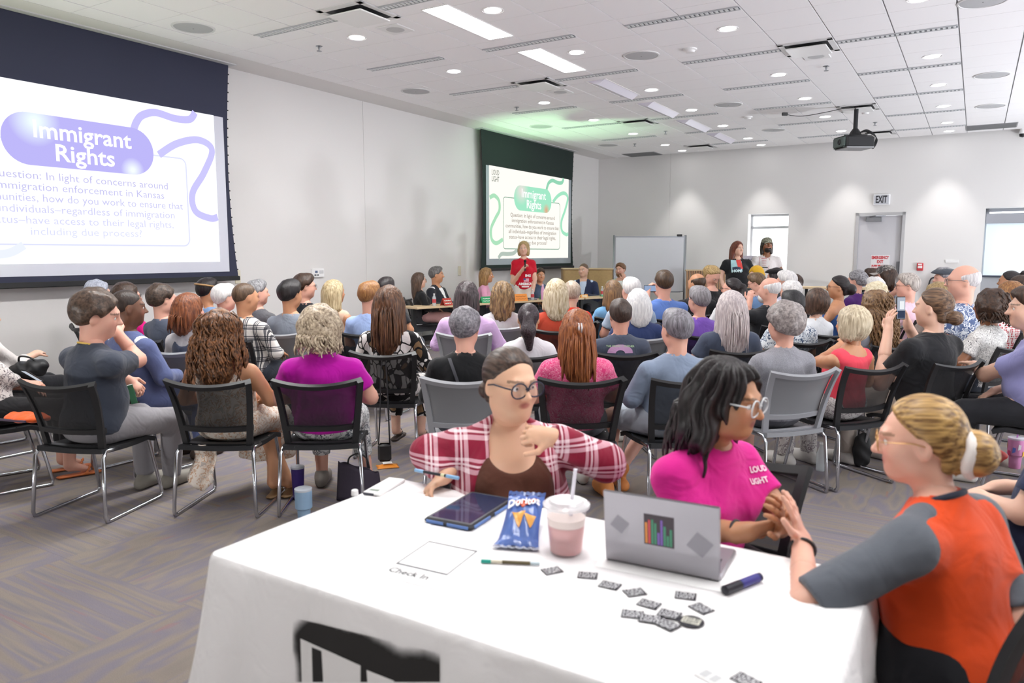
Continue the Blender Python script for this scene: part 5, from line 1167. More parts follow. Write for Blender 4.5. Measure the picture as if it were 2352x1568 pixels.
# ---- right half, farther rows
P('person with short grey hair in purple top', 1608, 654, 7.1, yaw=-12, hy=-14, skin='pink', hair='short', hc=('#6c686c', '#a19da2'), fem=True, glasses='#3a3a40', top=('#7a55b4', 'plain'))
P('balding brown haired person in black shirt', 1602, 626, 9.6, yaw=-12, hy=-25, skin='tan', hair='bald', hc=('#3a2a20', '#54412f'), w=1.15, top=('#1b1c20', 'plain'))
P('person with dark clipped ponytail and glasses', 1683, 635, 9.0, yaw=-16, hy=-40, skin='pink', hair='pony', hl=.06, hc=DK, fem=True, glasses='#303035', top=('#d9d9dc', 'plain'))
p42 = P('bald person with white beard in black shirt', 1770, 635, 8.0, yaw=-22, hy=-25, skin='pink', hair='bald', hc=WH, beard=('#d6d3d0', '#f0eeec'), w=1.15, top=('#1d1e22', 'plain'), collar=.01, armL=('W', (1715, 725, 8.3), (1722, 690, 8.4)), handL=((.1, .1, 1), (.5, .5, 0), 1.1))
P('brown haired person with glasses looking down', 1733, 625, 10.4, yaw=-25, hy=-35, hp=-15, skin='pink', hair='short', hc=('#4f3d2c', '#7a6146'), glasses='#2a2a2e', top=('#6f8fb8', 'plain'))
P('white haired person with glasses in pale checked shirt', 1808, 619, 9.6, yaw=-28, hy=-30, skin='pink', hair='short', hc=WH, glasses='#3a3a40', top=('#d8d8e2', 'plaid', '#8c90b4', '#b9bbd0'))
P('person with fluffy white hair behind curly grey hair', 1818, 644, 8.5, yaw=-24, hy=-12, skin='pink', hair='shortcurl', hv=.95, hc=WH, fem=True, top=('#d08a50', 'plain'))
P('person with brown bob in white hood', 1877, 659, 7.2, yaw=-24, skin='fair', hair='bob', hv=1.0, hc=('#33241d', '#664d3e'), fem=True, top=('#dfe2e6', 'plain'), sleeve='long')
P('person with dark bun, glasses and blue tank top', 1928, 629, 9.0, yaw=-45, hy=-28, skin='tan', hair='bun', hpart=.0, hv=1.35, hc=DK, fem=True, glasses='#303038', top=('#3f66a8', 'plain'), sleeve='tank', inner=None)
P('person with curly grey hair in dark purple top', 1970, 620, 10.4, yaw=-35, hy=-15, skin='pink', hair='shortcurl', hv=.98, hc=('#5f5d62', '#a5a3a6'), fem=True, top=('#4a1f66', 'plain'))
P('person with fluffy pale hair behind wavy brown hair', 2012, 646, 8.0, yaw=-30, skin='fair', hair='shortcurl', hv=1.0, hc=('#cdbd96', '#efe6cc'), fem=True, top=('#b5a5a0', 'plain'))
P('white haired person in front of the striped cap', 2012, 634, 9.6, yaw=-32, skin='fair', hair='short', hc=WH, top=('#9b96a8', 'plain'))
P('dark haired person in front of the emergency door', 2004, 614, 11.9, yaw=-40, hy=-30, skin='pink', hair='short', hc=BR, top=('#3a3d48', 'plain'))
P('person in striped cap and navy T-shirt', 2036, 607, 11.0, yaw=-45, hy=-25, skin='pink', hair='long', hl=.1, hc=BR, hat=('cap', '#4f4c4c', '#a39d97'), w=1.1, top=('#2c3450', 'plain'), armL=('W', (2030, 690, 10.7), (2060, 668, 10.5)))
P('grey haired person with glasses in pale pink T-shirt', 2088, 625, 8.6, yaw=-42, hy=-30, skin='pink', hair='short', hv=1.15, hc=('#8f8680', '#c9c0b8'), glasses='#26262a', w=1.1, top=('#eec6d4', 'plain'))
P('person with light brown hair behind the flat cap', 2155, 645, 7.6, yaw=-35, skin='pink', hair='bob', hc=('#7d6747', '#b39a6c'), fem=True, top=('#8d7f78', 'plain'))
P('person wearing a dark flat cap', 2172, 612, 10.2, yaw=-48, hy=-30, skin='pink', hair='short', hc=GR, hat=('flat', '#4b5058'), top=('#5c6672', 'plain'))
P('tall balding person in blue floral shirt', 2218, 606, 6.9, yaw=-46, hy=-22, skin='pink', hair='bald', hc=('#b5b0b2', '#dcd8d8'), glasses='#6a6a70', w=1.15, fat=.03, headsc=1.05, top=('#4f6088', 'floral', '#dfe3ea', '#aeb9cc'), topkw=dict(scale=.7), beard=None)
P('person with auburn bob in red dotted blouse', 2322, 643, 7.3, yaw=-40, skin='pink', hair='bob', hv=1.0, hc=('#6e4526', '#ab7a48'), fem=True, top=('#eee0de', 'dots', '#c24a52'))
P('person with small top knot near the shaded window', 2322, 619, 9.8, yaw=-45, skin='tan', hair='bun', hpart=.10, hv=.7, hc=DK, fem=True, top=('#77737c', 'plain'))
P('person with dark brown hair beside the top knot', 2345, 630, 9.0, yaw=-45, skin='tan', hair='bob', hc=BR, fem=True, top=('#5c5a66', 'plain'))
P('person with blond hair looking down in black sleeveless top', 1648, 612, 11.2, yaw=150, hy=0, hp=-38, skin='pink', hair='updo', hc=('#8b7048', '#c7aa74'), fem=True, top=('#15161a', 'plain'), sleeve='none', eyes='#333333')
P('person with yellow headscarf and yellow floral dress', 1738, 611, 12.6, yaw=-110, hy=-10, skin='fair', hair='none', hat=('scarf', '#d9a92e'), fem=True, top=('#d9b04a', 'floral', '#f0e4c0', '#b98a30'), eyes='#444444')
P('dark haired person in dark beret near the window', 1783, 613, 11.6, yaw=-60, skin='pink', hair='long', hl=.1, hc=DK, fem=True, hat=('flat', '#1b1a1c'), top=('#3a3a40', 'plain'))
P('person with brown hair behind the white haired checked shirt', 1826, 628, 10.6, yaw=-50, skin='tan', hair='short', hc=BR, top=('#44444c', 'plain'))
# ---- the panel
P('panelist with long brown hair, black cardigan and pink dress', 962, 624, 12.6, yaw=68, hy=10, skin='fair', hair='long', hl=.24, hv=.9, hc=('#3c2d26', '#6c5546'), fem=True, top=('#1a1b1e', 'plain'), sleeve='long', inner=('#c8553c',), legs='#e3b3b0', legkind='skirt', glasses='#5a4a44', eyes='#3a2a20', res=.0075)
P('panelist in dark suit and white open collar shirt', 1001, 610, 13.1, yaw=110, hy=-25, skin='tan', hair='short', hc=('#4c4a4a', '#858382'), w=1.15, fat=.015, top=('#23262f', 'plain'), sleeve='long', inner=('#f0f1f5',), legs='#23262f', eyes='#3a3a40', res=.0075)
P('panelist with light brown hair in pink blouse', 1117, 613, 13.8, yaw=85, hy=12, skin='tan', hair='long', hl=.2, hv=.9, hc=('#7a5a38', '#b08a58'), fem=True, top=('#e0a0bf', 'plain'), sleeve='mid', legs='#5b5f6a', eyes='#3a2a20', res=.0075, lean=6)
p73 = P('standing speaker in red T-shirt with microphone', 1203, 557, 14.3, yaw=175, hy=12, stand=True, skin='fair', hair='bob', hv=.95, hc=('#8a7048', '#c9ad7a'), fem=True, w=1.0, top=('#c0132b', 'plain'), legs='#e8e4de', eyes='#4a5a6a', res=.0075, shoes='#c9b9a5', hem=-.06, armR=('W', (1177, 648, 14.2), (1201, 618, 14.02)), handR=((.3, -.1, .6), (.7, .1, .1), 1.1), armL=('W', (1229, 640, 14.2), (1224, 668, 14.1)), handL=((-.1, -.3, -1), (.8, 0, 0), .3), chair=None)
P('panelist with dark hair in slate T-shirt', 1240, 614, 14.5, yaw=168, hy=-5, skin='tan', hair='short', hv=1.1, hc=BR, fem=True, top=('#46566e', 'plain'), eyes='#3a2a20', res=.0075)
P('panelist with receding hair in navy suit', 1341, 604, 15.5, yaw=190, hy=22, skin='fair', hair='buzz', hc=('#5a4536', '#7a6250'), w=1.15, top=('#29324f', 'plain'), sleeve='long', inner=('#c3d2ea',), legs='#1c1f2a', eyes='#3a3a40', res=.0075, armR=((.27, .10, .10), (.08, .34, .14)), armL=((-.27, .10, .10), (-.08, .34, .14)))
P('bearded panelist in pale sage suit with hands at chin', 1426, 602, 16.2, yaw=200, hy=15, skin='pink', hair='short', hc=('#5e3f2a', '#8a6444'), beard=('#6b4630', '#91674a'), w=1.15, top=('#b3bba9', 'plain'), sleeve='long', inner=('#eceff0',), legs='#b3bba9', eyes='#3a4a4a', res=.0075, armL=('W', (1448, 668, 15.85), (1433, 642, 15.9)), handL=((-.1, -.2, 1), (0, 1, 0), 1.0))
# ---- standing at the back
p38 = P('standing person with long auburn hair in black printed T-shirt', 1694, 557, 14.3, yaw=172, hy=-15, stand=True, skin='fair', hair='long', hl=.28, hv=1.0, hc=('#4e2418', '#84422a'), fem=True, w=1.25, fat=.05, top=('#1a1b1e', 'plain'), legs='#3a4a66', eyes='#4a4a4a', res=.0075, chair=None, shoes='#2a2a2e', hem=-.12)
p39 = P('standing person with dreadlocks, camouflage cap and white T-shirt', 1761, 549, 14.9, yaw=180, stand=True, skin='brown', hair='long', hl=.16, hv=.85, hc=('#17110f', '#33271f'), beard=('#120e0d', '#241c18'), w=1.1, top=('#d8d2d0', 'plain'), legs='#4a4640', eyes='#241a14', res=.0075, hat=('cap', '#6a6a5c', '#a3a390'), chair=None, hem=-.10, hp=6)
# ---- volunteers at the near table
h1 = P('seated volunteer in red plaid shirt writing with a pen', 1172, 789, 2.72, yaw=172, hy=-26, hp=-4, skin='#ddb092', hair='bun', hpart=-.05, hv=.8, hc=('#2c201b', '#5a473c'), fem=True, w=1.22, fat=.055, facefull=.6, glasses='#23263a', eyes='#4a3426', gkind='plastic', top=('#8a1a36', 'plaid', '#eed9de', '#b35570'), sleeve='long', topkw=dict(scale=.9), inner=('#5a3528', 'tank'), legs='#1d1d22', lean=4, headsc=1.06, open_front=True, brow='#3a2a22', lip='#a5544e',
   armR=('W', (985, 1040, 2.78), (1022, 1092, 2.66)), handR=((-.55, -.45, -.35), (.3, -.2, -.9), .75), armL=('W', (1392, 1062, 2.62), (1270, 1004, 2.52)), handL=((-.95, .0, .15), (.0, .85, -.5), 1.2))
h2 = P('seated volunteer with black hair in magenta T-shirt', 1678, 817, 2.36, yaw=145, hy=-16, hp=-6, skin='#b98562', hair='wavy', hl=.15, hv=1.0, hpart=.02, hc=('#0c0a0c', '#2b2426'), fem=True, w=1.08, facefull=0.0, glasses='#eeeeee', gkind='clear', eyes='#2c1d15', top=('#d8208e', 'plain'), sleeve='short', legs='#1a1a20', lean=10, brow='#17110f', lip='#94484a', smile=.002, chair=None,
   armR=('W', (1600, 1215, 2.28), (1712, 1222, 2.16)), handR=((.75, -.1, .25), (.1, .6, .6), .25), armL=('W', (1800, 1190, 2.40), (1792, 1206, 2.18)), handL=((-.2, -.5, .5), (-.8, .2, .2), .35))
h3 = P('volunteer seen from behind in orange and grey raglan shirt', 2118, 893, 1.98, yaw=-34, hy=-32, hp=-4, skin='#e0ad97', hair='bun', hpart=-.03, hv=1.4, hc=('#6b4c2c', '#c9a264'), fem=True, w=1.12, fat=.02, facefull=.3, glasses='#c9a06a', eyes='#4a6a7a', top=('#dc4a16', 'plain'), sleeve='short', raglan='#5f646c', legs='#1c1d22', lean=12, chair='black', headsc=1.0,
   armL=('W', (1850, 1392, 1.80), (1842, 1248, 2.07)), handL=((-.15, .2, .75), (-.75, .5, .1), .12), armR=('W', (2330, 1420, 1.85), (2250, 1500, 2.1)))
# ---- chairs under everyone who sits
for (lab, kind, root, rot, Y, cl, px) in BUILT:
    if kind: add_chair(kind, root, rot, ('black' if kind == 'black' else 'grey') + ' chair under the ' + lab)
add_chair('black', Vector((h2['root'].x + .06, h2['root'].y + .05, 0)), math.radians(140), 'black chair turned sideways under the volunteer in magenta T-shirt')
# ================================================================ furniture and things
from mathutils.bvhtree import BVHTree
def world_bvh(objs):
    bpy.context.view_layer.update(); v = []; f = []
    for o in objs:
        M = o.matrix_world; b = len(v); v += [M @ q.co for q in o.data.vertices]; f += [[b + i for i in p.vertices] for p in o.data.polygons]
    return BVHTree.FromPolygons(v, f)
CAMP = Vector((0, 0, HC))
def hit(bvh, px, py):
    loc, n, i, d = bvh.ray_cast(CAMP, ray(px, py).normalized()); return (loc, n) if loc else (None, None)
def decal_quad(name, bvh, corners, mat, parent, nx=8, ny=8, lift=.004, name2=None):
    """flat print laid on a curved surface; corners are TL, TR, BR, BL"""
    TL, TR, BR, BL = [Vector(c) for c in corners]; v = []; ok = True
    for j in range(ny + 1):
        for i in range(nx + 1):
            p = (TL*(1 - i/nx) + TR*(i/nx))*(1 - j/ny) + (BL*(1 - i/nx) + BR*(i/nx))*(j/ny)
            l, n = hit(bvh, p.x, p.y)
            if l is None: return None
            v.append(l + (CAMP - l).normalized()*lift)
    w = nx + 1; f = [(j*w + i, (j + 1)*w + i, (j + 1)*w + i + 1, j*w + i + 1) for j in range(ny) for i in range(nx)]
    bpy.context.view_layer.update(); MI = parent.matrix_world.inverted()
    return obj(name, MB().add([MI @ q for q in v], f), mat, parent, smooth=True)
def decal_mesh(name, bvh, me, px, py, width, mat, parent, lift=.005, right=None):
    """put a flat printed mesh (xy plane, given width) on the surface seen at px,py"""
    l, n = hit(bvh, px, py)
    if l is None: return None
    if n.dot(CAMP - l) < 0: n = -n
    up = Vector((0, 0, 1)); up = (up - n*up.dot(n)).normalized(); x = up.cross(n)
    xs = [q.co.x for q in me.vertices]; s = width/(max(xs) - min(xs)); MI = parent.matrix_world.inverted()
    for q in me.vertices:
        p = l + x*q.co.x*s + up*q.co.y*s; h2, n2, i2, d2 = bvh.ray_cast(p + n*.15, -n)
        q.co = MI @ ((h2 if h2 else p) + n*lift)
    return obj(name, me, mat, parent)
def child(t, nm): return [c for c in t.children if c.name.split('.')[0] == nm][0]
WOOD = plain('#d6bd98', .5, bump=.1, bscale=60, name='oak'); WOODV = plain('#c9a773', .5, var=.25, bscale=18, name='oak_panel')
# ---------------------------------------------------------------- near table
TX, TY, TH = 1.655, .85, .74
A0 = atZ(476, 1271, TH)
TR_ = lambda x, y, z=TH: A0 + RP(x, y, z) - Vector((0, 0, TH)) - Vector((0, 0, 0)) if False else Vector((A0.x, A0.y, 0)) + RP(x, y, z)
tb = thing('folding_table', 'folding table under the white cloth in the foreground', 'table', (A0.x, A0.y, 0), RROT)
obj('tabletop', MB().box(.02, TX - .02, .02, TY - .02, TH - .04, TH - .004, bev=.006), plain('#c9c9c6', .5), tb)
for x in (.14, TX - .14):
    for y in (.12, TY - .12): obj('leg', MB().tube([(x, y, TH - .04), (x, y, .0)], .016, 8), DGREY, tb)
def skirt():
    r = .03; P = rrect(0, TX, 0, TY, r, 5); per = []; n = len(P)
    for i in range(n):
        a, b = Vector(P[i]), Vector(P[(i + 1) % n]); m = max(1, int((b - a).length/.022)); per += [a.lerp(b, k/m) for k in range(m)]
    c = Vector((TX/2, TY/2)); m = len(per); v = []; f = []; lv = [(TH + .0015, -.012), (TH, -.003), (TH - .006, .002)] + [(TH - .02 - .70*k/12, None) for k in range(13)]
    rr = random.Random(3); ph = [rr.uniform(0, 6.28) for _ in range(6)]
    for z, o in lv:
        t = max(0, (TH - z)/.72)
        for i, p in enumerate(per):
            dx = max(abs(p.x - TX/2) - (TX/2 - r), 0); dy = max(abs(p.y - TY/2) - (TY/2 - r), 0); corner = 1 if dx > 0 and dy > 0 else 0
            ed = min(abs(p.x), abs(p.x - TX)) + min(abs(p.y), abs(p.y - TY)); cn = math.exp(-(ed/.12)**2)
            nrm = Vector((math.copysign(1, p.x - TX/2) if min(p.x, TX - p.x) < r + .001 else 0, math.copysign(1, p.y - TY/2) if min(p.y, TY - p.y) < r + .001 else 0))
            nrm = nrm.normalized() if nrm.length else Vector((0, 0))
            s = i*.022; w = .012*math.sin(s*9 + ph[0] + 2*t) + .009*math.sin(s*17 + ph[1] - 3*t) + .006*math.sin(s*31 + ph[2] + 6*t)
            off = o if o is not None else .004 + t*(.035 + .09*cn + w*1.5) + w*.25*min(1, t*6)
            q = p + nrm*off; v.append((q.x, q.y, z))
    for k in range(len(lv) - 1):
        for i in range(m): f.append((k*m + i, (k + 1)*m + i, (k + 1)*m + (i + 1) % m, k*m + (i + 1) % m))
    f = [tuple(reversed(q)) for q in f]; f.append(tuple(range(m)))
    return MB().add(v, f)
cl = thing('tablecloth', 'white tablecloth with black printed front draped over the near table', 'tablecloth', (A0.x, A0.y, 0), RROT)
clo = obj('cloth', skirt(), cloth('#f1f0f1', 'plain'), cl, smooth='auto')
bv = world_bvh([clo])
m, nt, b = newmat('smudged_print'); b.inputs['Base Color'].default_value = lin('#1d1b1b'); b.inputs['Roughness'].default_value = .8
tc = N(nt, 'ShaderNodeTexCoord'); no = N(nt, 'ShaderNodeTexNoise'); setin(no, Scale=4.5, Detail=5.0); nt.links.new(tc.outputs['Object'], no.inputs['Vector'])
rp = N(nt, 'ShaderNodeValToRGB'); rp.color_ramp.elements[0].position = .36; rp.color_ramp.elements[1].position = .62; nt.links.new(no.outputs['Fac'], rp.inputs[0]); se = N(nt, 'ShaderNodeSeparateXYZ'); nt.links.new(tc.outputs['Generated'], se.inputs[0])
g1 = N(nt, 'ShaderNodeMapRange'); g1.inputs['From Min'].default_value = 1.0; g1.inputs['From Max'].default_value = .55; nt.links.new(se.outputs['Z'], g1.inputs['Value'])
g2 = N(nt, 'ShaderNodeMapRange'); g2.inputs['From Min'].default_value = 0.0; g2.inputs['From Max'].default_value = .12; nt.links.new(se.outputs['X'], g2.inputs['Value'])
mu1 = N(nt, 'ShaderNodeMath', operation='MULTIPLY'); nt.links.new(g1.outputs[0], mu1.inputs[0]); nt.links.new(g2.outputs[0], mu1.inputs[1])
ad1 = N(nt, 'ShaderNodeMath', operation='MULTIPLY_ADD', use_clamp=True); nt.links.new(mu1.outputs[0], ad1.inputs[0]); ad1.inputs[1].default_value = .8; nt.links.new(no.outputs['Fac'], ad1.inputs[2])
rp.color_ramp.elements[0].position = .55; rp.color_ramp.elements[1].position = .85; nt.links.new(ad1.outputs[0], rp.inputs[0]); nt.links.new(rp.outputs[0], b.inputs['Alpha'])
decal_quad('black_print', bv, [(672, 1418), (1010, 1500), (1010, 1566), (672, 1566)], m, cl, 12, 8, .003)
CLW = cloth('#e4e3e3', 'plain'); BLKP = plain('#191819', .8)
decal_quad('print_panel', bv, [(690, 1466), (828, 1528), (828, 1566), (693, 1566)], CLW, cl, 8, 6, .006)
decal_quad('print_letter', bv, [(716, 1486), (738, 1495), (742, 1566), (718, 1566)], BLKP, cl, 3, 6, .008)
decal_quad('print_panel', bv, [(842, 1538), (905, 1563), (905, 1567), (844, 1567)], CLW, cl, 4, 3, .006)
TZ = TH + .002
def on(px, py, z=TZ): return atZ(px, py, z)
def ang(p, q): return math.atan2(q.y - p.y, q.x - p.x)
# laptop
l0, l1 = on(1393, 1284), on(1655, 1336); la_ = ang(l0, l1); lw = (l1 - l0).length
lp = thing('laptop', 'open silver laptop with stickers on the white table', 'laptop', l0, (0, 0, la_))
SIL = plain('#a9a7ad', .35, metal=.55, name='laptop_aluminium')
obj('base', MB().box(0, lw, .0, .21, 0, .014, bev=.004), plain('#8f8d93', .4, metal=.4), lp, smooth='auto')
kb = obj('keyboard', MB().box(.02, lw - .02, .02, .115, .014, .0155), plain('#3c3b42', .6), lp)
ks = MB()
for i in range(13):
    for j in range(5): ks.box(.024 + i*(lw - .05)/13, .024 + (i + .86)*(lw - .05)/13, .023 + j*.018, .038 + j*.018, .0155, .0175)
ko = obj('keys', ks, plain('#26262b', .6), kb); ko['kind'] = 'stuff'
obj('trackpad', MB().box(lw*.33, lw*.67, .13, .195, .014, .0148), plain('#c9c8cc', .4), lp)
ML = Matrix.Rotation(math.radians(8), 4, 'X')
lid = obj('lid', MB().box(0, lw, -.006, .0, .004, .215, ML, bev=.0028), SIL, lp, smooth='auto')
obj('display', MB().box(.01, lw - .01, .0, .0008, .018, .207, ML), plain('#15161a', .15), lid)
obj('sticker', MB().box(lw*.36, lw*.62, -.0068, -.006, .075, .165, ML), plain('#3b3038', .4), lid)
rr = random.Random(5)
for q in range(9):
    x = lw*.37 + lw*.24*q/9; h = rr.uniform(.03, .08); obj('sticker_graphic', MB().box(x, x + lw*.02, -.0074, -.0068, .079, .079 + h, ML), plain(rr.choice(['#c8474f', '#3f8a6a', '#d88a3a', '#7a5ab0']), .4), lid)
for x, z, s in ((.045, .12, .02), (.265, .10, .026)): obj('sticker', MB().box(x - s, x + s, -.0066, -.006, z - s, z + s, ML @ Matrix.Translation((x, 0, z)) @ Matrix.Rotation(.6, 4, 'Y') @ Matrix.Translation((-x, 0, -z))), plain('#8f8d95', .4), lid)
# drink cup
cp = on(1300, 1268); cu = thing('drink_cup', 'clear plastic cup of pink drink with lid and straw', 'cup', cp)
obj('cup_wall', MB().lathe([(.045, .001), (.047, .004), (.060, .140), (.0615, .141), (.0605, .139), (.0585, .138), (.0455, .006), (0, .004)], 32, cap=False), glassy('#f2f0f4', .88, .12), cu, smooth='auto')
obj('pink_drink', MB().lathe([(0, .006), (.0448, .007), (.0525, .085), (0, .086)], 32, cap=False), plain('#dc9d9a', .35), cu, smooth='auto')
obj('foam', MB().lathe([(0, .086), (.0525, .086), (.0545, .108), (0, .110)], 32, cap=False), plain('#f0dfd6', .5), cu, smooth='auto')
obj('lid', MB().lathe([(.0585, .136), (.067, .138), (.068, .146), (.060, .152), (.052, .150), (.046, .158), (0, .158)], 32, cap=False), glassy('#f6f5f8', .40, .15), cu, smooth='auto')
obj('straw', MB().tube([(.008, .0, .02), (.016, .004, .16), (.026, .008, .245)], .0055, 10), plain('#e8e4f0', .4), cu, smooth='auto')
# tablet
q0, q1, q2, q3 = on(972, 1200), on(1085, 1222), on(1155, 1148), on(1050, 1136); ta = ang(q0, q1)
tw_, tl = (q1 - q0).length*.98, ((q3 - q0).length + (q2 - q1).length)/2
tt = thing('tablet', 'tablet in a black and blue case lying on the white table', 'tablet', q0, (0, 0, ta))
sk_ = (q3 - q0); sh_ = Matrix(((1, 0, 0, 0), (0, 1, 0, 0), (0, 0, 1, 0), (0, 0, 0, 1)))
obj('case', MB().box(0, tw_, 0, tl, 0, .018, bev=.007), plain('#1b1c22', .6), tt, smooth='auto')
obj('case_inset', MB().box(.012, tw_*.42, -.0012, .004, .004, .013).box(tw_*.5, tw_ - .012, -.0012, .004, .004, .013).box(tw_ - .004, tw_ + .0012, .02, tl*.4, .004, .013).box(tw_ - .004, tw_ + .0012, tl*.5, tl - .02, .004, .013), plain('#5b7fc0', .5), tt)
obj('screen', MB().box(.016, tw_ - .016, .02, tl - .02, .018, .0188), plain('#2b3450', .08), tt)
obj('bezel', MB().box(.008, tw_ - .008, .012, tl - .012, .0172, .0184), plain('#4a4c52', .5), tt)
# crisp bag
c0 = on(1185, 1262); cb_ = thing('crisp_bag', 'blue snack bag leaning on the tablet', 'snack bag', c0, (0, 0, -.18))
def bag(u, v):
    x = (u - .5)*(.135 - .02*v)*(1 - .12*math.sin(PI*v)); y = v*.20; th = .03*math.sin(PI*min(1, max(0, v)))**.6*(1 - (2*u - 1)**4)
    return x, y, th
def bagf(sgn):
    def fn(u, v):
        x, y, th = bag(u, v); w = .003*math.sin(u*17 + v*9) + .002*math.sin(v*31)
        base = .006 + .11*max(0, v - .2); return (x, y, base + (th if sgn > 0 else -.15*th + .0) + w*(1 - (2*u - 1)**4) + .004)
    return fn
bb = MB(); bb.sheet(bagf(1), 14, 18); bb.sheet(lambda u, v: bagf(-1)(1 - u, v), 14, 18)
bo = obj('bag_body', bb, plain('#4a69b0', .28, name='foil_blue'), cb_, smooth=True)
obj('bottom_seal', MB().sheet(lambda u, v: ((u - .5)*.137, -.012 + .014*v, .010 + .002*math.sin(u*40)), 24, 1, .001), plain('#c9ccd6', .3, metal=.5), cb_)
obj('top_seal', MB().sheet(lambda u, v: ((u - .5)*.117, .198 + .012*v, .098 + .008*v + .002*math.sin(u*40)), 20, 1, .001), plain('#38528f', .3), cb_)
bz = lambda x, y: bagf(1)(min(1, max(0, .5 + x/.12)), y/.2)[2] + .004
def on_bag(me, dx, dy, nm, mat, up=0):
    for q in me.vertices: x, y = q.co.x + dx, q.co.y + dy; q.co = (x, y, bz(x, y) + up)
    obj(nm, me, mat, cb_)
def tri(pts, n=5):
    a, b_, c = [Vector(p) for p in pts]; v = []; f = []; ix = {}
    for i in range(n + 1):
        for j in range(n + 1 - i): ix[i, j] = len(v); p = a + (b_ - a)*i/n + (c - a)*j/n; v.append((p.x, p.y, 0))
    for i in range(n):
        for j in range(n - i):
            f.append((ix[i, j], ix[i + 1, j], ix[i, j + 1]))
            if j < n - i - 1: f.append((ix[i + 1, j], ix[i + 1, j + 1], ix[i, j + 1]))
    return MB().add(v, f).mesh('tri')
on_bag(tri([(-.035, .15), (.045, .165), (.0, .118)]), 0, 0, 'logo_triangle', plain('#d8592c', .35))
me = text_to_width('Doritos', .10, .05, bold=.0015, shear=.2); me.transform(Matrix.Rotation(.22, 4, 'Z') @ Matrix.Translation((0, 0, 0))); on_bag(me, .0, .142, 'logo_lettering', plain('#f2f2f4', .4), .004)
for pts in ([(-.03, .10), (.012, .108), (-.002, .055)], [(.045, .098), (.008, .095), (.032, .055)]): on_bag(tri(pts), 0, 0, 'printed_chip', plain('#e0a044', .4))
# pens, marker
def pen(label, p, q, cols, r=.005, name='pen', cat='pen'):
    t = thing(name, label, cat, p, (0, 0, 0)); d = Vector(q) - Vector(p); M = d.to_track_quat('Z', 'X').to_matrix().to_4x4(); L = d.length
    for nm, a, b_, c, rs in cols: obj(nm, MB().lathe([(r*rs*.85, L*a), (r*rs, L*a + .001), (r*rs, L*b_ - .001), (r*rs*.85, L*b_)], 14, M), plain(c, .35), t, smooth='auto')
    return t
pen('green capped pen lying on the white table', on(1105, 1288, TZ + .006), on(1240, 1294, TZ + .006), [('end_plug', 0, .17, '#0f9c8c', 1.05), ('grip', .17, .36, '#cfc8b4', .95), ('barrel', .36, .84, '#5c5233', 1), ('cap', .84, 1.0, '#bccdd4', .9)])
pen('thick dark marker with colourful barrel on the white table', on(1664, 1356, TZ + .012), on(1746, 1324, TZ + .012), [('cap', 0, .42, '#1b1d28', 1.05), ('barrel', .42, .93, '#2b2f78', 1), ('barrel_print', .45, .90, '#3a3a86', 1.01), ('plug', .93, 1.0, '#232645', .95)], .012, 'marker', 'marker')
pen('blue pen held by the plaid shirted volunteer', atY(953, 1079, 2.63), atY(1054, 1098, 2.56), [('end_plug', 0, .2, '#86b4dc', 1.1), ('barrel', .2, .72, '#20232b', 1), ('clip', .6, .68, '#d8d8b0', 1.15), ('cap', .72, 1.0, '#86b4dc', 1.2)], .0055)
# papers
def paper(label, quad, z, text=None, border=False, nm='paper_sheet'):
    P4 = [on(x, y, z) for x, y in quad]; t = thing(nm, label, 'paper', P4[0]); v = [p - P4[0] for p in P4]
    obj('sheet', MB().add([tuple(q) for q in v] + [(q.x, q.y, q.z - .0006) for q in v], [(3, 2, 1, 0), (4, 5, 6, 7)] + [(i, (i + 1) % 4, 4 + (i + 1) % 4, 4 + i) for i in range(4)]), plain('#fbfbfb', .7), t)
    return t, P4
pt, P4 = paper('printed check in sheet flat on the white table', [(985, 1236), (1112, 1262), (1000, 1352), (862, 1318)], TZ + .0012)
ex_, ey_ = (P4[1] - P4[0]), (P4[3] - P4[0])
def onp(u, v): return (ex_*u + ey_*v)
def pq(u0, u1, v0, v1, z=.0004): return [tuple(onp(u, v) + Vector((0, 0, z))) for u, v in ((u0, v0), (u1, v0), (u1, v1), (u0, v1))]
lb = MB()
for u0, u1, v0, v1 in ((.06, .94, .06, .09), (.06, .94, .68, .715), (.06, .085, .06, .715), (.915, .94, .06, .715)): lb.add(pq(u0, u1, v0, v1), [(3, 2, 1, 0)])
obj('printed_border', lb, plain('#6a6a6e', .7), pt)
me = text_to_width('Check In', 1.0, .22, bold=.004)
for q in me.vertices: q.co = onp(.42 + q.co.x*.66, .845 - q.co.y*.66) + Vector((0, 0, .0006))
obj('lettering', me, plain('#3c3c40', .7), pt)
paper('blank white form under the tablet on the near table', [(880, 1128), (1055, 1150), (950, 1236), (778, 1220)], TZ + .001)
paper('white sheet beneath the laptop on the near table', [(1385, 1262), (1672, 1330), (1676, 1364), (1368, 1300)], TZ + .0008)
# white power bank and small cap
w0, w1_ = on(833, 1136), on(888, 1143); wb = thing('power_bank', 'small white device with dark ends at the table corner', 'power bank', w0, (0, 0, ang(w0, w1_)))
ln_ = (on(916, 1106) - on(888, 1143)).length
obj('case', MB().box(0, .07, 0, ln_, 0, .012, bev=.003), plain('#eeeeee', .4), wb, smooth='auto'); obj('dark_end', MB().box(.002, .045, -.001, .004, .002, .010), plain('#3a3d4a', .4), wb); obj('display', MB().box(.012, .05, .02, .04, .012, .0126), plain('#6f7f72', .3), wb)
wc = on(815, 1137); tag(obj('bottle_cap', MB().lathe([(.0, 0), (.012, 0), (.013, .003), (.012, .018), (.010, .020), (0, .020)], 16, cap=False), plain('#f0f0f0', .4), loc=wc, smooth='auto'), 'tiny white cap standing at the table edge', 'cap')
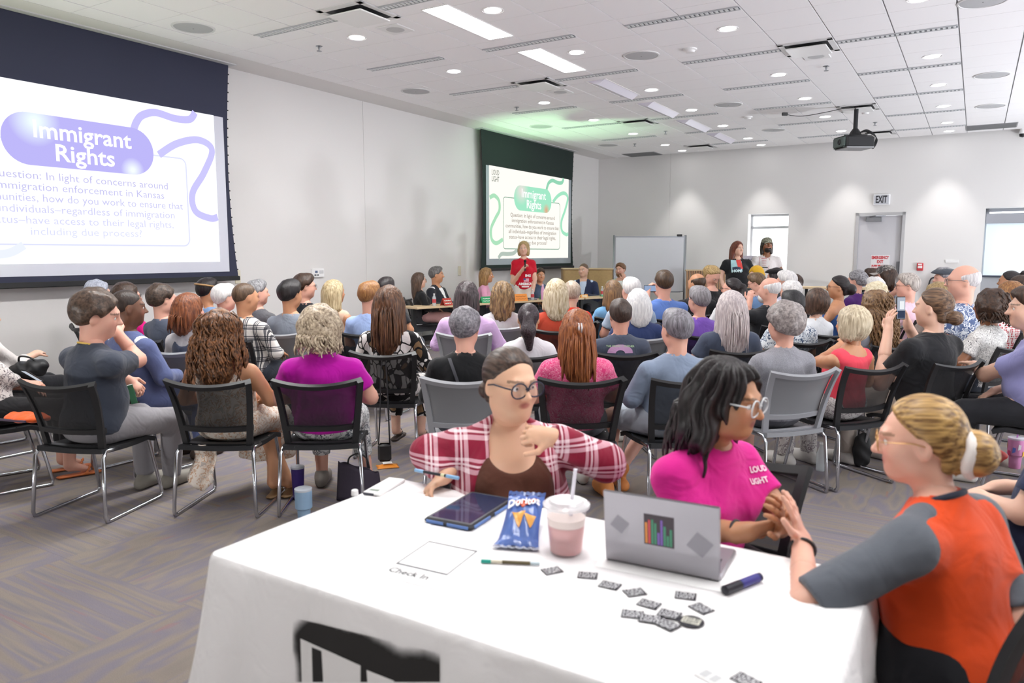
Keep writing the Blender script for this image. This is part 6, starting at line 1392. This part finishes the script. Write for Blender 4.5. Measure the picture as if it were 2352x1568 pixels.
# logo stickers
stk = [(1268, 1310, 12, 'nearest the green pen'), (1350, 1321, -22, 'left of the laptop shadow'), (1401, 1344, -40, 'third from the pen'), (1458, 1360, 5, 'fourth from the pen'), (1491, 1387, -45, 'below the fourth'), (1453, 1410, -25, 'leftmost of the cluster'), (1494, 1421, -30, 'second of the cluster'), (1538, 1410, -42, 'top of the cluster'), (1533, 1434, -62, 'bottom of the cluster'), (1575, 1368, -28, 'just below the laptop'), (1611, 1397, -70, 'rightmost of the scatter'), (1714, 1562, -62, 'at the bottom frame edge')]
for i, (x, y, a, d) in enumerate(stk):
    p = on(x, y, TZ + .0012*(1 + (i in (7, 8, 6)) + (i == 7))); t = thing('logo_sticker', 'black logo sticker with white letters on the table, ' + d, 'sticker', p, (0, 0, math.radians(a) + .2))
    obj('backing', MB().box(-.026, .026, -.020, .020, 0, .0008), plain('#23222a', .5), t)
    for s, yy in (('LOUD', .0092), ('LIGHT', -.0092)):
        me = text_to_width(s, .044, .0235, bold=.0002); me.transform(Matrix.Translation((0, yy, .0011))); obj('lettering', me, plain('#e6e6ea', .5), t)
p = on(1588, 1427, TZ + .003); t = thing('round_sticker', 'round black and cream logo sticker beside the sticker cluster', 'sticker', p, (0, 0, -.5))
obj('backing', MB().lathe([(0, 0), (.030, 0), (.030, .0008), (0, .0008)], 24, cap=False), plain('#23222a', .5), t); obj('cream_field', MB().box(-.022, .020, -.012, .018, .0008, .0012), plain('#d6d5c8', .5), t)
for s, yy in (('LOUD', .010), ('LIGHT', -.004)):
    me = text_to_width(s, .036, .015, bold=.0005); me.transform(Matrix.Translation((0, yy, .0016))); obj('lettering', me, plain('#2a2a30', .5), t)
p = on(1631, 1553, TZ + .001); t = thing('logo_sticker', 'pale grey sticker at the bottom edge of the table', 'sticker', p, (0, 0, -.9)); obj('backing', MB().box(-.026, .026, -.02, .02, 0, .0008), plain('#dcdcdc', .5), t); obj('printed_block', MB().box(-.02, -.003, -.012, .014, .0008, .0012), plain('#b9bbbd', .5), t); obj('printed_block', MB().box(.004, .02, -.012, .014, .0008, .0012), plain('#b9bbbd', .5), t)

# ---------------------------------------------------------------- prints and extras worn by people
bv2 = world_bvh([child(h2['t'], 'shirt')])
for s, y in (('LOUD', 1078), ('LIGHT', 1106)):
    decal_mesh('shirt_lettering', bv2, text_mesh(s, .06, bold=.002), 1740, y, .078 if s == 'LOUD' else .078, plain('#f0d9e6', .6), h2['t'])
b3 = world_bvh([child(p73['t'], 'shirt')])
for s, x, y, w in (('ING', 1213, 633, .11), ('AMERICA', 1207, 652, .26)): decal_mesh('shirt_lettering', b3, text_mesh(s, .05, bold=.003), x, y, w, plain('#f4eef0', .6), p73['t'])
decal_mesh('shirt_print', b3, MB().sheet(lambda u, v: ((u - .5), (v - .5)*.2, 0), 6, 2).mesh('bar'), 1207, 658, .14, plain('#f0e2e6', .6), p73['t'])
fl = MB().sheet(lambda u, v: ((u - .5), (v - .5)*.6, 0), 6, 5).mesh('flag'); decal_mesh('shirt_flag', b3, fl, 1209, 643, .10, plain('#d8a0b0', .6), p73['t'])
fl = MB().sheet(lambda u, v: ((u - .5), (v - .5)*.7, 0), 3, 3).mesh('flag'); decal_mesh('flag_canton', b3, fl, 1205, 641, .045, plain('#3b4a86', .6), p73['t'], .008)
b4 = world_bvh([child(p38['t'], 'shirt')])
def rectmesh(r): return MB().sheet(lambda u, v: ((u - .5), (v - .5)*r, 0), 8, 8).mesh('rect')
decal_mesh('shirt_print', b4, rectmesh(1.25), 1692, 610, .20, plain('#a9cfd6', .6), p38['t'], .005)
decal_mesh('shirt_print', b4, rectmesh(2.2), 1698.5, 607.5, .095, plain('#d8453f', .6), p38['t'], .008)
decal_mesh('shirt_print', b4, rectmesh(.6), 1692, 617, .15, plain('#22304a', .6), p38['t'], .011)
decal_mesh('shirt_lettering', b4, text_mesh('HOPE', .05, bold=.003), 1692.5, 622.5, .17, plain('#cfe6ea', .6), p38['t'], .014)
b5 = world_bvh([child(p39['t'], 'shirt')])
o_ = rrect(-.5, .5, -.65, .65, .15); i_ = rrect(-.47, .47, -.62, .62, .13); mm = len(o_)
decal_mesh('shirt_print', b5, MB().add([(x, y, 0) for x, y in o_ + i_], [(q, (q + 1) % mm, mm + (q + 1) % mm, mm + q) for q in range(mm)]).mesh('outline'), 1755, 604, .19, plain('#a84850', .6), p39['t'])
for k in range(4): decal_mesh('shirt_print', b5, rectmesh(.12), 1755, 594 + k*5, .10 - .01*k, plain('#b8646a', .6), p39['t'], .006)
decal_mesh('shirt_print', b5, rectmesh(.14), 1755, 614, .14, plain('#2a2a2c', .6), p39['t'], .006)
b6 = world_bvh([child(p27['t'], 'shirt')])
decal_mesh('shirt_lettering', b6, text_mesh('THE GRASS IS GREENER', .05, bold=.001), 1425, 795, .22, plain('#a9c9a0', .6), p27['t'])
fan = MB(); 
for k in range(9):
    a0_, a1_ = PI*k/9, PI*(k + 1)/9; fan.add([(.18*math.cos(a0_), .12*math.sin(a0_), 0), (.5*math.cos(a0_), .34*math.sin(a0_), 0), (.5*math.cos(a1_), .34*math.sin(a1_), 0), (.18*math.cos(a1_), .12*math.sin(a1_), 0)], [(0, 1, 2, 3)])
decal_mesh('shirt_print', b6, fan.mesh('fan'), 1425, 811, .20, plain('#c59ac4', .6), p27['t'])
# hair clip and scrunchie, straps
cm = MB()
for k in (-1, 1):
    cm.tube([(k*.008, -.135, .055), (k*.009, -.150, .03), (k*.008, -.142, .0)], .006, 8)
p24['headpart']('hair_clip', cm.mesh('hair_clip', True), plain('#d5d0d2', .25, metal=.3))
h3['headpart']('scrunchie', MB().tube([(.056*math.cos(a), -.116 - .006*math.sin(3*a), -.030 + .056*math.sin(a)) for a in [2*PI*i/22 for i in range(22)]], .017, 8, closed=True).mesh('scrunchie', True), cloth('#ece6e2'))
b7 = world_bvh([child(p20['t'], 'shirt')])
decal_quad('bag_strap', b7, [(1028, 822), (1036, 822), (1058, 886), (1051, 886)], plain('#4a4b52', .6), p20['t'], 2, 10, .01)
def wrist_band(info, k, label, col, r=.034):
    w, e = Vector(info['wri'][k]), Vector(info['elb'][k]); d = (e - w).normalized(); c = w + d*.03; M = d.to_track_quat('Z', 'X').to_matrix().to_4x4()
    obj(label, MB().tube([tuple(Matrix.Translation(c) @ M @ Vector((r*math.cos(a), r*math.sin(a), 0))) for a in [2*PI*i/20 for i in range(20)]], .005, 6, closed=True), plain(col, .5), info['t'], smooth=True)
wrist_band(h2, 1, 'hair_tie', '#17171c', .033); wrist_band(h3, -1, 'wrist_watch', '#2a2a2e', .034)
# microphone
hw_ = atY(1206, 600, 13.96)
mc = thing('microphone', 'black handheld microphone in the speaker hand', 'microphone', hw_); 
obj('head', MB().lathe([(.0, .03), (.02, .024), (.027, .008), (.024, -.012), (.018, -.02)], 14, cap=False), plain('#1b1c1f', .6, metal=.4), mc, smooth='auto'); obj('handle', MB().lathe([(.018, -.02), (.013, -.10), (.012, -.18), (0, -.182)], 14, cap=False), BLACKM, mc, smooth='auto')
# phones
def phone(label, p, rz, rx_, w, h, screen, parent=None, land=False):
    t = thing('phone', label, 'phone', p, (rx_, 0, rz)); W_, H_ = (h, w) if land else (w, h)
    obj('case', MB().box(-W_/2, W_/2, -.005, .005, -H_/2, H_/2, bev=.004), plain('#15161a', .4), t); s = obj('screen', MB().box(-W_/2 + .004, W_/2 - .004, -.0062, -.005, -H_/2 + .006, H_/2 - .006), emitmat(screen, .8), t)
    return t, s
t, s = phone('phone held up by the person in the black T-shirt', atY(2069, 707, 5.52), .15, -.08, .072, .168, '#bfc7d6')
obj('screen_image', MB().box(-.012, .024, -.0068, -.006, -.01, .05), emitmat('#f4f8fb', .9), s); obj('screen_image', MB().box(-.03, .03, -.0068, -.006, -.075, -.02), emitmat('#4a5570', .6), s)
phone('phone held sideways by the person in the blue polo', atY(1494, 662, 9.4), .1, 0, .08, .17, '#9fb4d8', land=True)
phone('pale phone held over the lap at the left edge', atY(74, 862, 5.35), -.5, .9, .07, .15, '#cfd8e4')
# green folder of the person resting his chin
gf = thing('green_folder', 'small green folder held under the elbow', 'folder', atY(303, 905, 4.88), (.1, -.2, .5)); obj('cover', MB().box(-.02, .02, -.008, .008, -.065, .065, bev=.002), plain('#3f7a58', .6), gf); obj('pages', MB().box(-.018, .018, -.005, .005, -.063, .066), plain('#e9e6df', .8), gf)

# ---------------------------------------------------------------- bags, cups and litter on the floor
def blob(prims, h, k=.02, cut=None, warp=None):
    F = Field([p for p in prims], h)
    for p in prims: F.add(p, k)
    if warp: F.warp(warp)
    if cut: F.cut(*cut)
    return F.mesh()
def tumbler(label, px, py, prof, col, lidc, z=0, straw=None, print_=None, handle=False):
    p = atZ(px, py, z); t = thing('tumbler', label, 'tumbler', p)
    obj('body', MB().lathe(prof, 24), plain(col, .35, metal=.2), t, smooth='auto'); r, zt = prof[-1]
    obj('lid', MB().lathe([(r + .001, zt), (r + .001, zt + .012), (r - .008, zt + .016), (0, zt + .012)], 24, cap=False), lidc, t, smooth='auto')
    if straw: obj('straw', MB().tube([(0, 0, zt), (.01, 0, zt + .07)], .005, 8), plain(straw, .4), t)
    if print_:
        for q in range(14): a = q*.62; z0 = .12 + .03*math.sin(q*2.1); obj('printed_patch', MB().add([((r + .001)*math.cos(a + d), (r + .001)*math.sin(a + d), z0 + e) for d, e in ((0, 0), (.35, .01), (.4, .04), (.05, .045))], [(0, 1, 2, 3)]), plain(print_[q % len(print_)], .4), t)
    return t
CLR = glassy('#d8dde4', .35, .15)
tumbler('tall dark purple tumbler beside the magenta blouse chair', 686, 1146, [(.030, 0), (.034, .005), (.042, .19), (.043, .21)], '#35206a', CLR)
tumbler('light blue tumbler nearest the white table corner', 699, 1200, [(.034, 0), (.036, .004), (.038, .085), (.050, .095), (.051, .20)], '#8aa8c4', CLR)
tumbler('pink patterned tumbler with straw under the right edge chair', 2330, 1074, [(.036, 0), (.038, .004), (.042, .09), (.054, .105), (.056, .22)], '#d88fc0', CLR, straw='#a86ab0', print_=['#e0b040', '#c0406a', '#5a6ac0', '#e8e0e8'])
bw = atZ(1884, 1080, 0); bt = thing('water_bottle', 'clear water bottle on the carpet beneath the coral polo chair', 'bottle', bw); obj('bottle', MB().lathe([(.03, 0), (.032, .01), (.032, .13), (.014, .18), (.013, .2)], 16), glassy('#e6eef2', .6, .05), bt, smooth='auto'); obj('cap', MB().lathe([(.015, .2), (.015, .215)], 12), WHITE, bt)
# tote bag
tp_ = atZ(826, 1142, 0); tg = thing('tote_bag', 'dark purple tote bag on the carpet under the magenta blouse chair', 'bag', tp_, (0, 0, .35))
obj('bag_body', MB().sheet(lambda u, v: (.15*math.cos(2*PI*u)*(1 - .12*v), .07*math.sin(2*PI*u)*(1 - .5*v), .005 + v*(.20 - .05*math.cos(2*PI*u)) + .006*math.sin(u*40)*v), 32, 8, .004), plain('#2c2333', .7, bump=.3, bscale=60), tg, smooth=True)
obj('handle', MB().tube(catmull([(-.07, 0, .2), (-.06, .01, .27), (.0, .02, .29), (.05, .01, .26), (.07, 0, .19)]), .006, 6), BLACKM, tg, smooth=True); obj('bag_floor', MB().box(-.13, .13, -.06, .06, .002, .01), plain('#1e1826', .8), tg)
# purse on strap
pz = atZ(884, 1062, .02); ps = thing('shoulder_purse', 'small black purse hung from the leaf print chair', 'bag', Vector((pz.x, pz.y, 0)), (0, 0, .1))
obj('purse_body', MB().box(-.05, .05, -.025, .025, .03, .17, bev=.018), plain('#17171a', .5), ps, smooth='auto'); obj('strap', MB().tube(catmull([(-.045, 0, .16), (-.03, .02, .4), (-.02, .06, .72), (.0, .08, .79), (.02, .06, .72), (.04, 0, .16)]), .006, 6), plain('#202024', .6), ps, smooth=True)
# orange snack packet
op = atZ(890, 1072, 0); og = thing('snack_packet', 'orange snack packet dropped on the carpet', 'snack bag', op, (0, 0, .3)); obj('packet', MB().sheet(lambda u, v: ((u - .5)*.16, (v - .5)*.11, .006 + .022*math.sin(PI*u)*math.sin(PI*v)), 12, 10, .004), plain('#df8a2a', .35), og, smooth=True); obj('white_panel', MB().sheet(lambda u, v: ((u - .5)*.07, (v - .5)*.06, .032 + .002*math.sin(PI*u)), 4, 4), plain('#e9e6e2', .4), og)
# orange cloth bag and black bag at the left edge
ob = atY(62, 958, 4.80); og = thing('cloth_bag', 'orange cloth bag lying on the chair at the left edge', 'bag', ob, (0, 0, -.3)); Pm, Qm = blob([Ell((0, 0, 0), (.16, .10, .028)), Cone((-.1, 0, 0), (.15, .02, .0), .03, .012)], .009, warp=lambda X, Y, Z: .004*np.sin(X*60 + Y*30)); obj('bag_body', quadmesh('bag', Pm, Qm, cloth('#e8642e')), None, og); obj('bag_band', MB().box(-.165, .1, -.104, -.09, -.008, .004), plain('#4a3c50', .7), og)
kb_ = atY(66, 848, 5.95); og = thing('lap_bag', 'black soft bag on the lap at the left edge', 'bag', kb_, (0, 0, -.3)); Pm, Qm = blob([Ell((0, 0, 0), (.15, .12, .07)), Ell((.08, .0, .03), (.09, .08, .06))], .012, warp=lambda X, Y, Z: .006*np.sin(X*50 + Y*37 + Z*41)); obj('bag_body', quadmesh('bag', Pm, Qm, plain('#1d1e21', .5)), None, og); obj('strap', MB().tube(catmull([(-.1, 0, .05), (-.02, -.05, .11), (.08, -.04, .1), (.13, 0, .04)]), .008, 6), BLACKM, og)
# black bag and red bag on the right
for lab, px, py, col, r in (('black rounded bag standing under the coral polo chair', 1978, 1072, '#141417', (.07, .05, .14)), ('red bag lying under the lavender T-shirt chair', 2262, 1062, '#b02a24', (.16, .09, .06))):
    q = atZ(px, py, 0); og = thing('hand_bag', lab, 'bag', q); Pm, Qm = blob([Ell((0, 0, r[2]*.9), r)], .010, cut=((0, 0, -1), -.004), warp=lambda X, Y, Z: .004*np.sin(X*50 + Z*60)); obj('bag_body', quadmesh('bag', Pm, Qm, plain(col, .6)), None, og); obj('strap', MB().tube(catmull([(-r[0]*.5, 0, r[2]*1.6), (-.02, .01, r[2]*2.1), (.03, .01, r[2]*2.1), (r[0]*.5, 0, r[2]*1.6)]), .006, 6), plain(col, .5), og)
# hem of the floral dress hanging below the seat
hm = p8['t']; obj('dress_hem', MB().sheet(lambda u, v: (-.17 + .15*u + .02*math.sin(v*5), -.16 + .02*math.sin(u*9 + v*4), .44 - .30*v*(.75 + .25*math.sin(u*PI))), 10, 12, .006), cloth('#e6ddd2', 'floral', '#c7a184', '#b9b0a8'), hm, smooth=True)

# ---------------------------------------------------------------- the panel tables and what stands on them
def ptable(label, q0, q1, depth=.5):
    d = q1 - q0; t = thing('panel_table', label, 'table', (q0.x, q0.y, 0), (0, 0, math.atan2(d.y, d.x))); L = Vector((d.x, d.y)).length
    obj('tabletop', MB().box(0, L, 0, depth, .71, .742, bev=.004), WOOD, t)
    for x in (.12, L - .12):
        obj('leg', MB().box(x - .03, x + .03, depth*.45, depth*.55, .03, .71), BLACKM, t); obj('foot', MB().box(x - .03, x + .03, .05, depth - .05, 0, .03, bev=.006), BLACKM, t)
    obj('modesty_panel', MB().box(.18, L - .18, depth*.8, depth*.82, .30, .70), plain('#3b3d42', .6), t); return t
e0, e1_, e2_ = atZ(958, 706, .742), atZ(1168, 693, .742), atZ(1490, 676, .742)
ptable('oak topped panel table in front of the suited panelist', e0, e1_); ptable('oak topped panel table in front of the standing speaker', e1_ + (e2_ - e1_)*.01, e1_ + (e2_ - e1_)*.5); ptable('oak topped panel table at the whiteboard end', e1_ + (e2_ - e1_)*.51, e2_)
def along(px, back=.12):
    s = (px - 958)/(1168 - 958) if px < 1168 else None
    p = e0.lerp(e1_, s) if s is not None else e1_.lerp(e2_, (px - 1168)/(1490 - 1168)); q = Vector((p.x, p.y, .743)); d = q.normalized(); return q + Vector((d.x, d.y, 0))*back
def wbottle(label, px, back=.15):
    t = thing('water_bottle', label, 'bottle', along(px, back)); obj('bottle', MB().lathe([(.03, 0), (.032, .01), (.032, .05), (.029, .07), (.032, .09), (.032, .13), (.014, .17), (.013, .185)], 16), glassy('#e8eff4', .55, .05), t, smooth='auto'); obj('label_band', MB().lathe([(.0325, .05), (.0325, .11)], 16, cap=False), plain('#c84a50', .5), t); obj('cap', MB().lathe([(.015, .185), (.015, .2)], 12), WHITE, t)
for px, l in ((994, 'water bottle before the panelist in dark suit'), (1216, 'water bottle beside the standing speaker hand'), (1371, 'water bottle before the panelist in navy suit')): wbottle(l, px)
pk = along(1237, .1); t = thing('drink_bottle', 'slim pink bottle before the panelist in slate T-shirt', 'bottle', pk); obj('bottle', MB().lathe([(.035, 0), (.037, .01), (.036, .16), (.02, .24), (.016, .26)], 16), plain('#e0a8cc', .3), t, smooth='auto'); obj('cap', MB().lathe([(.018, .26), (.018, .285)], 12), plain('#f0d8e6', .4), t)
def tent(label, px, w, h, col, rz=.6, back=.05, sq='#dff0e0'):
    t = thing('tent_card', label, 'name card', along(px, back), (0, 0, rz)); y = h*.45
    obj('front_leaf', MB().add([(-w/2, 0, 0), (w/2, 0, 0), (w/2, y, h), (-w/2, y, h), (-w/2, .003, 0), (w/2, .003, 0), (w/2, y + .003, h), (-w/2, y + .003, h)], [(0, 1, 2, 3), (7, 6, 5, 4), (0, 4, 5, 1), (2, 6, 7, 3), (1, 5, 6, 2), (0, 3, 7, 4)]), plain(col, .6), t)
    obj('back_leaf', MB().add([(-w/2, 2*y, 0), (w/2, 2*y, 0), (w/2, y, h), (-w/2, y, h), (-w/2, 2*y - .003, 0), (w/2, 2*y - .003, 0), (w/2, y - .003, h - .003), (-w/2, y - .003, h - .003)], [(3, 2, 1, 0), (4, 5, 6, 7), (0, 1, 5, 4), (3, 7, 6, 2), (1, 2, 6, 5), (0, 4, 7, 3)]), plain(col, .6), t)
    for k in range(2):
        vv, ff = ribbon([(-w*.38 + w*.76*i/9, .004*math.sin(i*2.3 + k)) for i in range(10)], .010); zc = h*(.66 - .36*k)
        obj('handwriting', MB().add([(x, y*(zc + yy)/h - .004, zc + yy) for x, yy, _ in vv], ff), plain(sq, .6), t)
tent('green folded name card before the panelist in pink blouse', 1118, .26, .11, '#2f9a62'); tent('orange folded name card before the standing speaker', 1194, .27, .125, '#ec9440', .5, .02, '#b86a2a'); tent('small green folded name card beside the pink bottle', 1245, .2, .11, '#3aa068', .4); tent('wide green folded name card before the sage suit', 1393, .42, .10, '#23a05c', .4, .02); tent('small orange folded name card left of the navy suit', 1330, .16, .06, '#e8a040', .4); tent('red and green folded card at the left table end', 1026, .2, .12, '#b8453a', .9, .0)
bk = thing('stacked_booklets', 'dark booklets beside the orange name card', 'booklets', along(1212, .25), (0, 0, .5))
for k, c in enumerate(('#23262e', '#d8d6d2', '#2c3350')): obj('booklet', MB().box(-.1 + .01*k, .1, -.07, .07, .012*k, .012*k + .011), plain(c, .6), bk)
# ---------------------------------------------------------------- whiteboard, oak cabinet, slatted screen, side table
wy = 17.2; w0 = atY(1411, 540, wy); w1b = atY(1574, 540, wy); wbd = thing('whiteboard', 'mobile whiteboard on a metal stand behind the panel', 'whiteboard', (w0.x, wy, 0), (0, 0, -.02)); W_ = w1b.x - w0.x; ztop = w0.z; zb = atY(1500, 668, wy).z
obj('board', MB().box(.03, W_ - .03, -.012, .012, zb, ztop - .04), plain('#d3d4da', .25), wbd); fr = MB()
fr.box(.012, .034, -.018, .018, zb - .02, ztop - .02).box(W_ - .034, W_ - .012, -.018, .018, zb - .02, ztop - .02).box(.02, W_ - .02, -.018, .018, ztop - .05, ztop - .02).box(.02, W_ - .02, -.018, .018, zb - .02, zb); obj('board_frame', fr, STEEL, wbd)
for x in (0, W_): obj('upright', MB().tube([(x, 0, .06), (x, 0, ztop)], .025, 10), STEEL, wbd, smooth=True); obj('foot', MB().tube([(x, -.3, .05), (x, .3, .05)], .02, 8), STEEL, wbd)
obj('top_clamp', MB().box(W_*.88, W_*.95, -.03, .03, ztop - .03, ztop + .02, bev=.005), BLACKM, wbd); obj('pen_tray', MB().box(.1, W_ - .1, -.07, -.01, zb - .03, zb - .015), STEEL, wbd)
c0 = atY(1294, 616, 17.0); c1 = atY(1408, 616, 17.0); cab = thing('oak_cabinet', 'low oak cabinet standing against the wall behind the panel', 'cabinet', (c0.x, 17.0, 0), (0, 0, .03)); cw = c1.x - c0.x
obj('body', MB().box(0, cw, .02, .5, 0, c0.z - .03), WOODV, cab); obj('cabinet_top', MB().box(-.01, cw + .01, -.01, .51, c0.z - .03, c0.z, bev=.004), WOOD, cab)
for k in range(2): d = obj('door', MB().box(.02 + k*cw/2, cw/2 - .01 + k*cw/2, 0, .02, .08, c0.z - .05), WOODV, cab); obj('handle', MB().tube([((cw/2 - .06) if k == 0 else (cw/2 + .06), -.02, .7), ((cw/2 - .06) if k == 0 else (cw/2 + .06), -.02, .85)], .006, 6), STEEL, d)
s0 = atY(1576, 620, 16.9); s1 = atY(1668, 620, 16.9); sl_ = thing('slatted_screen', 'low screen of upright oak slats right of the whiteboard', 'slatted screen', (s0.x, 16.9, 0)); sw_ = s1.x - s0.x
obj('backing', MB().box(0, sw_, .03, .05, 0, s0.z - .01), plain('#e6e2de', .7), sl_); obj('top_rail', MB().box(-.01, sw_ + .01, -.01, .06, s0.z - .02, s0.z + .01), WOOD, sl_)
sme = MB().box(-.017, .017, 0, .03, .02, s0.z - .02).mesh('slat'); sme.materials.append(plain('#a67f5c', .6))
for k in range(17):
    o = bpy.data.objects.new('slat', sme); COL.objects.link(o); o.parent = sl_; o.location = (.03 + k*(sw_ - .06)/16, 0, 0)
d0 = atY(1838, 659, 16.2); d1 = atY(1995, 657, 15.6); dd = d1 - d0; sd = thing('side_table', 'pale oak side table by the far wall behind the audience', 'table', (d0.x, d0.y, 0), (0, 0, math.atan2(dd.y, dd.x))); L_ = Vector((dd.x, dd.y)).length
obj('tabletop', MB().box(0, L_, 0, .6, d0.z - .035, d0.z), WOOD, sd)
for x in (.1, L_ - .1): obj('leg', MB().box(x - .03, x + .03, .27, .33, .03, d0.z - .035), BLACKM, sd); obj('foot', MB().box(x - .03, x + .03, .03, .57, 0, .03), BLACKM, sd)
# paper poster by the window
pq_ = atY(1724, 602, 15.2); po_ = thing('poster_board', 'white hand lettered poster beside the standing pair', 'poster', pq_, (0, 0, .05)); obj('sheet', MB().box(-.16, .12, -.004, .004, -.16, .13), plain('#e6e4f0', .7), po_)
vv, ff = ribbon([(-.12 + .02*i, .05 + .02*math.sin(i*2.1)) for i in range(10)], .010); obj('handwriting', MB().add([(x, -.006, y) for x, y, _ in vv], ff), plain('#5a5a8a', .7), po_); vv, ff = ribbon([(-.12 + .02*i, -.05 + .02*math.sin(i*1.7)) for i in range(10)], .010); obj('handwriting', MB().add([(x, -.006, y) for x, y, _ in vv], ff), plain('#5a5a8a', .7), po_)

# yellow neckband, camcorder and a grey laptop on the panel table
nk = Vector(p2['RL'] @ V(0, .25, 1)).normalized(); Mq = nk.to_track_quat('Z', 'Y').to_matrix().to_4x4(); cc = Vector(p2['nb']) + nk*.022
obj('neckband', MB().tube([tuple(Matrix.Translation(cc) @ Mq @ Vector((.078*math.cos(q), .080*math.sin(q), 0))) for q in [2*PI*i/28 for i in range(28)]], .006, 8, closed=True), plain('#d8b45a', .6), p2['t'], smooth=True)
cmr = thing('camcorder', 'small black camcorder held up beside the white beard', 'camera', atY(1713, 668, 9.4), (0, 0, .5)); obj('body', MB().box(-.04, .04, -.07, .07, -.035, .035, bev=.01), BLACKM, cmr, smooth='auto'); obj('lens', MB().lathe([(.028, 0), (.03, .03), (.0, .028)], 14, Matrix.Translation((0, .07, 0)) @ Matrix.Rotation(-PI/2, 4, 'X'), cap=False), plain('#2a2c33', .2), cmr, smooth='auto'); obj('grip', MB().tube([(0, 0, -.03), (0, 0, -.14)], .014, 8), BLACKM, cmr)
lp2 = thing('laptop', 'small grey laptop open before the sage suited panelist', 'laptop', along(1392, .28), (0, 0, .7)); obj('base', MB().box(-.15, .15, 0, .2, 0, .014, bev=.004), SIL, lp2); obj('lid', MB().box(-.15, .15, -.006, 0, .01, .2, Matrix.Rotation(.2, 4, 'X'), bev=.003), SIL, lp2)
